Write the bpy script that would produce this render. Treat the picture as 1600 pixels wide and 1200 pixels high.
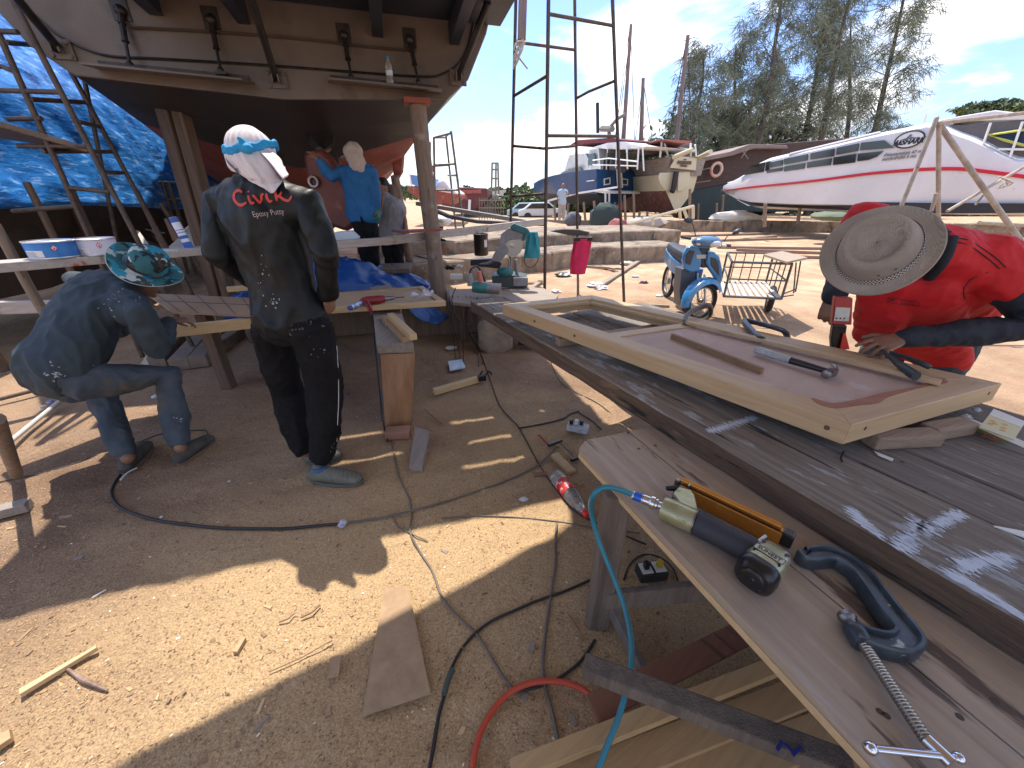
import bpy, bmesh, math, random
from mathutils import Vector, Matrix, noise, Quaternion
from mathutils.bvhtree import BVHTree
from bpy_extras import mesh_utils
R=math.radians
scene=bpy.context.scene
for o in list(bpy.data.objects): bpy.data.objects.remove(o)
COL=scene.collection
# ---------------------------------------------------------------- camera
CAMZ=1.5; PITCH=R(25.8); FPX=601.0
cd=bpy.data.cameras.new('camera'); cam=bpy.data.objects.new('camera',cd); COL.objects.link(cam)
cam.location=(0,0,CAMZ); cam.rotation_euler=(R(90)-PITCH,0,0)
cd.sensor_width=36; cd.lens=36*FPX/1600; cd.clip_start=.05; cd.clip_end=3000
scene.camera=cam
# ---------------------------------------------------------------- light
SUN_EL=R(66); SUN_AZ=R(-20)      # azimuth measured from +Y, negative to the left (-X)
sd=Vector((math.sin(SUN_AZ)*math.cos(SUN_EL),math.cos(SUN_AZ)*math.cos(SUN_EL),math.sin(SUN_EL)))
sl=bpy.data.lights.new('sun','SUN'); sl.energy=3.3; sl.angle=R(0.6); sl.color=(1,.93,.82)
so=bpy.data.objects.new('sun',sl); COL.objects.link(so)
so.rotation_euler=sd.to_track_quat('Z','Y').to_euler()
w=bpy.data.worlds.new('World'); scene.world=w; w.use_nodes=True
nt=w.node_tree; N=nt.nodes; L=nt.links
for n in list(N): N.remove(n)
out=N.new('ShaderNodeOutputWorld'); bg=N.new('ShaderNodeBackground'); bg.inputs[1].default_value=.15
sky=N.new('ShaderNodeTexSky'); sky.sky_type='NISHITA'; sky.sun_disc=False
sky.sun_elevation=SUN_EL; sky.sun_rotation=SUN_AZ; sky.air_density=1.3; sky.dust_density=1.0; sky.ozone_density=1.4
tc=N.new('ShaderNodeTexCoord'); sx=N.new('ShaderNodeSeparateXYZ'); L.new(tc.outputs['Generated'],sx.inputs[0])
# clouds: project the view direction on a flat cloud layer
ad=N.new('ShaderNodeMath'); ad.operation='ADD'; ad.inputs[1].default_value=.16; L.new(sx.outputs[2],ad.inputs[0])
mx=N.new('ShaderNodeMath'); mx.operation='MAXIMUM'; mx.inputs[1].default_value=.05; L.new(ad.outputs[0],mx.inputs[0])
dx=N.new('ShaderNodeMath'); dx.operation='DIVIDE'; L.new(sx.outputs[0],dx.inputs[0]); L.new(mx.outputs[0],dx.inputs[1])
dy=N.new('ShaderNodeMath'); dy.operation='DIVIDE'; L.new(sx.outputs[1],dy.inputs[0]); L.new(mx.outputs[0],dy.inputs[1])
cb=N.new('ShaderNodeCombineXYZ'); L.new(dx.outputs[0],cb.inputs[0]); L.new(dy.outputs[0],cb.inputs[1])
mp=N.new('ShaderNodeMapping'); mp.inputs['Location'].default_value=(3.7,1.6,0); L.new(cb.outputs[0],mp.inputs[0])
n1=N.new('ShaderNodeTexNoise'); n1.inputs['Scale'].default_value=.85; n1.inputs['Detail'].default_value=9; n1.inputs['Roughness'].default_value=.56; n1.inputs['Distortion'].default_value=.35
L.new(mp.outputs[0],n1.inputs['Vector'])
r1=N.new('ShaderNodeValToRGB'); r1.color_ramp.elements[0].position=.475; r1.color_ramp.elements[1].position=.575; L.new(n1.outputs[0],r1.inputs[0])
# more cloud towards the horizon
hz=N.new('ShaderNodeMapRange'); hz.inputs[1].default_value=0; hz.inputs[2].default_value=.5; hz.inputs[3].default_value=.12; hz.inputs[4].default_value=0; L.new(sx.outputs[2],hz.inputs[0])
am=N.new('ShaderNodeMath'); am.operation='ADD'; am.use_clamp=True; L.new(r1.outputs[0],am.inputs[0]); L.new(hz.outputs[0],am.inputs[1])
n2=N.new('ShaderNodeTexNoise'); n2.inputs['Scale'].default_value=1.7; n2.inputs['Detail'].default_value=6; L.new(mp.outputs[0],n2.inputs['Vector'])
r2=N.new('ShaderNodeValToRGB'); r2.color_ramp.elements[0].position=.3; r2.color_ramp.elements[1].position=.7
r2.color_ramp.elements[0].color=(2.6,3.0,3.5,1); r2.color_ramp.elements[1].color=(7.2,7.0,6.7,1); L.new(n2.outputs[0],r2.inputs[0])
tint=N.new('ShaderNodeMix'); tint.data_type='RGBA'; tint.blend_type='MULTIPLY'; tint.inputs[0].default_value=1
L.new(sky.outputs[0],tint.inputs[6]); tint.inputs[7].default_value=(.50,.60,.86,1)
mxc=N.new('ShaderNodeMix'); mxc.data_type='RGBA'
m8=N.new('ShaderNodeMath'); m8.operation='MULTIPLY'; m8.inputs[1].default_value=.93; L.new(am.outputs[0],m8.inputs[0])
L.new(m8.outputs[0],mxc.inputs[0]); L.new(tint.outputs[2],mxc.inputs[6]); L.new(r2.outputs[0],mxc.inputs[7])
L.new(mxc.outputs[2],bg.inputs[0]); L.new(bg.outputs[0],out.inputs[0])
vs=scene.view_settings; vs.view_transform='Standard'; vs.look='None'; vs.gamma=1; vs.use_curve_mapping=False; vs.exposure=1.12
scene.render.engine='CYCLES'; scene.cycles.max_bounces=8; scene.cycles.diffuse_bounces=5; scene.cycles.transparent_max_bounces=12
# ---------------------------------------------------------------- pixel helpers (photo pixels, 1600 x 1200)
cP,sP=math.cos(PITCH),math.sin(PITCH)
def ray(px,py):
    u=(px-800)/FPX; v=(600-py)/FPX
    return Vector((u, v*sP+cP, v*cP-sP))
def PZ(px,py,z=0.0):
    d=ray(px,py); t=(z-CAMZ)/d.z
    return Vector((d.x*t,d.y*t,z))
def PY(px,py,Y):
    d=ray(px,py); t=Y/d.y
    return Vector((d.x*t,Y,CAMZ+d.z*t))
def PX(px,py,X):
    d=ray(px,py); t=X/d.x
    return Vector((X,d.y*t,CAMZ+d.z*t))
def V(*a): return Vector(a)
# ---------------------------------------------------------------- materials
def _n(nt,t,**k):
    n=nt.nodes.new(t)
    for a,b in k.items():
        if a in n.inputs.keys(): n.inputs[a].default_value=b
        else: setattr(n,a,b)
    return n
MATS={}
def mat(name,col,col2=None,scale=6,stretch=(1,1,1),rot=0,rough=.6,metal=0,bump=0,bscale=60,det=6,spots=(),ramp=(.35,.65),alpha=1,trans=0,spec=.5,bstretch=None,coat=0,rotv=None,dist=.3):
    """procedural material; spots = list of (color, scale, threshold, softness)"""
    if name in MATS: return MATS[name]
    m=bpy.data.materials.new(name); m.use_nodes=True; MATS[name]=m
    nt=m.node_tree; b=nt.nodes['Principled BSDF']
    b.inputs['Roughness'].default_value=rough; b.inputs['Metallic'].default_value=metal
    b.inputs['Specular IOR Level'].default_value=spec
    if coat: b.inputs['Coat Weight'].default_value=coat; b.inputs['Coat Roughness'].default_value=.15
    if alpha<1: b.inputs['Alpha'].default_value=alpha
    if trans: b.inputs['Transmission Weight'].default_value=trans
    tc=_n(nt,'ShaderNodeTexCoord'); mp=_n(nt,'ShaderNodeMapping')
    mp.inputs['Scale'].default_value=stretch; mp.inputs['Rotation'].default_value=rotv if rotv else (0,0,rot)
    mp.vector_type='TEXTURE' if False else 'POINT'
    # rotate first then scale: use two mappings
    mr=_n(nt,'ShaderNodeMapping'); mr.inputs['Rotation'].default_value=rotv if rotv else (0,0,rot); mp.inputs['Rotation'].default_value=(0,0,0)
    nt.links.new(tc.outputs['Object'],mr.inputs[0]); nt.links.new(mr.outputs[0],mp.inputs[0])
    vec=mp.outputs[0]
    c=None
    if col2 is not None:
        n=_n(nt,'ShaderNodeTexNoise',Scale=scale,Detail=det,Roughness=.62,Distortion=dist); nt.links.new(vec,n.inputs['Vector'])
        r=_n(nt,'ShaderNodeValToRGB'); e=r.color_ramp.elements
        e[0].position,e[1].position=ramp; e[0].color=(*col,1); e[1].color=(*col2,1)
        nt.links.new(n.outputs[0],r.inputs[0]); c=r.outputs[0]
    k=0
    for sp in spots:
        k+=1
        sc,ss,th,so_=sp[:4]; n=_n(nt,'ShaderNodeTexNoise',Scale=ss,Detail=5,Roughness=.6)
        st=sp[4] if len(sp)>4 else None
        mo=_n(nt,'ShaderNodeMapping'); mo.inputs['Location'].default_value=(k*13.1,k*7.7,k*3.3)
        if st: mo.inputs['Scale'].default_value=st; nt.links.new(mr.outputs[0],mo.inputs[0])
        else: nt.links.new(tc.outputs['Object'],mo.inputs[0])
        nt.links.new(mo.outputs[0],n.inputs['Vector'])
        r=_n(nt,'ShaderNodeMapRange'); r.inputs[1].default_value=th; r.inputs[2].default_value=th+so_; nt.links.new(n.outputs[0],r.inputs[0])
        x=_n(nt,'ShaderNodeMix',data_type='RGBA'); nt.links.new(r.outputs[0],x.inputs[0])
        if c is not None: nt.links.new(c,x.inputs[6])
        else: x.inputs[6].default_value=(*col,1)
        x.inputs[7].default_value=(*sc,1); c=x.outputs[2]
    if c is not None: nt.links.new(c,b.inputs['Base Color'])
    else: b.inputs['Base Color'].default_value=(*col,1)
    if bump:
        n=_n(nt,'ShaderNodeTexNoise',Scale=bscale,Detail=5,Roughness=.65)
        if bstretch:
            m2=_n(nt,'ShaderNodeMapping'); m2.inputs['Scale'].default_value=bstretch; nt.links.new(mr.outputs[0],m2.inputs[0]); nt.links.new(m2.outputs[0],n.inputs['Vector'])
        else: nt.links.new(vec,n.inputs['Vector'])
        bp=_n(nt,'ShaderNodeBump',Strength=min(bump,1.0),Distance=.01*max(1,bump)); nt.links.new(n.outputs[0],bp.inputs['Height']); nt.links.new(bp.outputs[0],b.inputs['Normal'])
    return m
def wood(name,col,col2,ang=0,rough=.65,spots=(),scale=5,bump=.35,axis='x',tilt=0,ramp=(.3,.7)):
    """grain along the direction 'ang' (radians from +X in plan); axis 'z' for upright pieces"""
    st=(.5,9,9) if axis=='x' else (9,9,.5)
    rv=(0,0,-ang)
    return mat(name,col,col2,scale=scale,stretch=st,rotv=rv,rough=rough,bump=bump,bscale=14,bstretch=((1,14,14) if axis=='x' else (14,14,1)),spots=spots,ramp=ramp,dist=.6)
# ---------------------------------------------------------------- mesh builder
class MB:
    def __init__(s): s.v=[]; s.f=[]; s.m=[]; s.mi=0
    def add(s,vs,fs):
        b=len(s.v); s.v+= [Vector(x) for x in vs]
        for f in fs: s.f.append([b+i for i in f]); s.m.append(s.mi)
        return b
    def box(s,c,size,rot=None,bev=0):
        hx,hy,hz=[a/2 for a in size]
        pts=[V(x,y,z) for z in(-hz,hz) for y in(-hy,hy) for x in(-hx,hx)]
        M=rot if rot is not None else Matrix.Identity(3)
        if isinstance(rot,(int,float)): M=Matrix.Rotation(rot,3,'Z')
        s.add([M@p+Vector(c) for p in pts],[(0,2,3,1),(4,5,7,6),(0,1,5,4),(2,6,7,3),(0,4,6,2),(1,3,7,5)]); return s
    def bar(s,a,b,w,h,up=(0,0,1),w2=None,h2=None):
        a=Vector(a);b=Vector(b);d=(b-a)
        if d.length<1e-6: return s
        d=d.normalized(); up=Vector(up)
        if abs(d.dot(up))>.99: up=V(0,1,0) if abs(d.y)<.9 else V(1,0,0)
        r=d.cross(up).normalized(); u=r.cross(d)
        w2=w if w2 is None else w2; h2=h if h2 is None else h2
        pts=[a-r*w/2-u*h/2,a+r*w/2-u*h/2,a+r*w/2+u*h/2,a-r*w/2+u*h/2,b-r*w2/2-u*h2/2,b+r*w2/2-u*h2/2,b+r*w2/2+u*h2/2,b-r*w2/2+u*h2/2]
        s.add(pts,[(0,1,2,3),(7,6,5,4),(0,4,5,1),(1,5,6,2),(2,6,7,3),(3,7,4,0)]); return s
    def rings(s,rs,cap=True,closed=False):
        n=len(rs[0]); b=len(s.v)
        for r in rs: s.v+= [Vector(x) for x in r]
        k=len(rs)
        for i in range(k if closed else k-1):
            i2=(i+1)%k
            for j in range(n):
                j2=(j+1)%n
                s.f.append([b+i*n+j,b+i*n+j2,b+i2*n+j2,b+i2*n+j]); s.m.append(s.mi)
        if cap and not closed:
            s.f.append([b+j for j in range(n)][::-1]); s.m.append(s.mi)
            s.f.append([b+(k-1)*n+j for j in range(n)]); s.m.append(s.mi)
        return s
    def tube(s,pts,r,n=8,cap=True,up=(0,0,1),flat=1.0,smoothpath=0,closed=False):
        pts=[Vector(p) for p in pts]
        if smoothpath: 
            if isinstance(r,(list,tuple)):
                r=list(r); rr=[]
                for i in range(len(pts)-1):
                    for q in range(smoothpath): rr.append(r[i]+(r[i+1]-r[i])*q/smoothpath)
                rr.append(r[-1]); r=rr
            pts=spline(pts,smoothpath,closed)
        k=len(pts); rs=[]
        t0=(pts[1]-pts[0]).normalized(); up=Vector(up)
        if abs(t0.dot(up))>.95: up=V(1,0,0)
        rt=t0.cross(up).normalized()
        for i,p in enumerate(pts):
            if closed: t=(pts[(i+1)%k]-pts[i-1])
            else: t=pts[min(i+1,k-1)]-pts[max(i-1,0)]
            if t.length<1e-9: t=t0
            t=t.normalized(); rt=(rt-t*rt.dot(t))
            rt=rt.normalized() if rt.length>1e-6 else t.orthogonal().normalized()
            u=rt.cross(t)
            rr=r[i] if isinstance(r,(list,tuple)) else r
            rs.append([p+rt*math.cos(2*math.pi*j/n)*rr+u*math.sin(2*math.pi*j/n)*rr*flat for j in range(n)])
        s.rings(rs,cap,closed); return s
    def lathe(s,prof,origin=(0,0,0),axis=(0,0,1),n=24,cap=True,ph=0):
        ax=Vector(axis).normalized(); q=V(0,0,1).rotation_difference(ax); o=Vector(origin)
        rs=[[q@V(r*math.cos(2*math.pi*j/n+ph),r*math.sin(2*math.pi*j/n+ph),z)+o for j in range(n)] for r,z in prof]
        s.rings(rs,cap); return s
    def ell(s,c,rad,rot=None,n=16,m=10):
        c=Vector(c); M=rot if rot is not None else Matrix.Identity(3)
        if isinstance(rad,(int,float)): rad=(rad,)*3
        rs=[]
        for i in range(1,m):
            a=math.pi*i/m
            rs.append([M@V(rad[0]*math.sin(a)*math.cos(2*math.pi*j/n),rad[1]*math.sin(a)*math.sin(2*math.pi*j/n),-rad[2]*math.cos(a))+c for j in range(n)])
        b=len(s.v); s.rings(rs,False)
        s.v.append(M@V(0,0,-rad[2])+c); s.v.append(M@V(0,0,rad[2])+c); e=len(s.v)
        for j in range(n):
            s.f.append([e-2,b+(j+1)%n,b+j]); s.m.append(s.mi)
            q=b+(m-2)*n; s.f.append([e-1,q+j,q+(j+1)%n]); s.m.append(s.mi)
        return s
    def prism(s,poly,z0,z1,M=None):
        """poly: list of (x,y); extruded z0..z1, M optional 4x4"""
        n=len(poly); M=M or Matrix.Identity(4)
        vs=[M@V(x,y,z0) for x,y in poly]+[M@V(x,y,z1) for x,y in poly]
        s.add(vs,[list(range(n))[::-1],list(range(n,2*n))]+[(j,(j+1)%n,n+(j+1)%n,n+j) for j in range(n)]); return s
    def slab(s,pts,off):
        """polygon of 3D points given thickness vector off (added)"""
        n=len(pts); off=Vector(off); vs=[Vector(p) for p in pts]+[Vector(p)+off for p in pts]
        s.add(vs,[list(range(n))[::-1],list(range(n,2*n))]+[(j,(j+1)%n,n+(j+1)%n,n+j) for j in range(n)]); return s
    def grid(s,fn,nu,nv,th=0):
        b=len(s.v); P=[[Vector(fn(i/nu,j/nv)) for j in range(nv+1)] for i in range(nu+1)]
        for r_ in P: s.v+=r_
        for i in range(nu):
            for j in range(nv):
                q=b+i*(nv+1)+j; s.f.append([q,q+nv+1,q+nv+2,q+1]); s.m.append(s.mi)
        return s
    def build(s,name,mats,parent=None,smooth=None,bevel=0,solid=0,sub=0,loc=None):
        if not isinstance(mats,(list,tuple)): mats=[mats]
        me=bpy.data.meshes.new(name); me.from_pydata([tuple(v) for v in s.v],[],s.f); 
        for m in mats: me.materials.append(m)
        for p,mi in zip(me.polygons,s.m): p.material_index=min(mi,len(mats)-1)
        bm=bmesh.new(); bm.from_mesh(me); bmesh.ops.recalc_face_normals(bm,faces=bm.faces); bm.to_mesh(me); bm.free()
        o=bpy.data.objects.new(name,me); COL.objects.link(o)
        if smooth is not None:
            for p in me.polygons: p.use_smooth=True
            me.set_sharp_from_angle(angle=R(smooth))
        if solid:
            m_=o.modifiers.new('s','SOLIDIFY'); m_.thickness=solid; m_.offset=0
        if bevel:
            m_=o.modifiers.new('b','BEVEL'); m_.width=bevel; m_.segments=2; m_.limit_method='ANGLE'; m_.angle_limit=R(40)
        if sub:
            m_=o.modifiers.new('u','SUBSURF'); m_.levels=sub; m_.render_levels=sub
        if parent: setp(o,parent)
        if loc is not None: recenter(o,loc)
        return o
def recenter(o,loc):
    loc=Vector(loc); o.data.transform(Matrix.Translation(-loc)); o.location=loc
def setp(o,p):
    o.parent=p
    if p.type=='EMPTY' and p.get('wb'): o.matrix_parent_inverse=Matrix.Translation(-p.location)
def spline(pts,k,closed=False):
    out=[]; n=len(pts)
    for i in range(n if closed else n-1):
        if closed: a,b,c,d=pts[i-1],pts[i],pts[(i+1)%n],pts[(i+2)%n]
        else: a=pts[max(i-1,0)];b=pts[i];c=pts[i+1];d=pts[min(i+2,n-1)]
        for q in range(k):
            t=q/k; out.append(.5*((2*b)+(c-a)*t+(2*a-5*b+4*c-d)*t*t+(-a+3*b-3*c+d)*t**3))
    if not closed: out.append(pts[-1])
    return out
def tag(o,label=None,cat=None,group=None,kind=None):
    if label: o['label']=label
    if cat: o['category']=cat
    if group: o['group']=group
    if kind: o['kind']=kind
    return o
def thing(name,label,cat,loc=(0,0,0),group=None,world=True):
    o=bpy.data.objects.new(name,None); COL.objects.link(o); o.location=loc; o.empty_display_size=.1
    if world: o['wb']=1
    return tag(o,label,cat,group)
def place(o,loc,rz=0): o.location=loc; o.rotation_euler=(0,0,rz)
def ctree(o,parent=None):
    c=o.copy(); COL.objects.link(c)
    if parent: c.parent=parent
    for ch in [x for x in bpy.data.objects if x.parent==o and x!=c]: ctree(ch,c)
    return c
def frame(o,x,z,keepz=False):
    """4x4 with x axis and approx z axis"""
    if keepz:
        z=Vector(z).normalized(); x=Vector(x); x=(x-z*x.dot(z)).normalized()
    x=Vector(x).normalized(); z=Vector(z); z=(z-x*z.dot(x)).normalized(); y=z.cross(x)
    M=Matrix((x,y,z)).transposed().to_4x4(); M.translation=Vector(o); return M
TS=bpy.data.scenes.new('scratch')
def evalmesh(o):
    # evaluate in an otherwise empty scratch scene, so that only this object is computed
    for c in list(o.users_collection): c.objects.unlink(o)
    TS.collection.objects.link(o); TS.view_layers[0].update(); dg=TS.view_layers[0].depsgraph; dg.update(); e=o.evaluated_get(dg)
    return bpy.data.meshes.new_from_object(e,preserve_all_data_layers=True,depsgraph=dg)
# organic surfaces: overlapping tapered blobs fused by voxel remesh, then smoothed and wrinkled
def chain(mb,pts,n=14):
    """pts: (point, radius) or (point,(ra,rb),sidevector); tapered capsule chain with rounded ends"""
    P=[Vector(p[0]) for p in pts]; k=len(P); rs=[]
    last=None
    for i,p in enumerate(pts):
        t=(P[min(i+1,k-1)]-P[max(i-1,0)]).normalized()
        ra,rb=(p[1],p[1]) if isinstance(p[1],(int,float)) else p[1]
        if len(p)>2: side=Vector(p[2])
        elif last is not None: side=last
        else: side=t.orthogonal()
        side=(side-t*side.dot(t)); side=side.normalized() if side.length>1e-5 else t.orthogonal().normalized()
        last=side; u=side.cross(t)
        def ring(c,f): return [c+side*math.cos(2*math.pi*j/n)*ra*f+u*math.sin(2*math.pi*j/n)*rb*f for j in range(n)]
        rm=min(ra,rb)
        if i==0:
            for a in(80,55,28): rs.append(ring(P[i]-t*rm*math.sin(R(a)),math.cos(R(a))))
        rs.append(ring(P[i],1))
        if i==k-1:
            for a in(28,55,80): rs.append(ring(P[i]+t*rm*math.sin(R(a)),math.cos(R(a))))
    mb.rings(rs,True)
def organic(name,mb,m,parent=None,voxel=.012,smooth=4,folds=None,foldfn=None,keep=None):
    me=bpy.data.meshes.new(name); me.from_pydata([tuple(v) for v in mb.v],[],mb.f)
    bm=bmesh.new(); bm.from_mesh(me); bmesh.ops.recalc_face_normals(bm,faces=bm.faces); bm.to_mesh(me); bm.free()
    t=bpy.data.objects.new('tmp',me); COL.objects.link(t)
    r=t.modifiers.new('r','REMESH'); r.mode='VOXEL'; r.voxel_size=voxel
    if smooth: q=t.modifiers.new('s','SMOOTH'); q.factor=.5; q.iterations=smooth
    me2=evalmesh(t); bpy.data.objects.remove(t)
    me2.name=name
    if folds or foldfn:
        nv=len(me2.vertices); fl=[0.0]*(nv*3); me2.vertices.foreach_get('co',fl); nl=[0.0]*(nv*3); me2.vertices.foreach_get('normal',nl)
        for i in range(nv):
            p=V(*fl[3*i:3*i+3]); nn=V(*nl[3*i:3*i+3]); k=0
            for fo in (folds or ()):
                amp,sc,st=fo[:3]; q=V(p.x*sc*st[0],p.y*sc*st[1],p.z*sc*st[2])
                if len(fo)>3: k+=amp*((1-min(1,2.2*abs(noise.noise(q+V(4,7,1)))))**2-.25)
                else: k+=amp*noise.fractal(q,.9,2.1,3)
            p=p+nn*k
            if foldfn: p=foldfn(p,nn)
            fl[3*i:3*i+3]=p
        me2.vertices.foreach_set('co',fl); me2.update()
    if keep:
        bm=bmesh.new(); bm.from_mesh(me2); bmesh.ops.delete(bm,geom=[v for v in bm.verts if not keep(v.co)],context='VERTS'); bm.to_mesh(me2); bm.free()
    me2.materials.clear()
    for x in (m if isinstance(m,(list,tuple)) else [m]): me2.materials.append(x)
    for p in me2.polygons: p.use_smooth=True; p.material_index=0
    o=bpy.data.objects.new(name,me2); COL.objects.link(o)
    if parent: setp(o,parent)
    return o
def bvh(o):
    return BVHTree.FromPolygons([v.co.copy() for v in o.data.vertices],[tuple(p.vertices) for p in o.data.polygons])
def textmesh(s,size,ext=0,shear=0,sub=0,space=1.0,bold=0):
    c=bpy.data.curves.new('t','FONT'); c.body=s; c.size=size; c.extrude=ext; c.shear=shear; c.align_x='CENTER'; c.align_y='CENTER'; c.space_character=space; c.resolution_u=3; c.offset=bold
    o=bpy.data.objects.new('t',c); COL.objects.link(o); me=evalmesh(o); bpy.data.objects.remove(o)
    if sub:
        bm=bmesh.new(); bm.from_mesh(me)
        xs=[v.co.x for v in bm.verts]; ys=[v.co.y for v in bm.verts]
        for ax,lo,hi in((0,min(xs),max(xs)),(1,min(ys),max(ys))):
            x=lo+sub
            while x<hi:
                co=[0,0,0]; no=[0,0,0]; co[ax]=x; no[ax]=1
                bmesh.ops.bisect_plane(bm,geom=bm.verts[:]+bm.edges[:]+bm.faces[:],plane_co=co,plane_no=no); x+=sub
        bm.to_mesh(me); bm.free()
    return me
def textobj(name,s,size,M,m,parent,ext=.001,shear=0,space=1.0,bold=0,sx=1):
    me=textmesh(s,size,ext,shear,0,space,bold); me.transform(M@Matrix.Diagonal((sx,1,1,1))); me.materials.clear(); me.materials.append(m)
    o=bpy.data.objects.new(name,me); COL.objects.link(o); me.name=name
    if parent: setp(o,parent)
    return o
def project(me,M,direction,tree,off,name,m,parent):
    """drop a flat mesh (placed by M) along direction onto a surface"""
    me.transform(M); d=Vector(direction).normalized(); bad=[]
    for v in me.vertices:
        h=tree.ray_cast(v.co-d*.6,d)
        if h[0] is None: bad.append(v.index); continue
        v.co=h[0]-d*off
    if bad:
        bm=bmesh.new(); bm.from_mesh(me); bm.verts.ensure_lookup_table(); bmesh.ops.delete(bm,geom=[bm.verts[i] for i in bad],context='VERTS'); bm.to_mesh(me); bm.free()
    me.materials.clear(); me.materials.append(m); me.name=name
    o=bpy.data.objects.new(name,me); COL.objects.link(o)
    if parent: setp(o,parent)
    return o
random.seed(7)
U=random.uniform
# ================================================================ GROUND
def ground_mat():
    m=mat('ground_dirt',(.38,.265,.175),(.19,.125,.085),scale=.9,rough=.95,spec=.1,ramp=(.36,.66))
    nt=m.node_tree; b=nt.nodes['Principled BSDF']; tc=_n(nt,'ShaderNodeTexCoord')
    base=b.inputs['Base Color'].links[0].from_socket
    # fine sawdust grains
    n=_n(nt,'ShaderNodeTexNoise',Scale=150,Detail=4,Roughness=.7); nt.links.new(tc.outputs['Object'],n.inputs['Vector'])
    r=_n(nt,'ShaderNodeValToRGB'); r.color_ramp.elements[0].position=.34; r.color_ramp.elements[1].position=.68
    r.color_ramp.elements[0].color=(.55,.51,.48,1); r.color_ramp.elements[1].color=(1.6,1.55,1.48,1); nt.links.new(n.outputs[0],r.inputs[0])
    x=_n(nt,'ShaderNodeMix',data_type='RGBA',blend_type='MULTIPLY'); x.inputs[0].default_value=.9; nt.links.new(base,x.inputs[6]); nt.links.new(r.outputs[0],x.inputs[7])
    # yellow sawdust drifts near the saw benches
    mp=_n(nt,'ShaderNodeMapping'); mp.inputs['Rotation'].default_value=(0,0,R(-25)); mp.inputs['Scale'].default_value=(.7,1.5,1); nt.links.new(tc.outputs['Object'],mp.inputs[0])
    n3=_n(nt,'ShaderNodeTexNoise',Scale=.8,Detail=6,Roughness=.6); nt.links.new(mp.outputs[0],n3.inputs['Vector'])
    # distance from the work area
    vm=_n(nt,'ShaderNodeVectorMath',operation='DISTANCE'); nt.links.new(tc.outputs['Object'],vm.inputs[0]); vm.inputs[1].default_value=(-.3,.9,0)
    mr=_n(nt,'ShaderNodeMapRange'); mr.inputs[1].default_value=.5; mr.inputs[2].default_value=2.6; mr.inputs[3].default_value=.42; mr.inputs[4].default_value=-.25; nt.links.new(vm.outputs['Value'],mr.inputs[0])
    a=_n(nt,'ShaderNodeMath',operation='ADD'); nt.links.new(n3.outputs[0],a.inputs[0]); nt.links.new(mr.outputs[0],a.inputs[1])
    r3=_n(nt,'ShaderNodeMapRange'); r3.inputs[1].default_value=.42; r3.inputs[2].default_value=.8; nt.links.new(a.outputs[0],r3.inputs[0])
    y=_n(nt,'ShaderNodeMix',data_type='RGBA'); nt.links.new(r3.outputs[0],y.inputs[0]); nt.links.new(x.outputs[2],y.inputs[6])
    r4=_n(nt,'ShaderNodeValToRGB'); r4.color_ramp.elements[0].position=.3; r4.color_ramp.elements[1].position=.7
    r4.color_ramp.elements[0].color=(.29,.19,.11,1); r4.color_ramp.elements[1].color=(.68,.48,.27,1); nt.links.new(n.outputs[0],r4.inputs[0]); nt.links.new(r4.outputs[0],y.inputs[7])
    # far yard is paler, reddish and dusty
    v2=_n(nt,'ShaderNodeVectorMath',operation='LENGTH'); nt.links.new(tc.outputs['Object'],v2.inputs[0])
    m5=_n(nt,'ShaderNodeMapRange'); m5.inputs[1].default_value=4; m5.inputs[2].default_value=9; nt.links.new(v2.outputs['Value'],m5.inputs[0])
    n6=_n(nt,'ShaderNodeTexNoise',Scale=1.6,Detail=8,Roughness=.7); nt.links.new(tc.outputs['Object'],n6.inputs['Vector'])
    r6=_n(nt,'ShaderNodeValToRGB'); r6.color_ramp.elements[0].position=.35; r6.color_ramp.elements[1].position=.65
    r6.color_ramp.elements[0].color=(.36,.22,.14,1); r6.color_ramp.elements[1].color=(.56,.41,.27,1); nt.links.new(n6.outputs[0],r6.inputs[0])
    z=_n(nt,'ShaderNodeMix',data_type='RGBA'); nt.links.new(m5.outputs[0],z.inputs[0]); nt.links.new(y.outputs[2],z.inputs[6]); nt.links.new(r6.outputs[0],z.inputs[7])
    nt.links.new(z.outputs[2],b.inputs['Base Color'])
    # bump: grains + trodden lumps
    n7=_n(nt,'ShaderNodeTexNoise',Scale=9,Detail=7,Roughness=.7); nt.links.new(tc.outputs['Object'],n7.inputs['Vector'])
    b1=_n(nt,'ShaderNodeBump',Strength=.8,Distance=.045); nt.links.new(n7.outputs[0],b1.inputs['Height'])
    b2=_n(nt,'ShaderNodeBump',Strength=.8,Distance=.005); nt.links.new(n.outputs[0],b2.inputs['Height']); nt.links.new(b1.outputs[0],b2.inputs['Normal'])
    nt.links.new(b2.outputs[0],b.inputs['Normal'])
    return m
GM=ground_mat()
FOOT=[(random.uniform(-2.9,1.3),random.uniform(.4,3.8),random.uniform(0,3.14)) for _ in range(95)]
def gh(x,y):
    dn=0
    if -3.2<x<1.6 and .2<y<4.1:
        for fx,fy,fa in FOOT:
            ax=x-fx; ay=y-fy
            if ax*ax+ay*ay<.035:
                l=ax*math.cos(fa)+ay*math.sin(fa); q=-ax*math.sin(fa)+ay*math.cos(fa); e=(l/.14)**2+(q/.055)**2
                dn+=-.013*math.exp(-e*1.3)+.006*math.exp(-((e-1.6)**2)*2)
    return dn+gh0(x,y)
def gh0(x,y):
    d=math.hypot(x,y-2); k=max(0,min(1,(14-d)/6))
    return -.004+k*(.018*noise.noise(V(x*1.3,y*1.3,3))+.007*noise.noise(V(x*5,y*5,7)))
mb=MB()
xs=[-1500,-600,-250,-100,-50,-25,-14]+[-9+i*.15 for i in range(40)]+[-3+i*.045 for i in range(134)]+[3.04+i*.15 for i in range(41)]+[14,25,50,100,250,600,1500]
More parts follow.
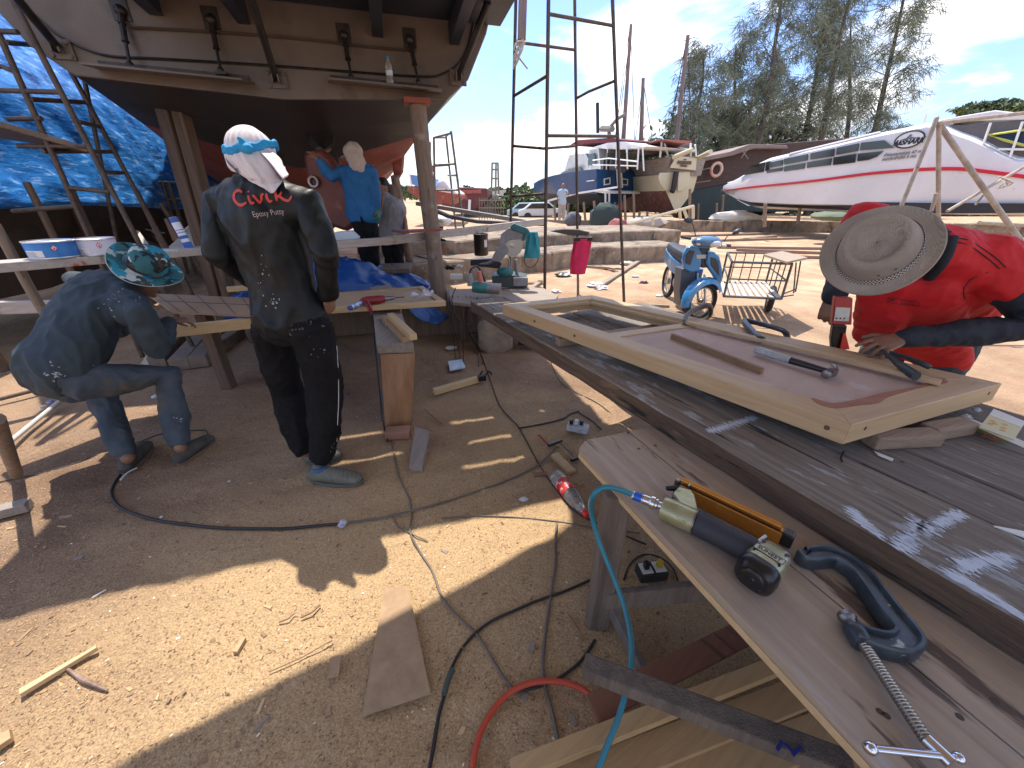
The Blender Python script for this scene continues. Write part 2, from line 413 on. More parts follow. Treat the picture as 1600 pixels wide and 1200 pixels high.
ys=[-600,-100,-20,-6]+[-1.5+i*.15 for i in range(10)]+[i*.045 for i in range(90)]+[4.05+i*.15 for i in range(70)]+[18,25,40,70,120,250,600,2500]
b0=0
for x in xs:
    for y in ys: mb.v.append(V(x,y,gh(x,y)))
ny=len(ys)
for i in range(len(xs)-1):
    for j in range(ny-1):
        q=i*ny+j; mb.f.append([q,q+ny,q+ny+1,q+1]); mb.m.append(0)
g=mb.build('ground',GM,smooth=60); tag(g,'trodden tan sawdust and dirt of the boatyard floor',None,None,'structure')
# shavings and grit: uncountable
mb=MB()
for i in range(30000):
    a=random.random(); y=.25+3.6*a**1.5; x=U(-1,1)*(.7+y*1.25)-.25
    if y>2.2 and random.random()<.45: continue
    s_=U(.0009,.0024)*(1 if random.random()<.97 else 2.4); an=U(0,6.28); l=s_*U(1,2.6)
    c,s2=math.cos(an),math.sin(an); z=gh(x,y)+.002; t1=U(-.4,.5)*s_*1.5; t2=U(-.4,.5)*s_*1.5
    mb.mi=random.choice((0,0,1,1,2,3)) if random.random()<.96 else 3
    if random.random()<.012: mb.mi=4
    mb.add([(x-c*l-s2*s_,y-s2*l+c*s_,z+abs(t1)),(x+c*l-s2*s_,y+s2*l+c*s_,z+abs(t2)),(x+c*l+s2*s_,y+s2*l-c*s_,z),(x-c*l+s2*s_,y-s2*l-c*s_,z+abs(t1)*.5)],[(0,1,2,3)])
ch=mb.build('wood_shavings',[mat('shav1',(.50,.33,.17),rough=.9),mat('shav2',(.36,.22,.115),rough=.9),mat('shav3',(.17,.1,.06),rough=.9),mat('shav4',(.26,.17,.1),rough=.9),mat('shav5',(.8,.76,.7),rough=.8)])
tag(ch,'fine wood shavings and grit strewn over the yard floor','wood shavings',None,'stuff')
# ================================================================ BIG BOAT OVERHEAD
C0=V(-2.17,4.48,0); TA=V(math.cos(R(16)),math.sin(R(16)),0); FW=V(-math.sin(R(25)),math.cos(R(25)),0); TN=V(math.sin(R(16)),-math.cos(R(16)),0)
def PP(px,py,p0=C0,n=TN,off=0):
    d=ray(px,py); o=V(0,0,CAMZ); t=((p0+n*off)-o).dot(n)/d.dot(n); return o+d*t
bronze=mat('hull_primer',(.095,.073,.060),(.155,.12,.10),scale=1.3,rough=.42,bump=.08,bscale=20,spots=[((.075,.06,.052),2.2,.56,.12),((.20,.16,.13),5,.64,.1)])
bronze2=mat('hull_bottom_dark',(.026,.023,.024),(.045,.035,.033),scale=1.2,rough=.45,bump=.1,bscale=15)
redbot=mat('antifouling_red',(.30,.075,.05),(.20,.05,.038),scale=1.6,rough=.6,bump=.15,bscale=18,spots=[((.36,.15,.11),3.5,.58,.1)])
redbot2=mat('antifouling_red_dark',(.20,.045,.03),(.12,.032,.025),scale=2.6,rough=.55,bump=.4,bscale=14,spots=[((.30,.12,.09),4,.62,.1)])
darkm=mat('dark_steel',(.025,.023,.024),(.05,.045,.045),scale=12,rough=.4,metal=.5)
navy=mat('platform_navy',(.02,.025,.045),(.035,.04,.06),scale=3,rough=.5)
white=mat('gel_white',(.72,.72,.71),(.8,.8,.79),scale=2,rough=.3)
glass=mat('tinted_glass',(.02,.025,.03),rough=.08,spec=.8)
yacht=thing('motor_yacht','large unfinished brown hull propped on timber posts overhead, stern towards the workers','boat',(C0.x,C0.y,0))
ST=[ # s, tilt angle, keel z, (hw,z)*4
 (0,16,2.34,(1.55,2.42),(1.78,2.60),(1.98,2.98),(2.08,3.30)),
 (.7,16,2.14,(1.57,2.36),(1.78,2.54),(2.02,2.96),(2.12,3.32)),
 (1.5,17,1.86,(1.58,2.28),(1.76,2.46),(2.06,2.95),(2.18,3.34)),
 (2.4,18,1.52,(1.58,2.16),(1.74,2.33),(2.10,2.92),(2.24,3.38)),
 (3.2,19,1.15,(1.57,2.02),(1.71,2.19),(2.12,2.90),(2.28,3.42)),
 (4.2,20,.75,(1.54,1.86),(1.67,2.02),(2.12,2.88),(2.3,3.5)),
 (6,22,.55,(1.48,1.72),(1.60,1.9),(2.08,2.9),(2.3,3.6)),
 (8.5,24,.5,(1.3,1.62),(1.42,1.84),(1.95,2.95),(2.25,3.8)),
 (11,25,.55,(.95,1.65),(1.05,1.9),(1.6,3.1),(2.0,4.1)),
 (13.5,25,.95,(.45,1.8),(.52,2.1),(1.0,3.3),(1.4,4.4)),
 (15.5,25,1.7,(.05,2.6),(.06,2.8),(.2,3.8),(.3,4.7))]
def st_ring(st):
    s_,an,zk,*q=st; c=C0+FW*s_; ta=V(math.cos(R(an)),math.sin(R(an)),0)
    pts=[c+ta*-h+V(0,0,z) for h,z in reversed(q)]
    kw=.0 if s_<1.2 else .06
    pts+= [c+ta*-kw+V(0,0,zk),c+ta*kw+V(0,0,zk)]
    pts+= [c+ta*h+V(0,0,z) for h,z in q]
    return pts
rs=[st_ring(s_) for s_ in ST]; mb=MB(); n=len(rs[0])
for i in range(len(rs)-1):
    b=mb.add(rs[i]+rs[i+1],[])
    for j in range(n-1):
        mb.f.append([b+j,b+j+1,b+n+j+1,b+n+j]); 
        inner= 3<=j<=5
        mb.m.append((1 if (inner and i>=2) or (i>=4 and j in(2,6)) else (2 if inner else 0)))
hull=mb.build('hull',[bronze,redbot,bronze2],yacht,smooth=22)
mb=MB(); mb.slab([p for p in rs[0]],TN*.04); tr=mb.build('transom',[bronze],yacht,bevel=.012)
# raised moulding line on the transom, following its curved corners
mb=MB(); ln=[PP(*p,off=.05) for p in [(30,0),(60,30),(100,60),(162,86),(250,92),(400,101),(520,110),(662,120),(695,114),(718,98),(732,70),(742,30),(750,0)]]
mb.tube(ln,.011,6,smoothpath=4); mb.build('transom_moulding',darkm,tr,smooth=50)
mb=MB(); ln=[PP(*p,off=.055) for p in [(205,43),(330,50),(480,62),(560,72),(650,80)]]
mb.tube(ln,.03,6,smoothpath=3,flat=.3); mb.build('transom_crease',bronze,tr,smooth=50)
# swim platform of transverse planks with open gaps by the transom
plat=MB(); zP=3.04
def plank(off0,off1,z=zP,u0=-1.15,u1=2.12): 
    p=[C0+TA*u0+TN*off0,C0+TA*u1+TN*off0,C0+TA*(u1-.03)+TN*off1,C0+TA*(u0+.03)+TN*off1]
    plat.slab([V(q.x,q.y,z) for q in p],(0,0,.07))
offs=[.06,1.03,1.075,1.325,1.37,1.59,1.635,2.03]
for a,b in zip(offs[::2],offs[1::2]): plank(a,b)
for (a,b),segs in zip(((1.03,1.075),(1.325,1.37),(1.59,1.635)),(((-1.15,.15),(.5,1.0),(1.72,2.1)),((-1.15,.2),(.62,1.08),(1.62,2.1)),((-1.15,1.0),(1.55,2.1)))):
    for u0_,u1_ in segs: plank(a-.001,b+.001,zP+.002,u0_,u1_)
swim=plat.build('swim_platform',navy,yacht,bevel=.006)
mb=MB()
for px in (240,375,585,707):
    p=PP(px,14,off=.05); q=p+TN*1.9
    z=zP-.005; mb.slab([V(p.x-.05,p.y,z),V(p.x-.05,p.y,z-.17),V(q.x-.05,q.y,z-.06),V(q.x-.05,q.y,z)],TA*.1)
    k=mb.build('platform_bracket',navy,swim,bevel=.006); mb=MB()
# platform struts with base plates
for (x0,y0,x1,y1) in ((8,-25,92,76),(385,-25,432,124),(762,-25,716,121)):
    a=PP(x0,y0,off=.55); b=PP(x1,y1,off=.07); a.z=min(a.z,zP)
    s_=MB().tube([a,b],.03,10).build('platform_strut',darkm,yacht,smooth=40)
    f=MB(); M3=Matrix((TA,TN,V(0,0,1))).transposed(); f.box(b-TN*.015,(.17,.02,.13),M3)
    for sx in(-1,1):
        for sz in(-1,1): f.lathe([(.016,0),(.016,.018),(.006,.022)],b+TA*.06*sx+V(0,0,.045*sz)-TN*.01,TN,8)
        f.bar(b+TA*.025*sx-TN*.01,b+TA*.025*sx+TN*.06,.012,.06)
    f.build('strut_plate',bronze,s_,smooth=30)
# trim tabs and actuators
tabs=[]
for pts in (((150,108),(398,132)),((512,129),(690,146))):
    a=PP(*pts[0],off=.05); b=PP(*pts[1],off=.05)
    d=(b-a); o_=TN*.27+V(0,0,-.03)
    t=MB().slab([a,b,b+o_-d.normalized()*.03,a+o_+d.normalized()*.03],(0,0,.018)).build('trim_tab',bronze,yacht,bevel=.004); tabs.append((a,b,o_))
    MB().slab([a+V(0,0,.02)+d*.03,b+V(0,0,.02)-d*.03,b+V(0,0,.06)-d*.03,a+V(0,0,.06)+d*.03],TN*.012).build('tab_hinge',darkm,t)
for (x0,y0,x1,y1) in ((187,16,203,101),(329,30,345,110),(537,55,549,121),(640,62,654,129)):
    a=PP(x0,y0,off=.07); b=PP(x1,y1,off=.16); mid=a.lerp(b,.55)
    c=MB().tube([a,mid],.021,10).tube([mid,b],.012,8).tube([a.lerp(b,.22),a.lerp(b,.25)],.027,10).tube([a.lerp(b,.55),a.lerp(b,.58)],.026,10).build('trim_actuator',darkm,yacht,smooth=40)
    f=MB().box(PP(x0,y0-2,off=.045),(.12,.015,.15),Matrix((TA,TN,V(0,0,1))).transposed()); f.ell(a,.04,n=10,m=6); f.build('upper_bracket',darkm,c,smooth=30)
    f=MB().ell(b,.028,n=10,m=6); f.box(b-V(0,0,.02),(.09,.05,.02),Matrix((TA,TN,V(0,0,1))).transposed()); f.build('lower_bracket',darkm,c,smooth=30)
# deck and cabin (seen only from other viewpoints)
mb=MB(); top=[r[0] for r in rs]+[r[-1] for r in reversed(rs)]; mb.slab([p-V(0,0,.12) for p in top],(0,0,.06)); mb.build('deck',white,yacht)
def yb(s_,u,z): return C0+FW*s_+V(math.cos(R(20)),math.sin(R(20)),0)*u+V(0,0,z)
mb=MB()
for a,b in (((3.6,1.35,3.3),(4.3,1.2,5.0)),):
    mb.rings([[yb(3.6,-1.5,3.3),yb(3.6,1.5,3.3),yb(10.5,1.3,3.8),yb(10.5,-1.3,3.8)],[yb(4.1,-1.35,5.0),yb(4.1,1.35,5.0),yb(8.8,1.15,5.1),yb(8.8,-1.15,5.1)]])
cab=mb.build('cabin',white,yacht,bevel=.04)
for sgn in(-1,1):
    mb=MB(); k=1.44*sgn
    mb.slab([yb(4.4,k,4.15),yb(9.2,k*.93,4.35),yb(8.7,k*.88,4.8),yb(4.4,k*.965,4.75)],(0,0,.001)); mb.build('cabin_window',glass,cab,solid=.02)
# underwater gear: skeg casting with round port, shaft, propeller, rudder
def slabpx(pts,Y,th,mb=None):
    mb=mb or MB(); return mb.slab([PY(x,y,Y) for x,y in pts],(0,th,0))
sk=slabpx([(472,238),(500,232),(516,246),(535,278),(552,318),(556,350),(540,362),(512,352),(496,318),(478,280)],5.0,.16).build('skeg',redbot2,yacht,bevel=.045,smooth=60)
mb=MB(); p=PY(491,284,4.985); mb.lathe([(.04,0),(.06,0),(.066,.02),(.06,.035),(.04,.03),(.04,0)],p,(0,-1,.0),20,cap=False); mb.build('port_ring',mat('raw_steel',(.35,.33,.32),rough=.4,metal=.7),sk,smooth=40)
mb=MB(); mb.tube([PY(500,236,5.2),PY(530,222,6.6)],.045,10)
for k in range(4):
    a=R(45+90*k); c=PY(500,236,5.25); r=V(math.cos(a),.25,math.sin(a)); t_=V(-math.sin(a),.9,math.cos(a))
    mb.slab([c+r*.04-t_*.03,c+r*.18-t_*.08,c+r*.24,c+r*.16+t_*.07,c+r*.04+t_*.03],(0,.018,0))
mb.build('propeller',bronze2,yacht,smooth=40)
mb=MB(); mb.slab([PY(620,215,7.4),PY(632,215,7.4),PY(628,268,7.4),PY(616,290,7.4),PY(612,250,7.4)],(0,.12,0)); mb.build('rudder',redbot,yacht,bevel=.02)
# ---------------------------------------------------------------- posts under the hull
post=wood('post_wood',(.27,.20,.15),(.15,.105,.075),axis='z',spots=[((.38,.31,.25),3,.6,.1),((.1,.07,.05),5,.62,.05,(6,6,1))],scale=3,bump=.8)
postd=wood('post_wood_dark',(.19,.125,.085),(.09,.06,.045),axis='z',scale=3,bump=.8)
def log(name,a,b,r0,r1,m,label,cat='post',group=None,n=12,wob=.012,parent=None):
    a=Vector(a);b=Vector(b); k=9; pts=[];rr=[]
    sd_=random.random()*50
    for i in range(k):
        t=i/(k-1); p=a.lerp(b,t)+V(noise.noise(V(t*2.5,sd_,0)),noise.noise(V(t*2.5,sd_,5)),0)*wob; pts.append(p); rr.append((r0+(r1-r0)*t)*(1+.07*noise.noise(V(t*6,sd_,9))))
    o=MB().tube(pts,rr,n).build(name,m,parent,smooth=50)
    if label: recenter(o,a); tag(o,label,cat,group)
    return o
pr=thing('timber_post','pale weathered round timber post propping the hull beside the grey shirted man','post',(-.91,4.8,0))
log('trunk',V(-.86,4.62,0),PP(652,165,V(0,4.75,0),V(0,1,0)),.095,.085,post,None,parent=pr,wob=.02)
MB().box(PY(651,163,4.75)+V(0,0,.02),(.26,.2,.05),R(16)).build('cap_block',redbot,pr,bevel=.005)
pl_=thing('timber_post','dark split timber post with red cap holding up the left side of the hull','post',PZ(362,512,0))
mb=MB(); a=PZ(362,512,0); b=PY(268,168,4.8); mb.bar(a-V(.06,0,0),b-V(.065,0,0),.12,.16,up=(0,1,0)); mb.bar(a+V(.07,.02,0),b+V(.068,.02,-.01),.11,.15,up=(0,1,0)); mb.build('trunk',postd,pl_,bevel=.015)
MB().box(b+V(0,0,.02),(.34,.22,.05),R(10)).build('cap_block',redbot,pl_,bevel=.005)
log('timber_prop',PY(612,372,7.2)*1+V(0,0,-.9),PY(612,288,7.2),.09,.08,postd,'short dark log prop right behind the grey shirted man','post')
log('timber_prop',PY(640,380,7.8)+V(0,0,-.9),PY(617,275,7.2),.08,.07,post,'leaning pale log prop beside the grey shirted man under the hull','post')
for i,(u,s_) in enumerate(((.2,5.5),(-1.2,7),(1.1,8),(-.3,9.5))):
    c=C0+FW*s_+TA*u; log('keel_prop',V(c.x,c.y,0),V(c.x,c.y,1.55),.1,.09,postd,['dark log prop under the keel behind the red rudder','dark log prop under the far left side of the hull','dark log prop under the far right side of the hull','farthest dark log prop near the bow of the overhead hull'][i],'post','log props far under the hull')

# water bottle standing on the right trim tab
wbp=PP(610,131,off=.17); wb_=thing('water_bottle','small clear water bottle with blue cap standing on the right trim tab','bottle',wbp)
MB().lathe([(.026,0),(.031,.004),(.031,.05),(.029,.055),(.031,.06),(.031,.13),(.027,.155),(.013,.178),(.012,.19)],wbp,(0,0,1),20).build('bottle_body',mat('pet_clear',(.88,.88,.86),rough=.06,trans=.85,spec=.5),wb_,smooth=50)
MB().lathe([(.0315,.06),(.0318,.062),(.0318,.10),(.0315,.102)],wbp,(0,0,1),20,cap=False).build('label',mat('bottle_label',(.45,.6,.75),(.7,.75,.8),scale=30),wb_,smooth=50,solid=.0006)
MB().lathe([(.014,.188),(.0145,.19),(.0145,.205),(.013,.207)],wbp,(0,0,1),16).build('cap',mat('cap_blue2',(.05,.25,.5)),wb_,smooth=40)
# ================================================================ TARP-COVERED BOAT AT LEFT
tarpm=mat('blue_tarp',(.008,.13,.46),(.03,.26,.72),scale=5,stretch=(1,.45,2.2),rough=.45,bump=1.0,bscale=9,det=8,dist=1.2,ramp=(.38,.62),spots=[((.22,.45,.85),7,.55,.09,(1,.6,3.2)),((.003,.05,.24),3,.60,.1)])
tb=thing('wrapped_boat','large boat wrapped in a wrinkled blue tarpaulin behind the scaffolding at left','boat',(-7,7,0))
A0=V(-4.75,3.2,0); A1=V(-8.2,14.2,0); TD=(A1-A0).normalized(); TNn=V(TD.y,-TD.x,0)
def tarpf(u,v):
    p=A0.lerp(A1,u); z=1.36+.22*u+.07*math.sin(u*9)+v*3.9
    bul=.22*math.sin(min(v*1.1,1)*math.pi*.9)-1.7*v
    w=.07*noise.noise(V(u*9,v*5,1))+.04*noise.noise(V(u*26,v*12,2))+.018*noise.noise(V(u*70,v*26+u*22,4))+.035*abs(math.sin(u*38+v*2.5))**3*(.5+noise.noise(V(u*3,v*2,8)))
    z-= .25*(u>0)*math.sin(u*math.pi)*(1-v)*.4
    return p+TNn*(bul+w)+V(0,0,z)
MB().grid(tarpf,190,70).build('tarpaulin',tarpm,tb,smooth=80,solid=.004)
MB().grid(lambda u,v: A0.lerp(A1,u)+TNn*(-1.75-2.2*v)+V(0,0,5.2+.5*math.sin(v*math.pi)+.05*noise.noise(V(u*20,v*9,0))),40,16).build('tarpaulin_top',tarpm,tb,smooth=80,solid=.004)
dk=mat('old_hull_dark',(.035,.026,.02),(.06,.043,.034),scale=3,rough=.8,bump=.3,bscale=10,spots=[((.12,.05,.035),2.5,.62,.1)])
mb=MB(); rr=[]
for i in range(13):
    u=i/12; c=A0.lerp(A1,u); rr.append([c+TNn*(-.15)+V(0,0,1.5),c-TNn*(.4)+V(0,0,1.1),c-TNn*1.3+V(0,0,.45),c-TNn*1.6+V(0,0,.3),c-TNn*1.9+V(0,0,.45),c-TNn*3.6+V(0,0,1.8)])
mb.rings(rr,True); mb.build('hull',dk,tb,smooth=30)
for i,(a,b) in enumerate(((0.02,.3),(.22,.5),(.5,.7),(.8,.9))):
    c=A0.lerp(A1,a); log('timber_prop',V(c.x,c.y,0)-TNn*.1,V(c.x,c.y,1.5)-TNn*.25,.07,.06,postd,['nearest dark prop below the blue wrapped boat','second dark prop below the blue wrapped boat','third dark prop below the blue wrapped boat','farthest dark prop below the blue wrapped boat'][i],'post','props under the wrapped boat')
# dark stern timber mass of the next boat at the far left edge
mb=MB(); rr=[]
for i,(x,y) in enumerate(((-5.75,3.3),(-5.6,4.0),(-5.7,4.8),(-6.1,5.6))):
    rr.append([V(x,y,.5),V(x+.12,y,1.1),V(x+.1,y,1.5),V(x-.1,y,1.9),V(x-1.6,y-.1,1.9),V(x-1.8,y,.5)])
mb.rings(rr); o=mb.build('wooden_hull_end',dk,smooth=40,loc=(-4.6,4,0)); tag(o,'black shadowed wooden hull end at the far left behind the paint cans','boat')
# red hull seen below the tarp
mb=MB(); a=PY(118,338,9.5);b=PY(211,316,9.5)
mb.slab([PY(95,318,9.5),PY(211,313,9.5),PY(209,352,9.5),PY(170,372,9.5),PY(100,370,9.5)],(-.6,2.5,0))
o=mb.build('red_hull',redbot,bevel=.04,loc=(-9,10,0)); tag(o,'red painted boat bottom seen under the blue wrapped boat','boat')
# ================================================================ SCAFFOLD FRAMES (left)
rust=mat('scaffold_rust',(.12,.085,.065),(.06,.045,.04),scale=14,rough=.55,metal=.35,bump=.3,bscale=60)
def scaf(label,ups,rungs,r=.021,m=rust,group=None,name='scaffold'):
    base=Vector(ups[0][0]); base.z=0
    t=thing(name,label,'scaffold',base,group)
    for a,b in ups: MB().tube([a,b],r,10).build('upright',m,t,smooth=50)
    for g_ in rungs: MB().tube([Vector(p) for p in g_],r*.85,8).build('rung',m,t,smooth=50)
    return t
def upx(x0,y0,x1,y1,Y): return (PY(x1,y1,Y),PY(x0,y0,Y))
def ext(seg,z0=0.0,z1=None):
    a,b=seg; d=(b-a)
    if abs(d.z)<1e-4: return seg
    a2=a+d*((z0-a.z)/d.z); b2=b if z1 is None else a+d*((z1-a.z)/d.z)
    return (a2,b2)
SC=.25
Y1,Y2=3.75,4.45
pA=ext(upx(0,57,107,297,Y1),0,3.6); pB=ext(upx(62,80,175,298,Y1),0,3.6); pC=ext(upx(115,120,212,298,Y2),0,3.3); pA2=ext(upx(42,300,10,232,Y2),0,3.0)
def rg(x0,y0,Ya,x1,y1,Yb): return (PY(x0,y0,Ya),PY(x1,y1,Yb))
scaf('rusty tube scaffold frame standing just in front of the blue tarpaulin, nearest',[pA,pB],[rg(4,104,Y1,25,113,Y1),rg(-40,140,Y1,93,144,Y1),rg(-30,90,Y1,0,104,Y1),rg(28,228,Y1,136,229,Y1),rg(65,185,Y1,12,186,Y1),rg(-20,48,Y1,28,50,Y1),rg(105,293,Y1,172,300,Y1),rg(20,330,Y1,120,322,Y1)])
scaf('second rusty tube scaffold frame between the blue tarpaulin and the hull',[pC,ext(upx(135,140,160,265,Y2+.6),0,3.2)],[rg(47,155,Y1,133,160,Y2),rg(122,190,Y1,155,198,Y2),rg(67,236,Y1,175,237,Y2),rg(160,269,Y1,190,270,Y2),rg(8,66,Y1,50,70,Y2)])
scaf('small low scaffold frame in front of the far end of the blue tarpaulin',[ext(upx(254,283,262,312,7.5),0.2),ext(upx(264,285,272,312,7.5),0.2),ext(upx(300,272,312,330,7.5),0.2)],[rg(250,285,7.5,312,287,7.5),rg(190,312,7.5,330,312,7.5)],.03)
# walkway plank on the scaffold
o=MB().slab([PY(-30,185,3.6),PY(0,189,3.6),PY(62,207,3.7),PY(134,228,3.75),PY(132,230,4.0),PY(60,216,4.0),PY(-30,204,4.0)],(0,0,-.045)).build('walkway_plank',wood('plank_dark',(.16,.11,.08),(.09,.06,.045)),bevel=.004,loc=PY(60,205,3.75)); tag(o,'dark sagging walkway plank lying across the scaffold rungs at left','plank')
for i,(x0,y0,x1,y1,Y,r) in enumerate(((40,285,82,365,4.2,.03),(112,292,152,385,5.2,.03),(212,298,262,395,4.6,.025),(252,318,300,400,6.0,.035))):
    s_=ext(upx(x0,y0,x1,y1,Y),0); log('timber_prop',s_[0],s_[1],r,r,rust if i%2 else postd,['thin prop left of the blue paint can behind the rail','thin prop behind the white paint can','rusty thin prop behind the camouflage hat','dark slanting prop left of the spray foam tube'][i],'post',wob=.02)
# clutter beyond the rail at left
for i in range(7):
    x=U(160,300); y=U(345,395); Y=U(5.5,8); a=PY(x,y,Y); b=a+V(U(-.5,.5),U(-.1,.5),U(-.3,.35))
    o=MB().bar(a,b,U(.04,.1),.02).build('scrap_board',mat('scrap%d'%(i%3),((.5,.45,.38),(.3,.18,.12),(.6,.58,.55))[i%3],rough=.8),loc=a); tag(o,'scrap board propped in the clutter under the blue wrapped boat','board','scrap boards under the wrapped boat')
o=MB().slab([PY(262,390,5.0),PY(305,352,6.6),PY(308,362,6.6),PY(312,386,5.0)],(0,0,.02)).build('plywood_sheet',mat('ply_sun',(.62,.53,.40),(.52,.43,.32),scale=4,rough=.8),loc=PY(290,380,5)); tag(o,'sunlit pale plywood sheet behind the rail left of the man in the black shirt','board')  # plain pale plywood colour
# ================================================================ WHITEWASHED RAIL
paintwood=wood('whitewashed_wood',(.52,.47,.43),(.36,.31,.28),ang=R(30),rough=.8,spots=[((.42,.08,.05),3.2,.64,.04),((.17,.12,.09),5,.58,.08),((.68,.66,.64),4,.6,.08)])
def rail(x0,y0,Y0,x1,y1,Y1,h,label,d=.045,m=paintwood,name='scaffold_rail'):
    a=PY(x0,y0,Y0); b=PY(x1,y1,Y1); o=MB().bar(a,b,d,h).build(name,m,bevel=.004); recenter(o,a); return tag(o,label,'plank')
RA=PY(-60,421,2.3); RB=PY(345,389,3.5)
dd=(RB-RA); o=MB().bar(RA,RB+dd*.1,.2,.055).build('scaffold_rail',paintwood,bevel=.005); recenter(o,RA); tag(o,'whitewashed plank rail carrying the two paint cans at left','plank')
rail(345,395,3.55,612,376,4.45,.075,'whitewashed rail with red paint blotches in front of the blue shirted man',.07)
rail(600,377,4.42,850,346,6.1,.085,'pale weathered rail running from the timber post to the mitre saw',.06)
rail(652,318,8.5,838,349,8.0,.07,'grey bowed plank sagging across the yard behind the mitre saw',.16,wood('plank_grey',(.30,.29,.28),(.2,.19,.18)))
o=bpy.data.objects[-1] if False else None
o=MB(); pts=[PY(x,y,6.6) for x,y in ((665,321),(700,336),(745,344),(800,347),(850,348))]
for a,b in zip(pts[:-1],pts[1:]): o.slab([a,b,b+V(0,.22,.0),a+V(0,.22,.0)],(0,0,-.05))
o=o.build('bowed_plank',wood('plank_grey2',(.12,.11,.11),(.07,.065,.065)),loc=pts[0]); tag(o,'dark bowed plank curving between the timber post and the tall scaffold','plank')
rail(-40,482,2.75,95,478,3.0,.09,'pale plank behind the bent man at the left edge',.06)
log('timber_prop',PY(88,520,2.75)+V(0,0,-.3),PY(-8,350,2.75),.03,.028,post,'pale round stick leaning at the left edge in front of the rail','post')
o=MB().slab([PY(632,365,3.9),PY(690,361,3.9),PY(693,359,4.5),PY(612,362,4.5)],(0,0,.018)).build('wood_offcut',redbot,loc=PY(650,363,4)); tag(o,'reddish flat board lying on the rail by the timber post','board')
# ---------------------------------------------------------------- paint cans
def label_txt(parent,pts,m,off=.001): pass
inkm=mat('ink_grey',(.16,.16,.2),rough=.7); redlab=mat('label_red',(.62,.03,.05),rough=.5); whitelab=mat('label_white',(.78,.76,.78),rough=.5); canrim=mat('tin_rim',(.6,.6,.62),rough=.35,metal=.8)
def can(c,r,h,colm,label,ang,lab):
    t=thing('paint_can',label,'paint can',c)
    MB().lathe([(r*.94,0),(r,.006),(r*1.0,h*.9),(r*.985,h*.93)],c,(0,0,1),40).build('can_body',colm,t,smooth=40)
    l=MB().lathe([(r*1.0,h*.92),(r*1.035,h*.93),(r*1.035,h),(r*1.0,h+.002),(r*.97,h-.006),(r*.9,h-.008),(0.001,h-.008)],c,(0,0,1),40).build('lid',canrim,t,smooth=40)
    MB().lathe([(r*1.01,.0),(r*1.02,.004),(r*1.01,.009)],c,(0,0,1),40,cap=False).build('bottom_rim',canrim,t,smooth=40)
    def patch(name,a0,a1,z0,z1,m,o=.0012,n=10):
        mb=MB()
        mb.grid(lambda u,v:c+V((r+o)*math.cos(a0+(a1-a0)*u),(r+o)*math.sin(a0+(a1-a0)*u),z0+(z1-z0)*v),n,1); return mb.build(name,m,t,solid=.0008)
    a=ang; patch('label_panel',a-1.05,a-.2,h*.12,h*.5,whitelab)
    for i in range(6): patch('label_lines',a-1.0,a-.45-.05*(i%3),h*(.17+.05*i),h*(.19+.05*i),inkm,.002)
    # hazard diamond
    k=.14; zc=h*.62; mb=MB(); da=a+.28
    q=[(0,-1),(1,0),(0,1),(-1,0)]
    def dp(x,y,o): an=da+x*k*1.0; return c+V((r+o)*math.cos(an),(r+o)*math.sin(an),zc+y*h*.19)
    mb.slab([dp(x,y,.001) for x,y in q],V(math.cos(da),math.sin(da),0)*.0015); d=mb.build('hazard_diamond',redlab,t)
    mb=MB(); mb.slab([dp(x*.72,y*.72,.003) for x,y in q],V(math.cos(da),math.sin(da),0)*.0006); mb.build('diamond_center',whitelab,d)
    mb=MB(); mb.slab([dp(x*.5,y*.5-.08,.0042) for x,y in [(0,-.7),(.5,-.5),(.35,.2),(0,.8),(-.35,.1),(-.5,-.5)]],V(math.cos(da),math.sin(da),0)*.0006); mb.build('flame_symbol',redlab,d)
    return t
def onrail(px,py,t=.03):
    best=None
    for i in range(400):
        k=i/400; p=RA.lerp(RB,k); d=ray(px,py); q=p-V(0,0,CAMZ)
        e=abs(q.x/q.y-d.x/d.y)
        if best is None or e<best[0]: best=(e,p)
    return best[1]+V(0,0,.029)
can(onrail(84,395),.118,.105,mat('can_blue',(.02,.17,.52),(.02,.2,.56),rough=.35),'blue paint tin with white label on the left end of the rail',R(-52),0)
can(onrail(154,395),.112,.105,mat('can_white',(.62,.60,.72),(.68,.66,.78),rough=.4),'lilac white paint tin beside the blue tin on the rail',R(-52),1)
# foam cartridge
c=onrail(290,392)+V(0,.05,-.01); t=thing('sealant_tube','tall blue and white sealant tube standing on the rail by the post','sealant tube',c)
axd=V(-.06,-.0,.28).normalized()
MB().lathe([(.029,0),(.03,.004),(.03,.235),(.027,.24)],c,axd,20).build('tube_body',mat('tube_wh',(.7,.72,.78),rough=.4),t,smooth=40)
for z0,z1 in ((.0,.05),(.075,.1),(.12,.126),(.14,.146),(.2,.238)): MB().lathe([(.0305,z0+.001),(.0308,z0+.003),(.0308,z1)],c,axd,20,cap=False).build('blue_band',mat('tube_bl',(.03,.1,.42),rough=.4),t,smooth=40)
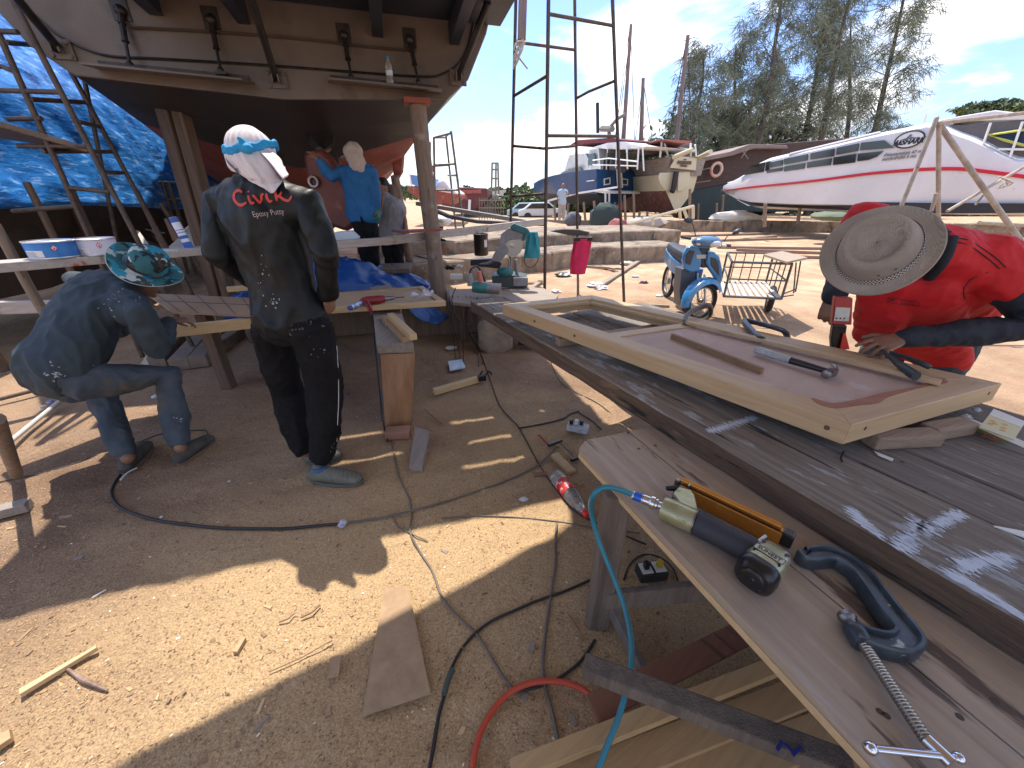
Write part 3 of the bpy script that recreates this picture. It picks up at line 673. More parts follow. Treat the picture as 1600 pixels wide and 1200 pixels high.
# ================================================================ BLUE TARP HEAP under the hull
tarp2=mat('blue_tarp_plain',(.008,.06,.24),(.015,.09,.34),scale=4,rough=.4,bump=.5,bscale=12,spots=[((.12,.17,.28),6,.58,.12)])
def heap(u,v):
    x0=-2.95+u*2.2; y=3.80+.5*u+v*1.0
    prof=.50+.26*math.sin(u*3.0)-.40*u*u
    z=prof*math.sin(min(1,v*1.15+.12)*math.pi*.62)**.6 if v<.9 else prof*.9
    rdg=lambda a:(1-min(1,2.5*abs(noise.noise(a))))**2
    z=max(.03,z)+.07*noise.noise(V(u*7,v*4,1))+.08*rdg(V(u*4+v*1.5,v*2.2-u*2,4))+.03*rdg(V(u*8,v*5+u*5,8))+.008*noise.noise(V(u*20,v*10,3)); x0+=.05*noise.noise(V(u*9,v*7,11)); y+=.08*noise.noise(V(u*8,v*6,13))
    return V(x0,y,z+.12)
hp=MB().grid(heap,110,44).build('tarpaulin_heap',tarp2,smooth=80,solid=.004,loc=(-1.6,4.1,0)); tag(hp,'crumpled plain blue tarpaulin heaped on the ground behind the wooden door blank','tarpaulin')
for i,(x0,y0,x1,y1,Y,m) in enumerate(((470,372,505,382,4.1,'w'),(545,378,570,390,4.2,'p'),)): pass
mb=MB(); mb.slab([PY(x,y,4.3) for x,y in ((520,363),(547,360),(560,372),(545,384),(522,380))],(0,.1,0)); o=mb.build('plastic_bag',mat('bag_pale',(.55,.62,.68),rough=.3),smooth=60,bevel=.02,loc=PY(540,372,4.3)); tag(o,'pale crumpled plastic bag lying on the blue tarpaulin heap','bag')
for i,(x,y,z,l,w_,h,lab) in enumerate(((-2.3,4.6,.28,1.6,.5,.55,'dark crate mass under the blue tarpaulin at left'),(-.75,4.75,.2,1.2,.5,.4,'dark crate under the right end of the blue tarpaulin'))):
    o=MB().box((x,y,z),(l,w_,h),R(14)).build('wooden_crate',postd,bevel=.01,loc=(x,y,0)); tag(o,lab,'crate')
# ================================================================ DOOR BLANK on trestle (centre left)
oak=wood('fresh_oak',(.48,.32,.17),(.36,.225,.115),ang=R(17),rough=.55,bump=.12,scale=6,spots=[((.30,.17,.08),6,.66,.06)])
oakp=wood('pale_pine',(.60,.44,.25),(.50,.34,.17),ang=R(17),rough=.55,bump=.1)
ply=mat('ply_brown',(.36,.20,.10),(.26,.13,.065),scale=3,stretch=(6,6,.8),rough=.5,bump=.05)
Z2=.70
a=PZ(488,484,Z2);b=PZ(697,471,Z2);c_=PZ(662,447,Z2);d_=PZ(492,460,Z2)
t=thing('door_blank','unfinished wooden door lying flat on a trestle with the red drill on it','door',(a+b)*.5)
n_=(d_-a).normalized(); ex=(b-a).normalized()
MB().bar(a+n_*.03-V(0,0,.02),b+n_*.03-V(0,0,.02),.06,.042).build('front_rail',oakp,t,bevel=.003)
MB().bar(d_-n_*.02-V(0,0,.02),c_-n_*.02-V(0,0,.02),.06,.042).build('back_rail',oak,t,bevel=.003)
MB().bar(b-ex*.03+n_*.06-V(0,0,.021),c_-ex*.03-n_*.05-V(0,0,.021),.06,.04).build('end_stile',oak,t,bevel=.003)
q0=(a+n_*.062);q1=(b-ex*.062+n_*.062);q2=(c_-ex*.062-n_*.052);q3=(d_-n_*.052)
MB().slab([q-V(0,0,.016) for q in (q0,q1,q2,q3)],(0,0,-.014)).build('panel',mat('panel_beige',(.46,.33,.21),(.40,.28,.18),scale=3,rough=.7),t)
# kerfed board and beams left of the worker
kb=wood('kerfed_board',(.42,.28,.17),(.34,.22,.13),ang=R(10),rough=.7,bump=.1)
p=[PZ(225,459,.72),PZ(250,488,.70),PZ(420,496,.70),PZ(420,470,.72)]
o=MB().slab([PZ(228,458,.71),PZ(270,487,.71),PZ(500,497,.71),PZ(500,470,.71)][::1],(0,0,-.016)).build('scored_board',kb,loc=PZ(300,480,.70))
tag(o,'flat brown board scored with square lines between the two near workers','board')
A_=PZ(270,487,.712);B_=PZ(500,497,.712);C2=PZ(500,470,.712);D2=PZ(228,458,.712); mb=MB()
for k in (.0,.12,.25,.38,.51,.64,.77): 
    k+=.06; mb.bar(A_.lerp(B_,k),D2.lerp(C2,k),.005,.003)
mb.bar(A_.lerp(D2,.55),B_.lerp(C2,.55),.004,.003)
l=mb.build('scored_lines',mat('score',(.14,.085,.05)),o); l.matrix_parent_inverse=Matrix.Translation(-o.location)
a=PZ(232,522,.64); b=PZ(405,503,.64); o=MB().bar(a,b,.045,.08).build('timber_beam',oakp,bevel=.004); recenter(o,a); tag(o,'fresh yellow timber beam along the front of the scored board','beam')
a=PZ(355,452,.66); b=PZ(392,449,.66); o=MB().bar(a,b,.06,.05).build('timber_beam',oakp,bevel=.004); recenter(o,a); tag(o,'short fresh timber batten beside the left post by the blue tarpaulin','beam')
for k,(x,y) in enumerate(((300,497),(392,484))):
    g0=PZ(x,y,.66); o=MB().bar(V(g0.x,g0.y+.12,0),g0+V(0,.12,.0),.09,.09).build('support_post',postd,bevel=.006,loc=V(g0.x,g0.y+.12,0)); tag(o,['dark trestle leg under the scored board','dark trestle leg right of the scored board behind the black shirted man'][k],'trestle')
# trestle under the door: long weathered beam end-on with plywood upright
tw=wood('weathered_beam',(.36,.31,.27),(.24,.2,.17),ang=R(80),rough=.85,bump=.8)
o=thing('trestle','trestle of a grey beam on an upright reddish brown board under the door blank','trestle',PZ(620,682,0))
e0=PZ(588,538,.625);e1=PZ(646,536,.625);f0=PZ(577,440,.62);f1=PZ(607,437,.62)
MB().slab([e0,e1,f1,f0],(0,0,-.07)).build('top_beam',tw,o,bevel=.008)
g0=PZ(602,672,0);g1=PZ(643,664,0)
MB().slab([e0+V(.01,.02,-.08),e1+V(-.01,.02,-.08),g1,g0],V(0,.03,0)).build('upright_board',ply,o)
MB().box(PZ(622,676,.03),(.17,.09,.06),R(8)).build('foot_block',mat('foot_red',(.33,.17,.12),(.25,.13,.09),rough=.7),o,bevel=.006)
MB().bar(PZ(592,520,.6)+V(0,.5,-.05),V(-.98,2.95,0),.06,.06).build('rear_leg',postd,o)
# two short pine blocks crossed on the beam
for k,(x0,y0,x1,y1,z,lab,mm,w_) in enumerate(((600,497,634,531,.645,'lower fresh pine block on the trestle beam beside the rag',oak,.045),(610,493,646,527,.685,'upper fresh pine block stacked on the trestle beam',oakp,.05))):
    a=PZ(x0,y0,z);b=PZ(x1,y1,z); o=MB().bar(a,b,w_,.04).build('pine_block',mm,bevel=.003); recenter(o,a); tag(o,lab,'wood block')
o=MB().slab([PZ(592,498,.628),PZ(622,494,.628),PZ(634,508,.628),PZ(604,512,.628)],(0,0,.012)).build('wood_offcut',tw,loc=PZ(610,500,.63)); tag(o,'thin grey offcut under the pine blocks on the trestle beam','board')
# cribbing timbers on the ground at left
for k,(x0,y0,x1,y1,w_) in enumerate(((245,566,285,520,.14),(280,570,322,520,.16),(310,566,348,516,.15),(335,545,385,512,.12))):
    a=PZ(x0,y0,.06);b=PZ(x1,y1,.06); o=MB().bar(a,b,w_,.12,w2=w_*.9).build('cribbing_timber',mat('crib_wood',(.24,.18,.14),(.15,.11,.085),scale=5,rough=.9,bump=.8,bscale=20),bevel=.012); recenter(o,a)
    tag(o,['leftmost weathered cribbing timber on the ground behind the bent man','second weathered cribbing timber from the left on the ground','third weathered cribbing timber from the left on the ground','rightmost short cribbing timber near the left post'][k],'timber','cribbing timbers on the ground')
o=MB().slab([PZ(x,y,.012) for x,y in ((215,578),(250,520),(262,505),(300,505),(262,540),(245,575))],(0,0,.006)).build('board_scrap',mat('ply_sun',(.62,.53,.40)),loc=PZ(240,550,0)); tag(o,'thin pale board lying left of the cribbing timbers','board')
# ================================================================ foot-level things on the left
pale=mat('pvc_pale',(.62,.60,.56),(.5,.47,.42),scale=8,rough=.5)
def rod(name,pts,r,m,label,cat,n=10,sp=0):
    o=MB().tube(pts,r,n,smoothpath=sp).build(name,m,smooth=50); recenter(o,Vector(pts[0])); return tag(o,label,cat)
rod('pipe',[PZ(6,698,.05),PZ(92,628,.05)],.016,pale,'white pipe lying on the ground at the left edge','pipe')
rod('pole',[PZ(26,742,.03),PY(-6,655,1.35)],.027,post,'grey pole foot standing on the ground at the left edge','post')
rod('pole',[PZ(-10,626,.03),PZ(85,602,.04)],.016,postd,'thin dark stick on the ground at the far left below the bent man','stick')
o=MB().bar(PZ(-10,802,.03),PZ(46,788,.03),.07,.05).build('wood_block',tw,bevel=.004,loc=PZ(10,800,0)); tag(o,'grey wood block at the left edge in the sun patch','wood block')
def crumple(name,px,py,z,s,m,label,cat,el=(1,1,.6),n=14):
    c=PZ(px,py,z); mb=MB(); mb.ell((0,0,0),s,n=n,m=9); sd_=random.random()*99
    for v in mb.v:
        k=1+.55*noise.noise(v*(3.0/s)+V(sd_,0,0))+.3*noise.noise(v*(8/s)+V(0,sd_,0)); v.x*=k*el[0]; v.y*=k*el[1]; v.z=v.z*k*el[2]
    for v in mb.v: v+=c
    o=mb.build(name,m,smooth=35,loc=c); return tag(o,label,cat)
litw=mat('litter_white',(.72,.72,.74),(.5,.5,.56),scale=30,rough=.6); litb=mat('litter_blue',(.06,.1,.4),(.5,.55,.7),scale=25,rough=.4)
crumple('litter',78,628,.02,.022,litb,'crushed blue and white can near the white pipe at left','litter')
crumple('litter',66,636,.015,.016,litw,'white scrap beside the crushed blue can','litter')
crumple('litter',242,620,.012,.024,litw,'crumpled white wrapper behind the bent man legs','litter')
crumple('litter',535,818,.012,.018,mat('lit_lilac',(.62,.62,.8),(.3,.3,.4),scale=40),'crumpled lilac wrapper beside the black cable on the ground','litter',(1,1.5,.6))
crumple('litter',818,780,.012,.02,litw,'white plastic scrap on the sawdust left of the soda bottle','litter',(1.2,.8,.35))
crumple('litter',543,615,.01,.014,mat('lit_blue2',(.04,.1,.16)),'small dark blue rag scrap right of the black trouser leg','litter')
crumple('litter',358,752,.006,.007,litw,'tiny white crumb between the cable and the dark damp patch','litter')
crumple('litter',252,808,.006,.008,litw,'tiny white crumb beside the black cable loop','litter')
# ================================================================ MAIN WORK BENCH
ZB=.78; bd=V(.455,-.89,0).normalized(); bn=V(.89,.455,0).normalized(); B0=V(.746,.897,0)
def bp(l,nn,z): return B0+bd*l+bn*nn+V(0,0,z)
bang=math.atan2(bd.y,bd.x)
bw1=wood('bench_plank_near',(.35,.29,.235),(.17,.135,.108),ang=bang,rough=.92,bump=1.3,scale=4,spots=[((.60,.66,.74),1.6,.655,.02,(.8,1.6,1)),((.42,.42,.43),7,.565,.07,(1,3,3)),((.035,.03,.028),3,.60,.06,(.6,8,8)),((.25,.10,.07),2.2,.68,.06)])
bw2=wood('bench_plank_grey',(.28,.24,.205),(.13,.11,.095),ang=bang,rough=.92,bump=1.0,scale=4,spots=[((.36,.37,.40),12,.63,.05,(1,6,6)),((.03,.025,.025),4,.66,.02)])
wp=mat('white_putty',(.56,.63,.76),(.66,.70,.76),scale=8,stretch=(.7,9,9),rotv=(0,0,-bang),rough=.85,bump=.8,bscale=14,bstretch=(1,14,14),spots=[((.30,.30,.32),9,.60,.05,(.8,9,9))])
bench=thing('work_bench','massive work bench of rough grey planks with white paint smears, carrying the big door frame','work bench',bp(-.6,.6,0))
def beam(name,n0,n1,l0,l1,z,h,m,wav=0.0,parent=None,chew=0):
    """long plank with slightly uneven sawn edges"""
    k=60; rs=[]
    for i in range(k+1):
        l=l0+(l1-l0)*i/k; w=wav*noise.noise(V(l*3,n0*9,1)); w2=wav*noise.noise(V(l*3,n1*9,5)); c=chew*max(0,noise.noise(V(l*6,n0,8)))
        e=.006
        rs.append([bp(l,n0+w+c,z-h),bp(l,n0+w,z-e-c),bp(l,n0+w+e,z),bp(l,n1+w2-e,z),bp(l,n1+w2,z-e),bp(l,n1+w2,z-h)])
    mbx=MB().rings(rs)
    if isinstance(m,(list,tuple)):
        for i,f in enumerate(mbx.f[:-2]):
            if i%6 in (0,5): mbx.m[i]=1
    return mbx.build(name,m,parent,smooth=35)
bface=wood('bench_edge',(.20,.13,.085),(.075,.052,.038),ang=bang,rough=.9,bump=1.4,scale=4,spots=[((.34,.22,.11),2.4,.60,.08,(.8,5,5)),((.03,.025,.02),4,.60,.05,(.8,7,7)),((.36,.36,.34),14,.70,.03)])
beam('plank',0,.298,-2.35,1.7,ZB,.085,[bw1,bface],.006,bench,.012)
beam('plank',.302,.498,-1.7,1.7,ZB-.003,.06,bw2,.003,bench)
beam('plank',.506,.79,-1.7,1.7,ZB-.001,.06,bw2,.003,bench)
beam('plank',.798,1.17,-1.7,1.7,ZB-.002,.06,bw2,.003,bench)
# white smears (thin putty patches following the photo)
def smear(pts,z=ZB,th=.0025,nm='paint_smear'):
    P=[PZ(x,y,z) for x,y in pts]; Q=[((q-B0).dot(bd),(q-B0).dot(bn)) for q in spline(P,5,True)]; n=len(Q)
    l0=min(a for a,b in Q)-.02;l1=max(a for a,b in Q)+.02;n0=min(b for a,b in Q)-.01;n1=max(b for a,b in Q)+.01
    def inside(x,y):
        c=False
        for i in range(n):
            (x1,y1),(x2,y2)=Q[i],Q[i-1]
            if (y1>y)!=(y2>y) and x<(x2-x1)*(y-y1)/(y2-y1)+x1: c=not c
        return c
    b_=MB(); hl,hn=.0035,.0011; y=n0
    while y<n1:
        sh=.022*noise.noise(V(y*260,7,z))+.010*noise.noise(V(y*900,3,1)); x=l0; run=None
        while x<l1+hl:
            ok=x<l1 and inside(x+sh*(1 if x>(l0+l1)/2 else -1),y+.003*noise.noise(V(x*60,y*60,2))) and noise.noise(V(x*28,y*330,5))>-.42
            if ok and run is None: run=x
            if not ok and run is not None:
                q=[B0+bd*u_+bn*v_+V(0,0,z+.0012) for u_,v_ in ((run,y),(x,y),(x,y+hn),(run,y+hn))]; b_.add(q,[(0,1,2,3)]); run=None
            x+=hl
        y+=hn
    return b_.build(nm,wp,bench)
smear([(1320,794),(1336,795),(1352,810),(1372,832),(1384,842),(1370,840),(1350,826),(1332,812)])
smear([(1392,846),(1405,834),(1425,832),(1433,846),(1428,862),(1412,864),(1396,856)])
smear([(1430,826),(1436,820),(1455,812),(1480,800),(1500,798),(1508,806),(1494,816),(1468,828),(1452,838),(1440,834)])
smear([(1415,822),(1424,806),(1434,810),(1440,824),(1430,834),(1420,832)])
smear([(1484,876),(1500,870),(1520,868),(1536,864),(1552,862),(1574,866),(1584,878),(1570,888),(1550,884),(1530,892),(1510,898),(1492,888)])
smear([(1467,892),(1490,890),(1520,910),(1560,935),(1600,962),(1625,985),(1590,965),(1540,935),(1500,912)])
smear([(1102,672),(1120,666),(1152,656),(1176,650),(1180,655),(1155,664),(1130,672),(1110,676)])
# bench supports
for k,(l,nn) in enumerate(((-1.7,1.0),(1.2,.5),(1.3,1.05),(-.6,1.0))):
    p=bp(l,nn,0); MB().bar(V(p.x,p.y,0),bp(l,nn,ZB-.09),.1,.1).build('bench_leg',postd,bench,bevel=.008)
MB().bar(bp(-1.3,.15,ZB-.12),bp(-1.3,1.1,ZB-.10),.08,.06).build('cross_bearer',postd,bench,bevel=.006)
# lower side table of two smooth boards
ZT=.69
K=[PZ(905,700,ZT),PZ(916,687,ZT),PZ(965,678,ZT),PZ(1042,660,ZT)]
tw1=wood('table_board',(.44,.345,.255),(.30,.225,.165),ang=R(-68),rough=.6,bump=.25,scale=3,spots=[((.10,.07,.055),2.6,.62,.06,(1,5,5)),((.42,.36,.33),4,.6,.1,(1,6,6)),((.07,.045,.035),13,.72,.01)])
st=thing('side_table','low side table of two worn boards carrying the nail gun and big clamp','work bench',PZ(960,760,0))
g1=PZ(982,674,ZT); g2=PZ(1420,1035,ZT); gd=(g2-g1); G3=g1+gd*1.9
e2=PZ(1380,1200,ZT); E3=K[0]+(e2-K[0])*1.6
gl=V(gd.y,-gd.x,0).normalized()*.002
MB().slab([K[0],K[1],K[2],g1+gl,G3+gl,E3],(0,0,-.022)).build('front_board',tw1,st,bevel=.0015)
r0=PZ(1042,660,ZT)+bn*.12; 
MB().slab([g1-gl,K[3],r0,bp(1.2,.14,ZT),G3-gl],(0,0,-.022)).build('back_board',tw1,st,bevel=.0015)
edge=(e2-K[0]).normalized(); en=V(edge.y,-edge.x,0)
if en.x>0: en=-en
MB().slab([K[0]+en*.001,E3+en*.001,E3-en*.012,K[0]-en*.012],(0,0,-.001)).build('edge_shadow_line',oakp,st) if False else None
MB().slab([V(p.x,p.y,ZT-.023) for p in (K[0],E3,E3-en*.05,K[0]-en*.05)],(0,0,-.02)).build('edge_batten',oakp,st)
# nail holes / plugs
for (x,y) in ((998,701),(1024,696),(1375,1112),(1385,1118),(1500,1120),(1555,1095)):
    p=PZ(x,y,ZT+.0005); MB().lathe([(.001,.0006),(.0055,.0006),(.006,0)],p,(0,0,1),14,cap=False).build('plug',mat('plug_dark',(.08,.055,.045),rough=.7),st)
leg=wood('leg_wood',(.24,.19,.15),(.12,.09,.07),axis='z',scale=3,bump=1.0)
mb=MB(); a=PZ(940,1078,0); b=V(PZ(962,772,.6).x,PZ(962,772,.6).y,ZT-.03)
b=PZ(958,778,ZT-.03)
mb.bar(V(b.x+.02,b.y+.03,0),b+V(.02,.03,0),.085,.07); lg=mb.build('table_leg',leg,st,bevel=.01)
LB=V(b.x+.02,b.y+.03,0)
# braces: lower pair
brc=MB().bar(PZ(912,1040,.36)*1,PZ(1330,1200,.40),.05,.045).build('diagonal_brace',leg,st,bevel=.005)
for (x0,y0,x1,y1) in ((1222,1158,1214,1172),(1252,1166,1238,1180),(1226,1162,1240,1176)): MB().bar(PZ(x0,y0,.4185),PZ(x1,y1,.4195),.007,.002).build('blue_mark',mat('ink_blue',(.02,.04,.22),rough=.6),brc)
MB().bar(LB+V(.0,-.02,.16),PZ(1110,922,.34),.028,.075).build('diagonal_brace',leg,st,bevel=.005)
MB().bar(LB+V(.03,.0,.12),PZ(1010,1058,.02),.03,.05).build('diagonal_brace',wood('brace_dk',(.2,.17,.15),(.12,.1,.085),axis='z'),st,bevel=.005)
for q in (E3-en*.12+V(0,.35,0),E3+V(.45,.5,0)): MB().bar(V(q.x,q.y,0),V(q.x,q.y,ZT-.03),.08,.08).build('table_leg',leg,st,bevel=.008)
inkb=mat('ink_blue',(.02,.04,.22),rough=.6)
# ================================================================ DOOR FRAME on the bench
ZD=.90; TH=.070
fr=wood('frame_fresh',(.54,.39,.23),(.42,.285,.155),ang=R(-53),rough=.5,bump=.15,scale=5,spots=[((.36,.22,.11),4,.64,.08,(1,7,7)),((.30,.09,.05),16,.75,.01)])
fr2=wood('frame_fresh_cross',(.54,.39,.23),(.44,.30,.165),ang=R(20),rough=.5,bump=.15,scale=5,spots=[((.36,.22,.11),4,.66,.08,(1,7,7))])
panm=mat('panel_pinkish',(.50,.37,.31),(.41,.30,.25),scale=6,stretch=(1,.3,1),rot=R(53),rough=.75,bump=.1,spots=[((.50,.42,.39),9,.58,.12),((.2,.1,.08),26,.72,.03)])
DA=PZ(785,475,ZD);DB=PZ(1330,664,ZD);DC=PZ(1566,599,ZD);DD=PZ(925,461,ZD)
dt=thing('door_frame','large fresh wooden door frame with pinkish panel and open window, lying on the bench','door',(DA+DC)*.5)
def mem(a,b,c,d,m,name='stile',h=TH,z=0): return MB().slab([V(p.x,p.y,ZD+z) for p in (a,b,c,d)],(0,0,-h)).build(name,m,dt,bevel=.0025)
def L4(A,B,t): return A.lerp(B,t)
def dp(u,v): # u along A->B, v across
    p=DA.lerp(DB,u); q=DD.lerp(DC,u); return p.lerp(q,v)
lenU=(DB-DA).length; wU=(DC-DB).length
su=.085/.8; 
mem(dp(0,0),dp(1,0),dp(.947,.125),dp(.055,.14),fr)           # near long stile
mem(dp(1,0),dp(1,1),dp(.947,.875),dp(.947,.125),fr2,'rail') # right rail
mem(dp(0,1),dp(1,1),dp(.947,.875),dp(.05,.86),fr)           # far stile
mem(dp(0,0),dp(0,1),dp(.05,.86),dp(.055,.14),fr2,'rail')     # left rail
u1=.455
mem(dp(u1-.03,.134),dp(u1+.005,.13),dp(u1+.005,.88),dp(u1-.03,.875),fr2,'cross_rail',TH,-.001)
mem(dp(u1+.006,.13),dp(.9465,.126),dp(.9465,.874),dp(u1+.006,.88),panm,'panel',.012,-.008)
# inner window bead
for (p,q,r_,s_) in ((dp(.055,.141),dp(u1-.031,.137),dp(u1-.031,.165),dp(.06,.17)),(dp(.05,.859),dp(u1-.031,.87),dp(u1-.031,.83),dp(.06,.82)),(dp(.0505,.16),dp(.0505,.82),dp(.065,.82),dp(.065,.16))):
    mem(p,q,r_,s_,fr2,'window_bead',.018,-.014)
# putty brushed on the mitre corner, stopped screw holes
put=mat('brown_putty',(.27,.10,.055),(.34,.16,.09),scale=30,rough=.6)
def blot(pts,name,m,z,par,k=5):
    P=spline([PZ(x,y,z) for x,y in pts],k,True); b_=MB(); n=len(P); b_.v=[p+V(0,0,.0012) for p in P]+[p-V(0,0,.004) for p in P]
    b_.f=[list(range(n))]+[(j,(j+1)%n,n+(j+1)%n,n+j) for j in range(n)]; b_.m=[0]*len(b_.f); return b_.build(name,m,par)
blot([(1268,622),(1290,628),(1305,630),(1340,624),(1380,614),(1420,606),(1445,600),(1470,594),(1480,598),(1440,606),(1390,620),(1372,630),(1340,634),(1305,638),(1280,632)],'putty_smear',put,ZD,dt)
dfront=(DB-DA).normalized(); fn=V(dfront.y,-dfront.x,0); fn=-fn if fn.y>0 else fn
dright=(DC-DB).normalized(); rn=V(dright.y,-dright.x,0)
for u in (.18,.972,.36):
    MB().lathe([(.001,.0006),(.0075,.0006),(.008,0)],dp(u,0)+V(0,0,-.035),fn,14,cap=False).build('screw_plug',mat('plug_dark',(.08,.055,.045)),dt)
for v in (.1,.93):
    MB().lathe([(.001,.0006),(.0065,.0006),(.007,0)],dp(1,v)+V(0,0,-.03),rn,14,cap=False).build('screw_plug',mat('plug_dark',(.08,.055,.045)),dt)
# packing blocks under the door
blk=wood('block_wood',(.34,.25,.18),(.22,.155,.11),ang=R(20),rough=.8,bump=.6)
for k,(x0,y0,x1,y1,w_) in enumerate(((1385,686,1462,682,.05),(1465,672,1512,664,.05))):
    a=PZ(x0,y0,ZB+.024);b=PZ(x1,y1,ZB+.024); o=MB().bar(a-(b-a)*.35,b,w_*1.15,.046).build('packing_block',blk,bevel=.008); recenter(o,b); tag(o,['nearer rough packing block under the right end of the door frame','farther rough packing block under the right end of the door frame'][k],'wood block')
a=dp(.3,-.02);b=dp(.3,1.02); o=MB().bar(V(a.x,a.y,ZB+.022),V(b.x,b.y,ZB+.022),.05,.042).build('packing_batten',blk,bevel=.004); recenter(o,V(a.x,a.y,ZB)); tag(o,'hidden cross batten carrying the left half of the door frame','wood block')
a=dp(.0,.5);
# thin batten on the panel, long moulding being fitted
darkb=wood('batten_dark',(.27,.165,.09),(.2,.12,.065),ang=R(-40),rough=.6)
a=PZ(1050,525,ZD+.005);b=PZ(1191,580,ZD+.005); o=MB().bar(a,b,.016,.026).build('thin_batten',darkb,bevel=.001); recenter(o,a); tag(o,'thin dark batten lying on the pinkish door panel','batten')
a=PZ(1072,503,ZD+.012);b=PZ(1470,598,ZD+.012); o=MB().bar(a,b,.035,.016).build('moulding_strip',fr,bevel=.002); recenter(o,a); tag(o,'long thin moulding strip along the far edge of the panel under the mans hand','batten')
# ---------------------------------------------------------------- hammer
hm=thing('claw_hammer','claw hammer with black and white grip lying on the door panel','hammer',PZ(1240,565,ZD))
z=ZD+.016; h0=PZ(1180,546,z);h1=PZ(1235,563,z);h2=PZ(1292,580,z)
MB().tube([h0,h0.lerp(h1,.15),h0.lerp(h1,.5),h1],[.013,.0175,.016,.0145],14,smoothpath=3).build('grip',mat('grip_grey',(.45,.46,.48),(.3,.31,.33),scale=40,rough=.5,bump=.4,bscale=120),hm,smooth=50)
MB().tube([h1,h1.lerp(h2,.6),h2+V(.0,0,0)],[.0145,.012,.010],14).build('shaft',mat('rubber_blk',(.015,.016,.018),rough=.35),hm,smooth=50)
ax=PZ(1322,573,z)-PZ(1278,588,z); ax.z=0; ax=ax.normalized(); hc=PZ(1300,582,z)
steel=mat('steel_worn',(.30,.30,.30),(.16,.15,.15),scale=20,rough=.38,metal=.9,bump=.1,bscale=60)
mb=MB(); mb.lathe([(.012,0),(.0155,.002),(.0155,.014),(.011,.02),(.012,.032)],hc-ax*.045,ax,18); mb.bar(hc-ax*.02,hc+ax*.016,.024,.026)
for s_ in(-1,1):
    sd_=V(-ax.y,ax.x,0)*0+V(0,0,1)
    mb.tube([hc+ax*.014+V(0,0,.006*s_),hc+ax*.034+V(0,0,.008*s_)+V(-ax.y,ax.x,0)*.006,hc+ax*.05+V(0,0,.009*s_)+V(-ax.y,ax.x,0)*.02,hc+ax*.055+V(0,0,.009*s_)+V(-ax.y,ax.x,0)*.034],[.009,.007,.005,.003],8,smoothpath=3)
mb.build('hammer_head',steel,hm,smooth=40)
# ---------------------------------------------------------------- G clamps
clb=mat('clamp_blue',(.09,.11,.13),(.05,.062,.075),scale=14,rough=.34,metal=.5,spots=[((.42,.42,.38),16,.64,.03),((.02,.13,.24),9,.66,.05)],bump=.15,bscale=50)
chrome=mat('chrome',(.68,.69,.72),rough=.18,metal=1); chrome2=mat('screw_steel',(.42,.40,.37),rough=.3,metal=1)
def thread(mb,a,b,r,pitch,n=12):
    a=Vector(a);b=Vector(b);L_=(b-a).length;k=int(L_/pitch); prof=[]
    for i in range(k): z=i*pitch; prof+= [(r*.78,z),(r,z+pitch*.35),(r,z+pitch*.6),(r*.78,z+pitch*.95)]
    mb.lathe(prof,a,b-a,n)
def gclamp(name,label,path,rad,screw,T,m,z,jaw,flat=1.6):
    """path: pixel polyline of the C frame on plane z; screw (p0,p1) pixel ends ; T handle pixel ends"""
    P=[PZ(x,y,z) for x,y in path]; t=thing(name,label,'clamp',P[0]-V(0,0,rad))
    MB().tube(P,rad,14,smoothpath=5,flat=flat).build('clamp_frame',m,t,smooth=55)
    MB().lathe([(.004,-.012),(.011,-.011),(.013,0),(.008,.004),(.008,.012)],PZ(*jaw,z),(PZ(*screw[1],z)-PZ(*screw[0],z)),18).build('swivel_pad',steel,t,smooth=40)
    s0=PZ(*screw[0],z);s1=PZ(*screw[1],z); mb=MB(); thread(mb,s0,s1,.0085,.0044); mb.build('screw',chrome2,t,smooth=30)
    d=(s1-s0).normalized(); MB().tube([s1-d*.002,s1+d*.035],.0088,14).build('screw_head',chrome,t,smooth=40)
    a=PZ(*T[0],z);b=PZ(*T[1],z); mb=MB(); mb.tube([a,b],.0042,12); mb.ell(a,.0065,n=12,m=8); mb.ell(b,.0065,n=12,m=8); mb.build('tommy_bar',chrome,t,smooth=40)
    return t
zc=ZT+.021
c1=gclamp('g_clamp','big dark blue G clamp with long threaded screw lying on the side table','',0,0,0,0,0,0) if False else None
P=[(1252,866),(1262,872),(1300,870),(1335,890),(1360,920),(1385,955),(1410,985),(1416,1000),(1400,1010),(1365,1003),(1335,990)]
P3=[PZ(x,y,zc) for x,y in P]; t=thing('g_clamp','big dark blue G clamp with long threaded screw lying on the side table','clamp',PZ(1380,960,ZT))
def sweep(path,ws,h,k=5):
    P=spline(path,k); W=[]; 
    for i in range(len(ws)-1):
        for q in range(k): W.append(ws[i]+(ws[i+1]-ws[i])*q/k)
    W.append(ws[-1]); rs=[]
    for i,p in enumerate(P):
        t_=(P[min(i+1,len(P)-1)]-P[max(i-1,0)]).normalized(); r=V(t_.y,-t_.x,0).normalized(); w=W[i]; hh=h
        rs.append([p+r*x*w+Z*z*hh for x,z in ((-1,-.8),(-.8,-1),(.8,-1),(1,-.8),(1,.75),(.85,1),(.62,1),(.48,.5),(-.48,.5),(-.62,1),(-.85,1),(-1,.75))])
    return MB().rings(rs)
Z=V(0,0,1)
sweep(P3,[.016,.021,.0225,.023,.0235,.0245,.026,.026,.023,.021,.020],.019).build('clamp_frame',clb,t,smooth=40,bevel=.0012)
MB().lathe([(.006,-.006),(.013,-.004),(.013,.006),(.008,.012)],P3[0]+V(.0,.0,.0),(.2,-.4,.2),18).build('fixed_pad',clb,t,smooth=40)
s0=PZ(1322,963,zc);s1=PZ(1450,1160,zc);d=(s1-s0).normalized(); hub=PZ(1335,985,zc)
MB().tube([s0+d*.022,hub,hub+d*.03],[.016,.0205,.019],16,smoothpath=3).build('threaded_boss',clb,t,smooth=50)
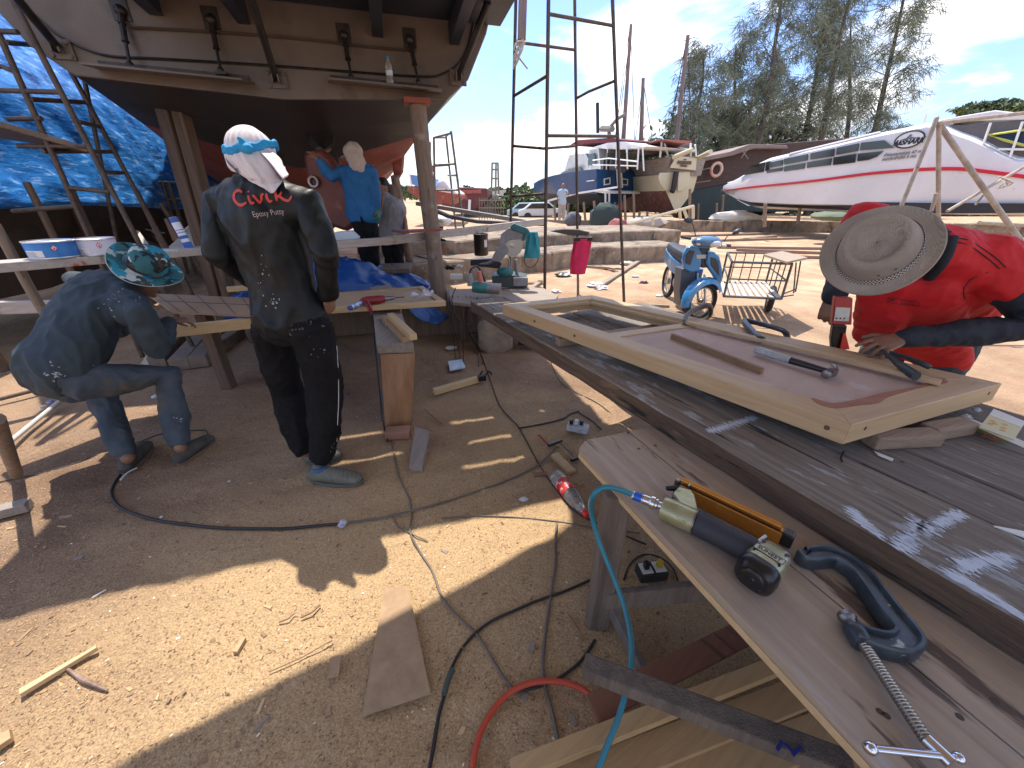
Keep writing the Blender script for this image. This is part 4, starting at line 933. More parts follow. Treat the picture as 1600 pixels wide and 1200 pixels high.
MB().lathe([(.006,-.006),(.015,-.005),(.0175,.004),(.015,.009),(.012,.012),(.012,.02),(.009,.022),(.009,.03)],s0,d,20).build('swivel_pad',steel,t,smooth=40)
mb=MB(); thread(mb,hub+d*.028,s1,.0108,.0052,14); mb.build('screw',chrome2,t,smooth=25)
s2=PZ(1487,1193,zc+.002); MB().tube([s1-d*.004,s2],.0112,16).build('screw_head',chrome,t,smooth=40)
a=PZ(1360,1169,zc+.004);b=PZ(1498,1184,zc+.004); mb=MB(); mb.tube([a,b],.0056,12); mb.ell(a,.010,n=14,m=8); mb.ell(b,.0084,n=14,m=8); mb.build('tommy_bar',chrome,t,smooth=40)
# two dark clamps gripping the far edge of the door
def smallclamp(lab,path,m,r=.011):
    P=[PZ(x,y,z) for x,y,z in path]; t=thing('g_clamp',lab,'clamp',P[0]); MB().tube(P,r,12,smoothpath=5,flat=1.5).build('clamp_frame',m,t,smooth=55)
    q=P[0]; MB().lathe([(.013,0),(.014,.004),(.009,.008),(.009,.02)],q-V(0,0,.006),(0,0,1),16).build('swivel_pad',steel,t,smooth=40)
    e=P[-1]; mb=MB(); thread(mb,e-V(0,0,.10),e+V(0,0,.01),.0075,.004); mb.build('screw',chrome2,t,smooth=30)
    MB().tube([e+V(-.045,0,-.1),e+V(.045,0,-.1)],.004,10).build('tommy_bar',chrome,t,smooth=40); return t
cbk=mat('clamp_black',(.05,.04,.038),(.09,.07,.06),scale=20,rough=.4,metal=.4,spots=[((.28,.2,.15),18,.62,.06)])
smallclamp('dark brown G clamp standing at the corner of the door window, before the motorbike wheel',[(1070,504,ZD+.01),(1074,492,ZD+.03),(1090,482,ZD+.045),(1108,478,ZD+.045),(1110,492,ZD-.02),(1100,500,ZD-.09)],cbk)
smallclamp('black and silver G clamp on the far edge of the door frame beside the hammer',[(1192,531,ZD+.012),(1184,527,ZD+.016),(1163,503,ZD+.022),(1172,502,ZD+.022),(1222,516,ZD+.02),(1230,528,ZD-.06)],mat('clamp_slate',(.10,.115,.13),(.06,.065,.07),scale=12,rough=.35,metal=.5,spots=[((.4,.4,.42),20,.66,.04)]))
# pliers lying on the strip by the hand
t=thing('pliers','dark long handled pliers lying open on the far edge of the door frame','pliers',PZ(1400,575,ZD))
z=ZD+.03
MB().tube([PZ(1378,548,z),PZ(1395,562,z),PZ(1412,575,z),PZ(1432,588,z)],[.005,.007,.012,.013],10,smoothpath=4,flat=1.4).build('handle',mat('rubber_grey',(.03,.045,.05),rough=.5),t,smooth=50)
MB().tube([PZ(1378,547,z),PZ(1410,556,z),PZ(1440,568,z),PZ(1452,574,z-.01)],[.004,.005,.008,.007],10,smoothpath=4,flat=1.4).build('handle',mat('rubber_grey',(.03,.045,.05)),t,smooth=50)
MB().tube([PZ(1382,549,z),PZ(1372,543,z),PZ(1362,540,z)],[.01,.009,.003],10).build('jaws',steel,t,smooth=50)
# yellow carton and small litter at the right of the bench
t=thing('carton','torn yellow and white cardboard carton on the bench at the right edge','carton',PZ(1560,680,ZB))
yel=mat('carton_yellow',(.55,.42,.06),(.5,.38,.06),rough=.6); crd=mat('carton_white',(.70,.70,.66),rough=.6); crp=mat('carton_pale',(.62,.56,.32),rough=.6)
MB().slab([PZ(1514,668,ZB+.003),PZ(1572,692,ZB+.003),PZ(1578,684,ZB+.035),PZ(1518,660,ZB+.035)],(.01,.02,0)).build('front_face',yel,t)
top=[PZ(1530,668,ZB+.037),PZ(1584,688,ZB+.037),PZ(1602,660,ZB+.045),PZ(1552,640,ZB+.045)]
MB().slab(top,(0,0,.002)).build('top_flap',crp,t)
MB().slab([top[3].lerp(top[0],.0),top[2],top[2].lerp(top[1],.35),top[3].lerp(top[0],.35)],(0,0,.0035)).build('white_panel',crd,t)
for i,(u,v) in enumerate(((.2,.55),(.2,.7),(.55,.5),(.58,.66),(.3,.62),(.6,.78))):
    p=top[3].lerp(top[2],u).lerp(top[0].lerp(top[1],u),v); MB().lathe([(.0005,.0006),(.007,.0006),(.007,0)],p+V(0,0,.0022),(0,0,1),12,cap=False).build('printed_emblem',mat('print_orange',(.6,.35,.1),rough=.6),t)
e=(top[1]-top[0]); M=frame(PZ(1547,682,ZB+.018)+V(-.004,-.004,0),e,V(-.4,-.9,.1)); textobj('lettering','2-20',.02,M,mat('print_red',(.45,.08,.04)),t)
MB().slab([PZ(1508,660,ZB+.03),PZ(1600,700,ZB+.03),PZ(1615,697,ZB+.04),PZ(1520,656,ZB+.04)],(0,0,.002)).build('side_flap',crd,t)
crumple('crumpled_paper',1510,652,ZB+.02,.014,litw,'small crumpled white plastic behind the packing blocks on the bench','litter')
crumple('crumpled_paper',1526,640,ZB+.02,.012,litw,'tiny white plastic scrap left of the yellow carton','litter')
o=MB().slab([PZ(1552,823,ZB+.001),PZ(1600,832,ZB+.001),PZ(1640,842,ZB+.001),PZ(1640,850,ZB+.001),PZ(1598,840,ZB+.001)],(0,0,.004)).build('wood_sliver',crd,loc=PZ(1580,830,ZB)); tag(o,'white wood sliver on the bench at the right edge','sliver')
o=MB().slab([PZ(1366,706,ZB+.001),PZ(1396,718,ZB+.001),PZ(1394,721,ZB+.001),PZ(1372,712,ZB+.001)],(0,0,.003)).build('wood_sliver',crd,loc=PZ(1380,712,ZB)); tag(o,'small pale sliver on the bench near the door corner','sliver')
# bent nail / wire on the near plank side
rod('wire',[PZ(1318,706,ZB+.006),PZ(1314,716,ZB+.01),PZ(1316,722,ZB+.004)],.003,darkm,'small bent black nail on the bench under the door corner','nail')
# ================================================================ NAIL GUN
ng=thing('nail_gun','pneumatic nail gun with black grip and orange magazine on the side table','nail gun',PZ(1140,820,ZT))
brs=mat('gun_brass',(.42,.42,.27),(.30,.29,.15),scale=18,rough=.35,metal=.55,spots=[((.52,.50,.42),20,.6,.06),((.20,.19,.10),30,.62,.05)],bump=.1,bscale=80)
org=mat('gun_orange',(.62,.26,.045),(.5,.19,.03),scale=10,rough=.3,metal=.5); blk2=mat('gun_black',(.012,.012,.014),rough=.3); rub=mat('gun_rubber',(.028,.030,.040),rough=.6,bump=.2,bscale=200)
zg=ZT+.035
a=PZ(1040,795,zg);b=PZ(1085,815,zg);c=PZ(1092,818,zg);d=PZ(1168,858,zg)
MB().tube([a-(b-a)*.12,a,b],[.027,.034,.033],20,flat=1.0,smoothpath=3).build('end_housing',brs,ng,smooth=45)
MB().tube([b,c,c.lerp(d,.5),d,d+(d-c)*.12],[.032,.034,.031,.033,.029],20,smoothpath=4).build('grip',rub,ng,smooth=45)
# bracket from the housing to the magazine
MB().slab([PZ(x,y,zg+.012) for x,y in ((1062,792),(1090,806),(1084,778),(1078,770),(1060,765),(1050,775))],(0,0,.012)).build('magazine_bracket',brs,ng,bevel=.003)
# head
hc=PZ(1200,875,zg+.006); hx=(PZ(1235,845,zg)-PZ(1180,895,zg)); hx.z=0; hx=hx.normalized(); hy=V(-hx.y,hx.x,0)
M3=Matrix((hx,hy,V(0,0,1))).transposed()
b_=MB(); L_=.085
def rrect(w,h,r,c,ax1,ax2,n=5):
    out=[]
    for (sx,sy,a0) in((1,1,0),(-1,1,90),(-1,-1,180),(1,-1,270)):
        for i in range(n+1):
            a=R(a0+90*i/n); out.append(c+ax1*(sx*(w/2-r)+r*math.cos(a))+ax2*(sy*(h/2-r)+r*math.sin(a)))
    return out
Z=V(0,0,1); s_=PZ(1185,893,zg+.006); e_=PZ(1228,848,zg+.006); ax=(e_-s_).normalized(); pr_=V(-ax.y,ax.x,0)
b_.rings([rrect(.078,.072,.022,s_,pr_,Z),rrect(.080,.074,.024,s_+ax*.02,pr_,Z),rrect(.072,.068,.02,s_+ax*.062,pr_,Z),rrect(.062,.058,.018,s_+ax*.082,pr_,Z),rrect(.04,.04,.014,s_+ax*.092,pr_,Z)])
hd=b_.build('head_housing',brs,ng,smooth=40)
b_=MB(); b_.rings([rrect(.064,.06,.022,s_-ax*.032,pr_,Z),rrect(.080,.075,.026,s_-ax*.024,pr_,Z),rrect(.084,.078,.026,s_-ax*.009,pr_,Z),rrect(.082,.076,.024,s_-ax*.0005,pr_,Z)]); cp=b_.build('rear_cap',blk2,ng,smooth=40)
b_=MB(); b_.lathe([(.001,.006),(.006,.006),(.008,.003),(.022,.003),(.025,.001),(.027,-.004)],s_-ax*.033,-ax,24)
for k in range(4):
    a=R(45+90*k); q=s_-ax*.027+pr_*.030*math.cos(a)+Z*.027*math.sin(a); b_.lathe([(.003,.006),(.005,.005),(.005,0)],q,-ax,8)
b_.build('exhaust_cover',blk2,cp,smooth=35)
# name plate with embossed lettering on top
tx=(pr_ if pr_.x>0 else -pr_)
M=frame(s_+ax*.028+Z*.0312,-tx*-1,Z); 
tp=s_+ax*.030+Z*.0372
Mp=frame(tp,V(.92,-.40,0),Z)
lx=V(pr_.x,pr_.y,0); lx=lx if lx.x>0 else -lx
Mp=frame(tp,lx,Z)
MB().slab([Mp@V(x,y,0) for x,y in ((-.031,-.009),(.031,-.009),(.031,.009),(-.031,.009))],Z*.0008).build('name_plate',mat('plate_cream',(.5,.49,.36),rough=.4),hd)
b_=MB()
for x0,y0,x1,y1 in ((-.031,-.009,.031,-.009),(.031,-.009,.031,.009),(.031,.009,-.031,.009),(-.031,.009,-.031,-.009)): b_.bar(Mp@V(x0,y0,.0009),Mp@V(x1,y1,.0009),.0012,.0008)
b_.build('plate_border',blk2,hd)
textobj('lettering','SUNEST',.0150,Mp@Matrix.Translation((0,0,.001)),blk2,hd,ext=.0004,bold=.0004,sx=.95)
# yoke from grip to head, trigger
MB().tube([PZ(1168,858,zg),PZ(1182,868,zg),PZ(1195,878,zg)],[.022,.02,.024],16).build('yoke',brs,ng,smooth=45)
MB().tube([PZ(1153,833,zg+.012),PZ(1162,842,zg+.014),PZ(1176,848,zg+.014),PZ(1186,846,zg+.012)],[.002,.0035,.004,.004],8,smoothpath=3).build('trigger',steel,ng,smooth=45)
MB().tube([PZ(1180,850,zg+.008),PZ(1196,838,zg+.01)],.005,10).build('safety_rod',chrome2,ng,smooth=40)
for k,(u_,v_) in enumerate(((-.028,.018),(.028,.018),(-.028,.062),(.028,.062))):
    MB().lathe([(.001,.001),(.0042,.001),(.005,-.001)],s_+ax*v_+lx*u_*.9+Z*.0345,Z,10).build('cap_screw',blk2,hd)
b_=MB(); b_.rings([rrect(.0835,.0765,.026,s_+ax*q_,pr_,Z) for q_ in (-.001,.003)]); b_.build('seam_gasket',rub,hd,smooth=40)
for q_ in (.25,.5,.75):
    p_=b.lerp(d,q_); 
MB().tube([b+V(0,0,.0)-(c-b)*.2,b+(c-b)*.15],.0345,22).build('grip_collar',steel,ng,smooth=40)
# magazine: long orange twin rail
m0=PZ(1060,762,ZT+.026);m1=PZ(1224,842,ZT+.026); md=(m1-m0).normalized(); mn=V(-md.y,md.x,0)
mg=MB()
mg.bar(m0+md*.01,m1,.026,.044).build('magazine',org,ng,bevel=.002); k_=bpy.data.objects[-1]
mgz=[o for o in COL.objects if o.name.startswith('magazine') and o.parent==ng][-1]
MB().tube([m0+Z*.029+mn*.005,m1+Z*.029-md*.012+mn*.005],.0085,12).build('pusher_rail',org,mgz,smooth=40)
MB().bar(m0+Z*.0222-mn*.007,m1+Z*.0222-mn*.007,.005,.003).build('rail_groove',blk2,mgz)
MB().bar(m1-md*.006+Z*.008,m1+md*.02+Z*.008,.03,.04).build('magazine_nose',blk2,ng,bevel=.004)
MB().bar(m0+Z*.012-md*.012,m0+Z*.012+md*.002,.022,.04).build('magazine_end',steel,ng,bevel=.002)
MB().bar(m0+md*.03+Z*.03-mn*.016,m0+md*.03+Z*.03+mn*.018,.004,.01).build('pusher_latch',steel,ng)
mb=MB(); q=m0-mn*.025+Z*.0; mb.tube([q-md*.02-mn*.018+Z*.012,q+Z*.014,q+md*.03+Z*.006],[.007,.010,.009],10); mb.lathe([(.007,0),(.0125,0),(.0125,.02),(.007,.02)],q+md*.012-mn*.012-Z*.008,(0,0,1),16); mb.build('hook_arm',blk2,ng,smooth=45)
# air fitting and blue hose
f0=PZ(988,773,zg);f1=PZ(1040,793,zg); fd=(f1-f0).normalized(); L_=(f1-f0).length
MB().lathe([(.011,0),(.013,.004),(.013,.03),(.0145,.032),(.0145,.05),(.0175,.052),(.019,.056),(.019,.064),(.016,.066),(.016,.072),(.011,.074),(.011,L_)],f0,fd,18).build('air_coupler',chrome,ng,smooth=25)
MB().lathe([(.0132,.006),(.0136,.01),(.0136,.024),(.0132,.028)],f0,fd,18,cap=False).build('blue_sleeve',mat('sleeve_blue',(.03,.12,.55),rough=.35,metal=.4),ng,smooth=40)
hose=mat('hose_teal',(.02,.16,.22),(.025,.20,.27),scale=4,rough=.35); hoser=mat('hose_red',(.50,.065,.03),(.42,.055,.025),scale=4,rough=.45)
pts=[PZ(990,774,zg),PZ(965,764,zg+.02),PZ(942,762,zg+.02),PZ(926,776,zg-.01),PZ(924,800,.60),PZ(936,845,.5),PZ(958,900,.42),PZ(976,950,.36),PZ(986,1000,.32),PZ(984,1050,.28),PZ(970,1110,.24),PZ(945,1175,.2),PZ(920,1240,.16),PZ(880,1330,.08)]
rod('air_hose',pts,.0082,hose,'teal air hose looping from the nail gun to the ground','hose',10,8)
pts=[PZ(738,1215,.012),PZ(741,1180,.012),PZ(755,1135,.012),PZ(785,1092,.02),PZ(820,1070,.03),PZ(860,1064,.035),PZ(900,1072,.035),PZ(930,1093,.04),PZ(955,1130,.05),PZ(985,1180,.06),PZ(1010,1230,.06)]
rod('air_hose',pts,.0098,hoser,'orange red hose arching on the ground at the bottom of the photo','hose',10,8)
# ================================================================ timber stack under the side table
def board(x0,y0,x1,y1,z,w_,h,m,lab,name='board'):
    a=PZ(x0,y0,z);b=PZ(x1,y1,z); o=MB().bar(a,b,w_,h).build(name,m,bevel=.002); recenter(o,a); return tag(o,lab,'board')
yb1=wood('yel1',(.50,.34,.17),(.40,.25,.115),ang=R(35),rough=.55,bump=.15)
rd1=wood('redboard',(.26,.115,.065),(.19,.08,.045),ang=R(40),rough=.6,bump=.25,spots=[((.12,.05,.03),3,.6,.06,(9,1,1))])
board(925,1108,1190,975,.12,.075,.018,rd1,'reddish brown board slanting under the side table')
board(800,1205,1290,1010,.16,.045,.03,yb1,'narrow yellow batten nearest the reddish board under the side table')
board(850,1240,1360,1040,.12,.078,.022,wood('yel2',(.45,.29,.14),(.36,.22,.10),ang=R(30),bump=.15),'wide brown board in the stack under the side table')
board(980,1260,1450,1080,.10,.088,.022,yb1,'wide yellow board at the bottom right of the stack under the side table')
board(1120,1300,1500,1130,.08,.10,.022,yb1,'lowest yellow board partly hidden under the side table edge')
board(968,1090,990,1130,.03,.03,.02,yb1,'short end of a yellow batten behind the teal hose')
o=MB().slab([PZ(1026,1158,.1),PZ(1042,1153,.1),PZ(1046,1162,.1)],(0,0,.012)).build('paper_scrap',crd,loc=PZ(1035,1158,.1)); tag(o,'white triangular paper scrap between the boards','litter')
# blue marks on the diagonal brace
for k,(x0,y0,x1,y1) in enumerate(((1222,1160,1214,1172),(1250,1166,1236,1180),(1214,1158,1256,1168))):
    a=PZ(x0,y0,.46);b=PZ(x1,y1,.46)
# ================================================================ sockets, bottle, block etc. on the ground
ps=thing('power_strip','black double power socket box with a yellow plug under the side table','power strip',PZ(1020,895,0))
c=PZ(1018,893,.03); 
MB().box(c,(.125,.07,.05),R(8)).build('socket_box',mat('sock_blk',(.02,.02,.022),rough=.5),ps,bevel=.006)
for k,dx in enumerate((-.03,.03)):
    q=c+V(dx,dx*.14,.026); pl=MB().box(q,(.05,.055,.004),R(8)).build('socket_plate',mat('sock_wh',(.62,.62,.6),rough=.5),ps,bevel=.002)
    MB().box(q+V(0,0,.02),(.022,.024,.036),R(8+k*20)).build('plug',mat('plug_yel',(.5,.34,.02),rough=.5) if k else blk2,ps,bevel=.004)
ps=thing('power_strip','white power strip tangled in black cables on the ground by the table corner','power strip',PZ(905,665,0))
c=PZ(903,668,.03); MB().box(c,(.15,.075,.045),R(-20)).build('socket_box',mat('sock_wh2',(.55,.57,.62),(.3,.3,.33),scale=30,rough=.5),ps,bevel=.006)
for k in range(3): MB().box(c+V(-.045+k*.035,.02-k*.006,.035),(.026,.03,.04),R(-20)).build('plug',mat('sock_wh',(.62,.62,.6)) if k==1 else blk2,ps,bevel=.004)
# soda bottle with red label
bt=thing('soda_bottle','empty clear soda bottle with red label lying on the sawdust','bottle',PZ(890,775,0))
bb=PZ(868,742,.045); be=PZ(916,804,.03); bdn=(be-bb).normalized()
clear=mat('pet_clear',(.88,.88,.86),rough=.06,trans=.85,spec=.5)
L_=(be-bb).length; k=L_/.24
MB().lathe([(.03,0),(.039,.004),(.043,.02),(.044,.08*k),(.041,.10*k),(.044,.13*k),(.040,.165*k),(.028,.195*k),(.015,.215*k),(.014,.225*k)],bb,bdn,22).build('bottle_body',clear,bt,smooth=50)
MB().lathe([(.0445,.055*k),(.0452,.058*k),(.0428,.10*k),(.0452,.118*k),(.0448,.12*k)],bb,bdn,22,cap=False).build('label',mat('cola_red',(.60,.03,.03),(.7,.5,.48),scale=35,rough=.4,ramp=(.55,.6)),bt,smooth=50,solid=.0006)
MB().lathe([(.016,.222*k),(.018,.224*k),(.018,.245*k),(.015,.248*k)],bb,bdn,16).build('cap',mat('cap_red',(.65,.03,.02),rough=.4),bt,smooth=40)
# grey block standing by trestle, pine block in front etc
o=MB().slab([PZ(640,735,.0),PZ(661,738,.0),PZ(672,682,.02),PZ(650,675,.02)],(0,0,.045)).build('wood_block',tw,bevel=.003,loc=PZ(655,710,0)); tag(o,'grey weathered wood block with a nail hole lying right of the trestle foot','wood block')
a=PZ(678,612,.03);b=PZ(748,592,.03); o=MB().bar(a,b,.05,.05).build('pine_block',oakp,bevel=.002); recenter(o,a); tag(o,'pine block with a black clamp on its end lying on the ground','wood block')
b=PZ(752,592,.04); t=thing('plastic_clamp','black clamp head on the end of the ground pine block','clamp',b)
mb=MB(); mb.box(b+V(.005,.0,.01),(.07,.045,.05),R(25)); mb.tube([b+V(.03,.01,.02),b+V(.07,.03,.06),b+V(.09,.05,.02)],.009,8,smoothpath=3); mb.tube([b+V(-.02,.03,.02),b+V(.01,.06,.05)],.008,8); mb.build('clamp_body',blk2,t,smooth=40,bevel=.003)
a=PZ(866,710,.015);b=PZ(894,738,.015); o=MB().bar(a,b,.055,.02).build('wood_offcut',yb1,bevel=.002); recenter(o,a); tag(o,'small yellow offcut beside the soda bottle','wood block')
o=MB().bar(PZ(834,742,.006),PZ(854,740,.006),.03,.01).build('wood_offcut',rd1,bevel=.002,loc=PZ(840,741,0)); tag(o,'tiny reddish offcut left of the soda bottle','wood block')
t=thing('bar_clamp','red and black bar clamp lying on the ground near the table corner','clamp',PZ(870,700,0))
MB().tube([PZ(842,680,.02),PZ(856,694,.02)],.008,8).build('handle',mat('clamp_redh',(.3,.05,.04)),t,smooth=40)
mb=MB(); mb.bar(PZ(856,696,.02),PZ(878,688,.02),.02,.02); mb.bar(PZ(892,719,.02),PZ(906,714,.02),.02,.02); mb.build('jaws',blk2,t,bevel=.003)
MB().tube([PZ(874,690,.02),PZ(900,716,.02)],.006,8).build('bar',chrome2,t,smooth=40)
# plywood plates lying in the sawdust
dustw=mat('dusty_ply',(.40,.27,.16),(.30,.20,.12),scale=14,rough=.9,bump=.3,bscale=60)
P=[PZ(x,y,.004) for x,y in ((601,921),(638,917),(673,1085),(566,1120))]; o=MB().slab(P,(0,0,.007)).build('plywood_plate',dustw,loc=P[2]); tag(o,'long plywood plate half buried in the sawdust in the foreground','board')
P=[PZ(x,y,.004) for x,y in ((517,1031),(535,1026),(530,1057),(513,1061))]; o=MB().slab(P,(0,0,.012)).build('wood_offcut',dustw,loc=P[2]); tag(o,'small brown offcut left of the long plywood plate','wood block')
o=MB().bar(PZ(830,1018,.008),PZ(832,1003,.008),.015,.014).build('wood_offcut',tw,loc=PZ(830,1010,0)); tag(o,'tiny wood peg between the cables in front of the table leg','wood block')
o=MB().bar(PZ(32,1083,.014),PZ(152,1012,.014),.026,.018,w2=.014).build('wood_batten',oakp,bevel=.001,loc=PZ(90,1050,0)); tag(o,'sunlit batten on the sawdust at the lower left','batten')
o=MB().tube([PZ(104,1044,.01),PZ(130,1062,.01),PZ(168,1078,.01)],[.004,.008,.004],6).build('bark_strip',mat('bark',(.36,.25,.2),(.2,.13,.1),scale=30,rough=.9),loc=PZ(130,1062,0)); tag(o,'splintered bark strip below the sunlit batten','batten')
o=MB().bar(PZ(368,1020,.01),PZ(382,998,.01),.018,.016,w2=.012).build('wood_chip',oak,loc=PZ(375,1010,0)); tag(o,'wood wedge lying alone in the lower left sunlit sawdust','wood block')
o=MB().bar(PZ(-15,1170,.012),PZ(18,1148,.012),.04,.02).build('wood_chip',oak,loc=PZ(5,1160,0)); tag(o,'wood offcut at the lower left corner','wood block')
o=MB().bar(PZ(144,934,.006),PZ(166,921,.006),.004,.004).build('wood_splinter',crd,loc=PZ(150,930,0)); tag(o,'pale thin splinter at the shade edge on the left','splinter')
# other sticks
for k,(x0,y0,x1,y1,r) in enumerate(((436,972,460,958,.003),(420,1050,520,1000,.0022),(470,965,500,945,.004),(664,640,690,662,.006),(1700,1,1701,2,.001),(720,1010,730,1016,.002),(888,960,912,1000,.004))):
    if x0>1600: continue
    rod('twig',[PZ(x0,y0,.006),PZ((x0+x1)/2+2,(y0+y1)/2+2,.01),PZ(x1,y1,.006)],r,darkb,['pale twig on the sunlit sawdust left of the plywood plate','thin long twig in the foreground shade','dark short twig beside the bark crumbs','stick right of the plywood trestle board','','tiny twig near the grey cable','twig beside the table leg'][k],'twig',6)
# stone block and far end of bench
o=MB(); o.ell((0,0,0),1,n=22,m=14); c=PZ(775,520,.16)
for v in o.v:
    for a in range(3): v[a]=max(-.72,min(.72,v[a]))
    v*=1+.08*noise.noise(v*2.5); v.x*=.26;v.y*=.3;v.z*=.26; v+=c
o=o.build('concrete_block',mat('conc_block',(.30,.25,.20),(.2,.165,.135),scale=10,rough=.95,bump=.8,bscale=40),smooth=50,loc=(c.x,c.y,0)); tag(o,'rough rounded concrete block under the far end of the bench','concrete block')
o=MB().bar(PZ(812,528,.1),PZ(850,530,.1),.25,.08).build('dark_tray',blk2,bevel=.01,loc=PZ(830,528,.06)); tag(o,'black tray half hidden under the far end of the bench','tray')
o=MB().slab([PZ(x,y,.74) for x,y in ((744,470),(775,469),(880,520),(862,530),(834,524))],(0,0,-.07)).build('bench_beam',wood('bb_far',(.30,.27,.24),(.18,.15,.13),ang=R(-50),bump=1),bevel=.006,loc=PZ(790,490,0)); tag(o,'short weathered beam poking out under the far left end of the door frame','beam')
for k,(x,y) in enumerate(((775,560),)): pass
# ================================================================ MID GROUND
conc=mat('slip_concrete',(.33,.255,.19),(.17,.13,.095),scale=3,rough=.95,bump=.9,bscale=14,spots=[((.33,.13,.08),1.3,.64,.05),((.10,.075,.06),2.6,.54,.12,(1,1,.5)),((.5,.44,.36),7,.62,.1)])
def wall(pts,h,th,label,name='concrete_wall',z0=-.1,m=conc):
    mb=MB(); rs=[]
    for i in range(len(pts)-1):
        a=Vector(pts[i]);b=Vector(pts[i+1]); k=10
        for q in range(k+(1 if i==len(pts)-2 else 0)):
            p=a.lerp(b,q/k); d=(b-a).normalized(); n=V(-d.y,d.x,0); w=.03*noise.noise(p*1.5); zz=h+.03*noise.noise(p*2+V(0,0,9))
            rs.append([V(p.x,p.y,z0)-n*0+n*w,V(p.x,p.y,zz-.03)+n*w,V(p.x,p.y,zz)+n*(w+.03),V(p.x,p.y,zz)+n*th,V(p.x,p.y,z0)+n*th])
    o=mb.rings(rs).build(name,m,smooth=30); c=Vector(pts[0]); c.z=0; recenter(o,c); return tag(o,label,'wall')
g=lambda x,y:PZ(x,y,0)
wall([g(560,452),g(690,444),g(850,424),g(925,413),g(1068,408)],.40,1.6,'lower concrete slipway step behind the mitre saw and the pink bag')
a=[V(p.x,p.y+1.2,0) for p in (g(560,452),g(690,444),g(850,424),g(925,413))]+[V(5.0,12.2,0)]
wall(a,.66,2.5,'upper concrete slipway step with red stains')
wall([g(1026,362),g(1140,362),g(1330,364),g(1500,368),g(1700,374)],.50,.5,'long low concrete wall across the yard behind the motorbike')
o=MB().slab([PY(1026,362,19.5),PY(1045,346,19.8),PY(1060,345,20.5),PY(1062,362,20.5)],(0,.4,0)).build('concrete_ramp',conc,loc=g(1040,362)); tag(o,'sloping concrete end of the long low wall','wall')
for k,(x0,y0,x1,y1,w_) in enumerate(((1005,372,1200,366,.3),(1095,378,1300,372,.2),(1120,388,1420,392,.12),(1150,392,1400,402,.12),(1160,376,1210,370,.25),(1200,402,1330,406,.1),(1300,424,1420,430,.2),(700,360,820,352,.3),(930,350,1010,352,.4))):
    a=g(x0,y0);b=g(x1,y1); o=MB().bar(a+V(0,0,.04),b+V(0,0,.04),w_,.07).build('slip_rail',wood('rail_wood',(.30,.2,.145),(.19,.12,.09)),loc=a); tag(o,['pale timber by the foot of the long low wall','second timber near the long low wall','long thin rail on the ground right of the motorbike mirror','long rail crossing the yard right of the motorbike','short log above the right mirror','rail end beside the cart board','log on the ground right of the cart','timber behind the dipping plank','timber near the blue trawler'][k],'timber','timbers lying across the far yard')
# distant structures -------------------------------------------------------
canv=mat('canvas_pale',(.60,.57,.50),(.5,.47,.41),scale=.6,rough=.9,bump=.2,bscale=3)
def blk(name,pts,dep,m,label,cat,parent=None,loc=None,bevel=0):
    o=MB().slab(pts,dep).build(name,m,parent,bevel=bevel)
    if label: recenter(o,loc or Vector(pts[0])); tag(o,label,cat)
    return o
Yt=45
blk('canvas_tent',[PY(x,y,Yt) for x,y in ((738,338),(742,328),(762,308),(775,303),(786,309),(798,320),(845,322),(846,338))],(0,8,0),canv,'pale canvas tent beyond the slipway left of the blue trawler','tent')
blk('shed',[PY(x,y,60) for x,y in ((760,300),(800,295),(830,301),(832,312),(760,312))],(0,10,0),mat('shed_grey',(.48,.46,.42)),'low pale shed roof on the horizon left of the blue trawler','shed')
rustb=mat('barge_rust',(.15,.04,.04),(.09,.035,.035),scale=.6,rough=.7,spots=[((.42,.11,.09),1.2,.56,.1),((.3,.28,.27),3,.7,.05)])
br=thing('barge','dark rust red barge hull propped beyond the slipway','boat',PZ(735,338,0)*1)
MB().slab([PY(x,y,36) for x,y in ((706,292),(761,294),(762,306),(748,322),(738,332),(708,332),(690,322),(690,300))],(0,9,0)).build('hull',rustb,br,bevel=.1)
MB().tube([PY(734,312,35.8),PY(733,331,35.8)],.12,8).build('draft_pole',white,br)
mb=MB(); mb.slab([PY(x,y,35.9) for x,y in ((722,303),(752,302),(752,296),(722,297))],(0,.05,0)); mb.build('painted_band',mat('band_red',(.4,.09,.08),(.2,.06,.06),scale=2),br)
# boat with white cabin and blue top beyond the post
wb=thing('cabin_boat','white cabin boat with blue sheet hull red boards beyond the pale post','boat',PZ(680,345,0))
MB().slab([PY(x,y,26) for x,y in ((676,300),(684,283),(694,281),(702,292),(716,302),(714,308),(676,309))],(0,4,0)).build('cabin',white,wb,bevel=.1)
MB().slab([PY(x,y,25) for x,y in ((636,298),(668,320),(700,320),(716,308),(716,303),(640,290))],(0,4,0)).build('hull',redbot,wb,bevel=.1)
MB().slab([PY(x,y,25) for x,y in ((640,286),(640,272),(672,277),(674,290),(664,297))],(0,3,0)).build('blue_sheet',mat('sheet_blue',(.12,.25,.55),rough=.5),wb,bevel=.05)
MB().tube([PY(672,268,26),PY(672,258,26)],.3,8).build('flag',mat('flag_red',(.5,.08,.06)),wb)
for k,(x0,x1) in enumerate(((640,655),(660,672))):
    MB().tube([PY(x0,272,25),PY(x0+3,290,25)],.05,6).build('railing_post',white,wb)
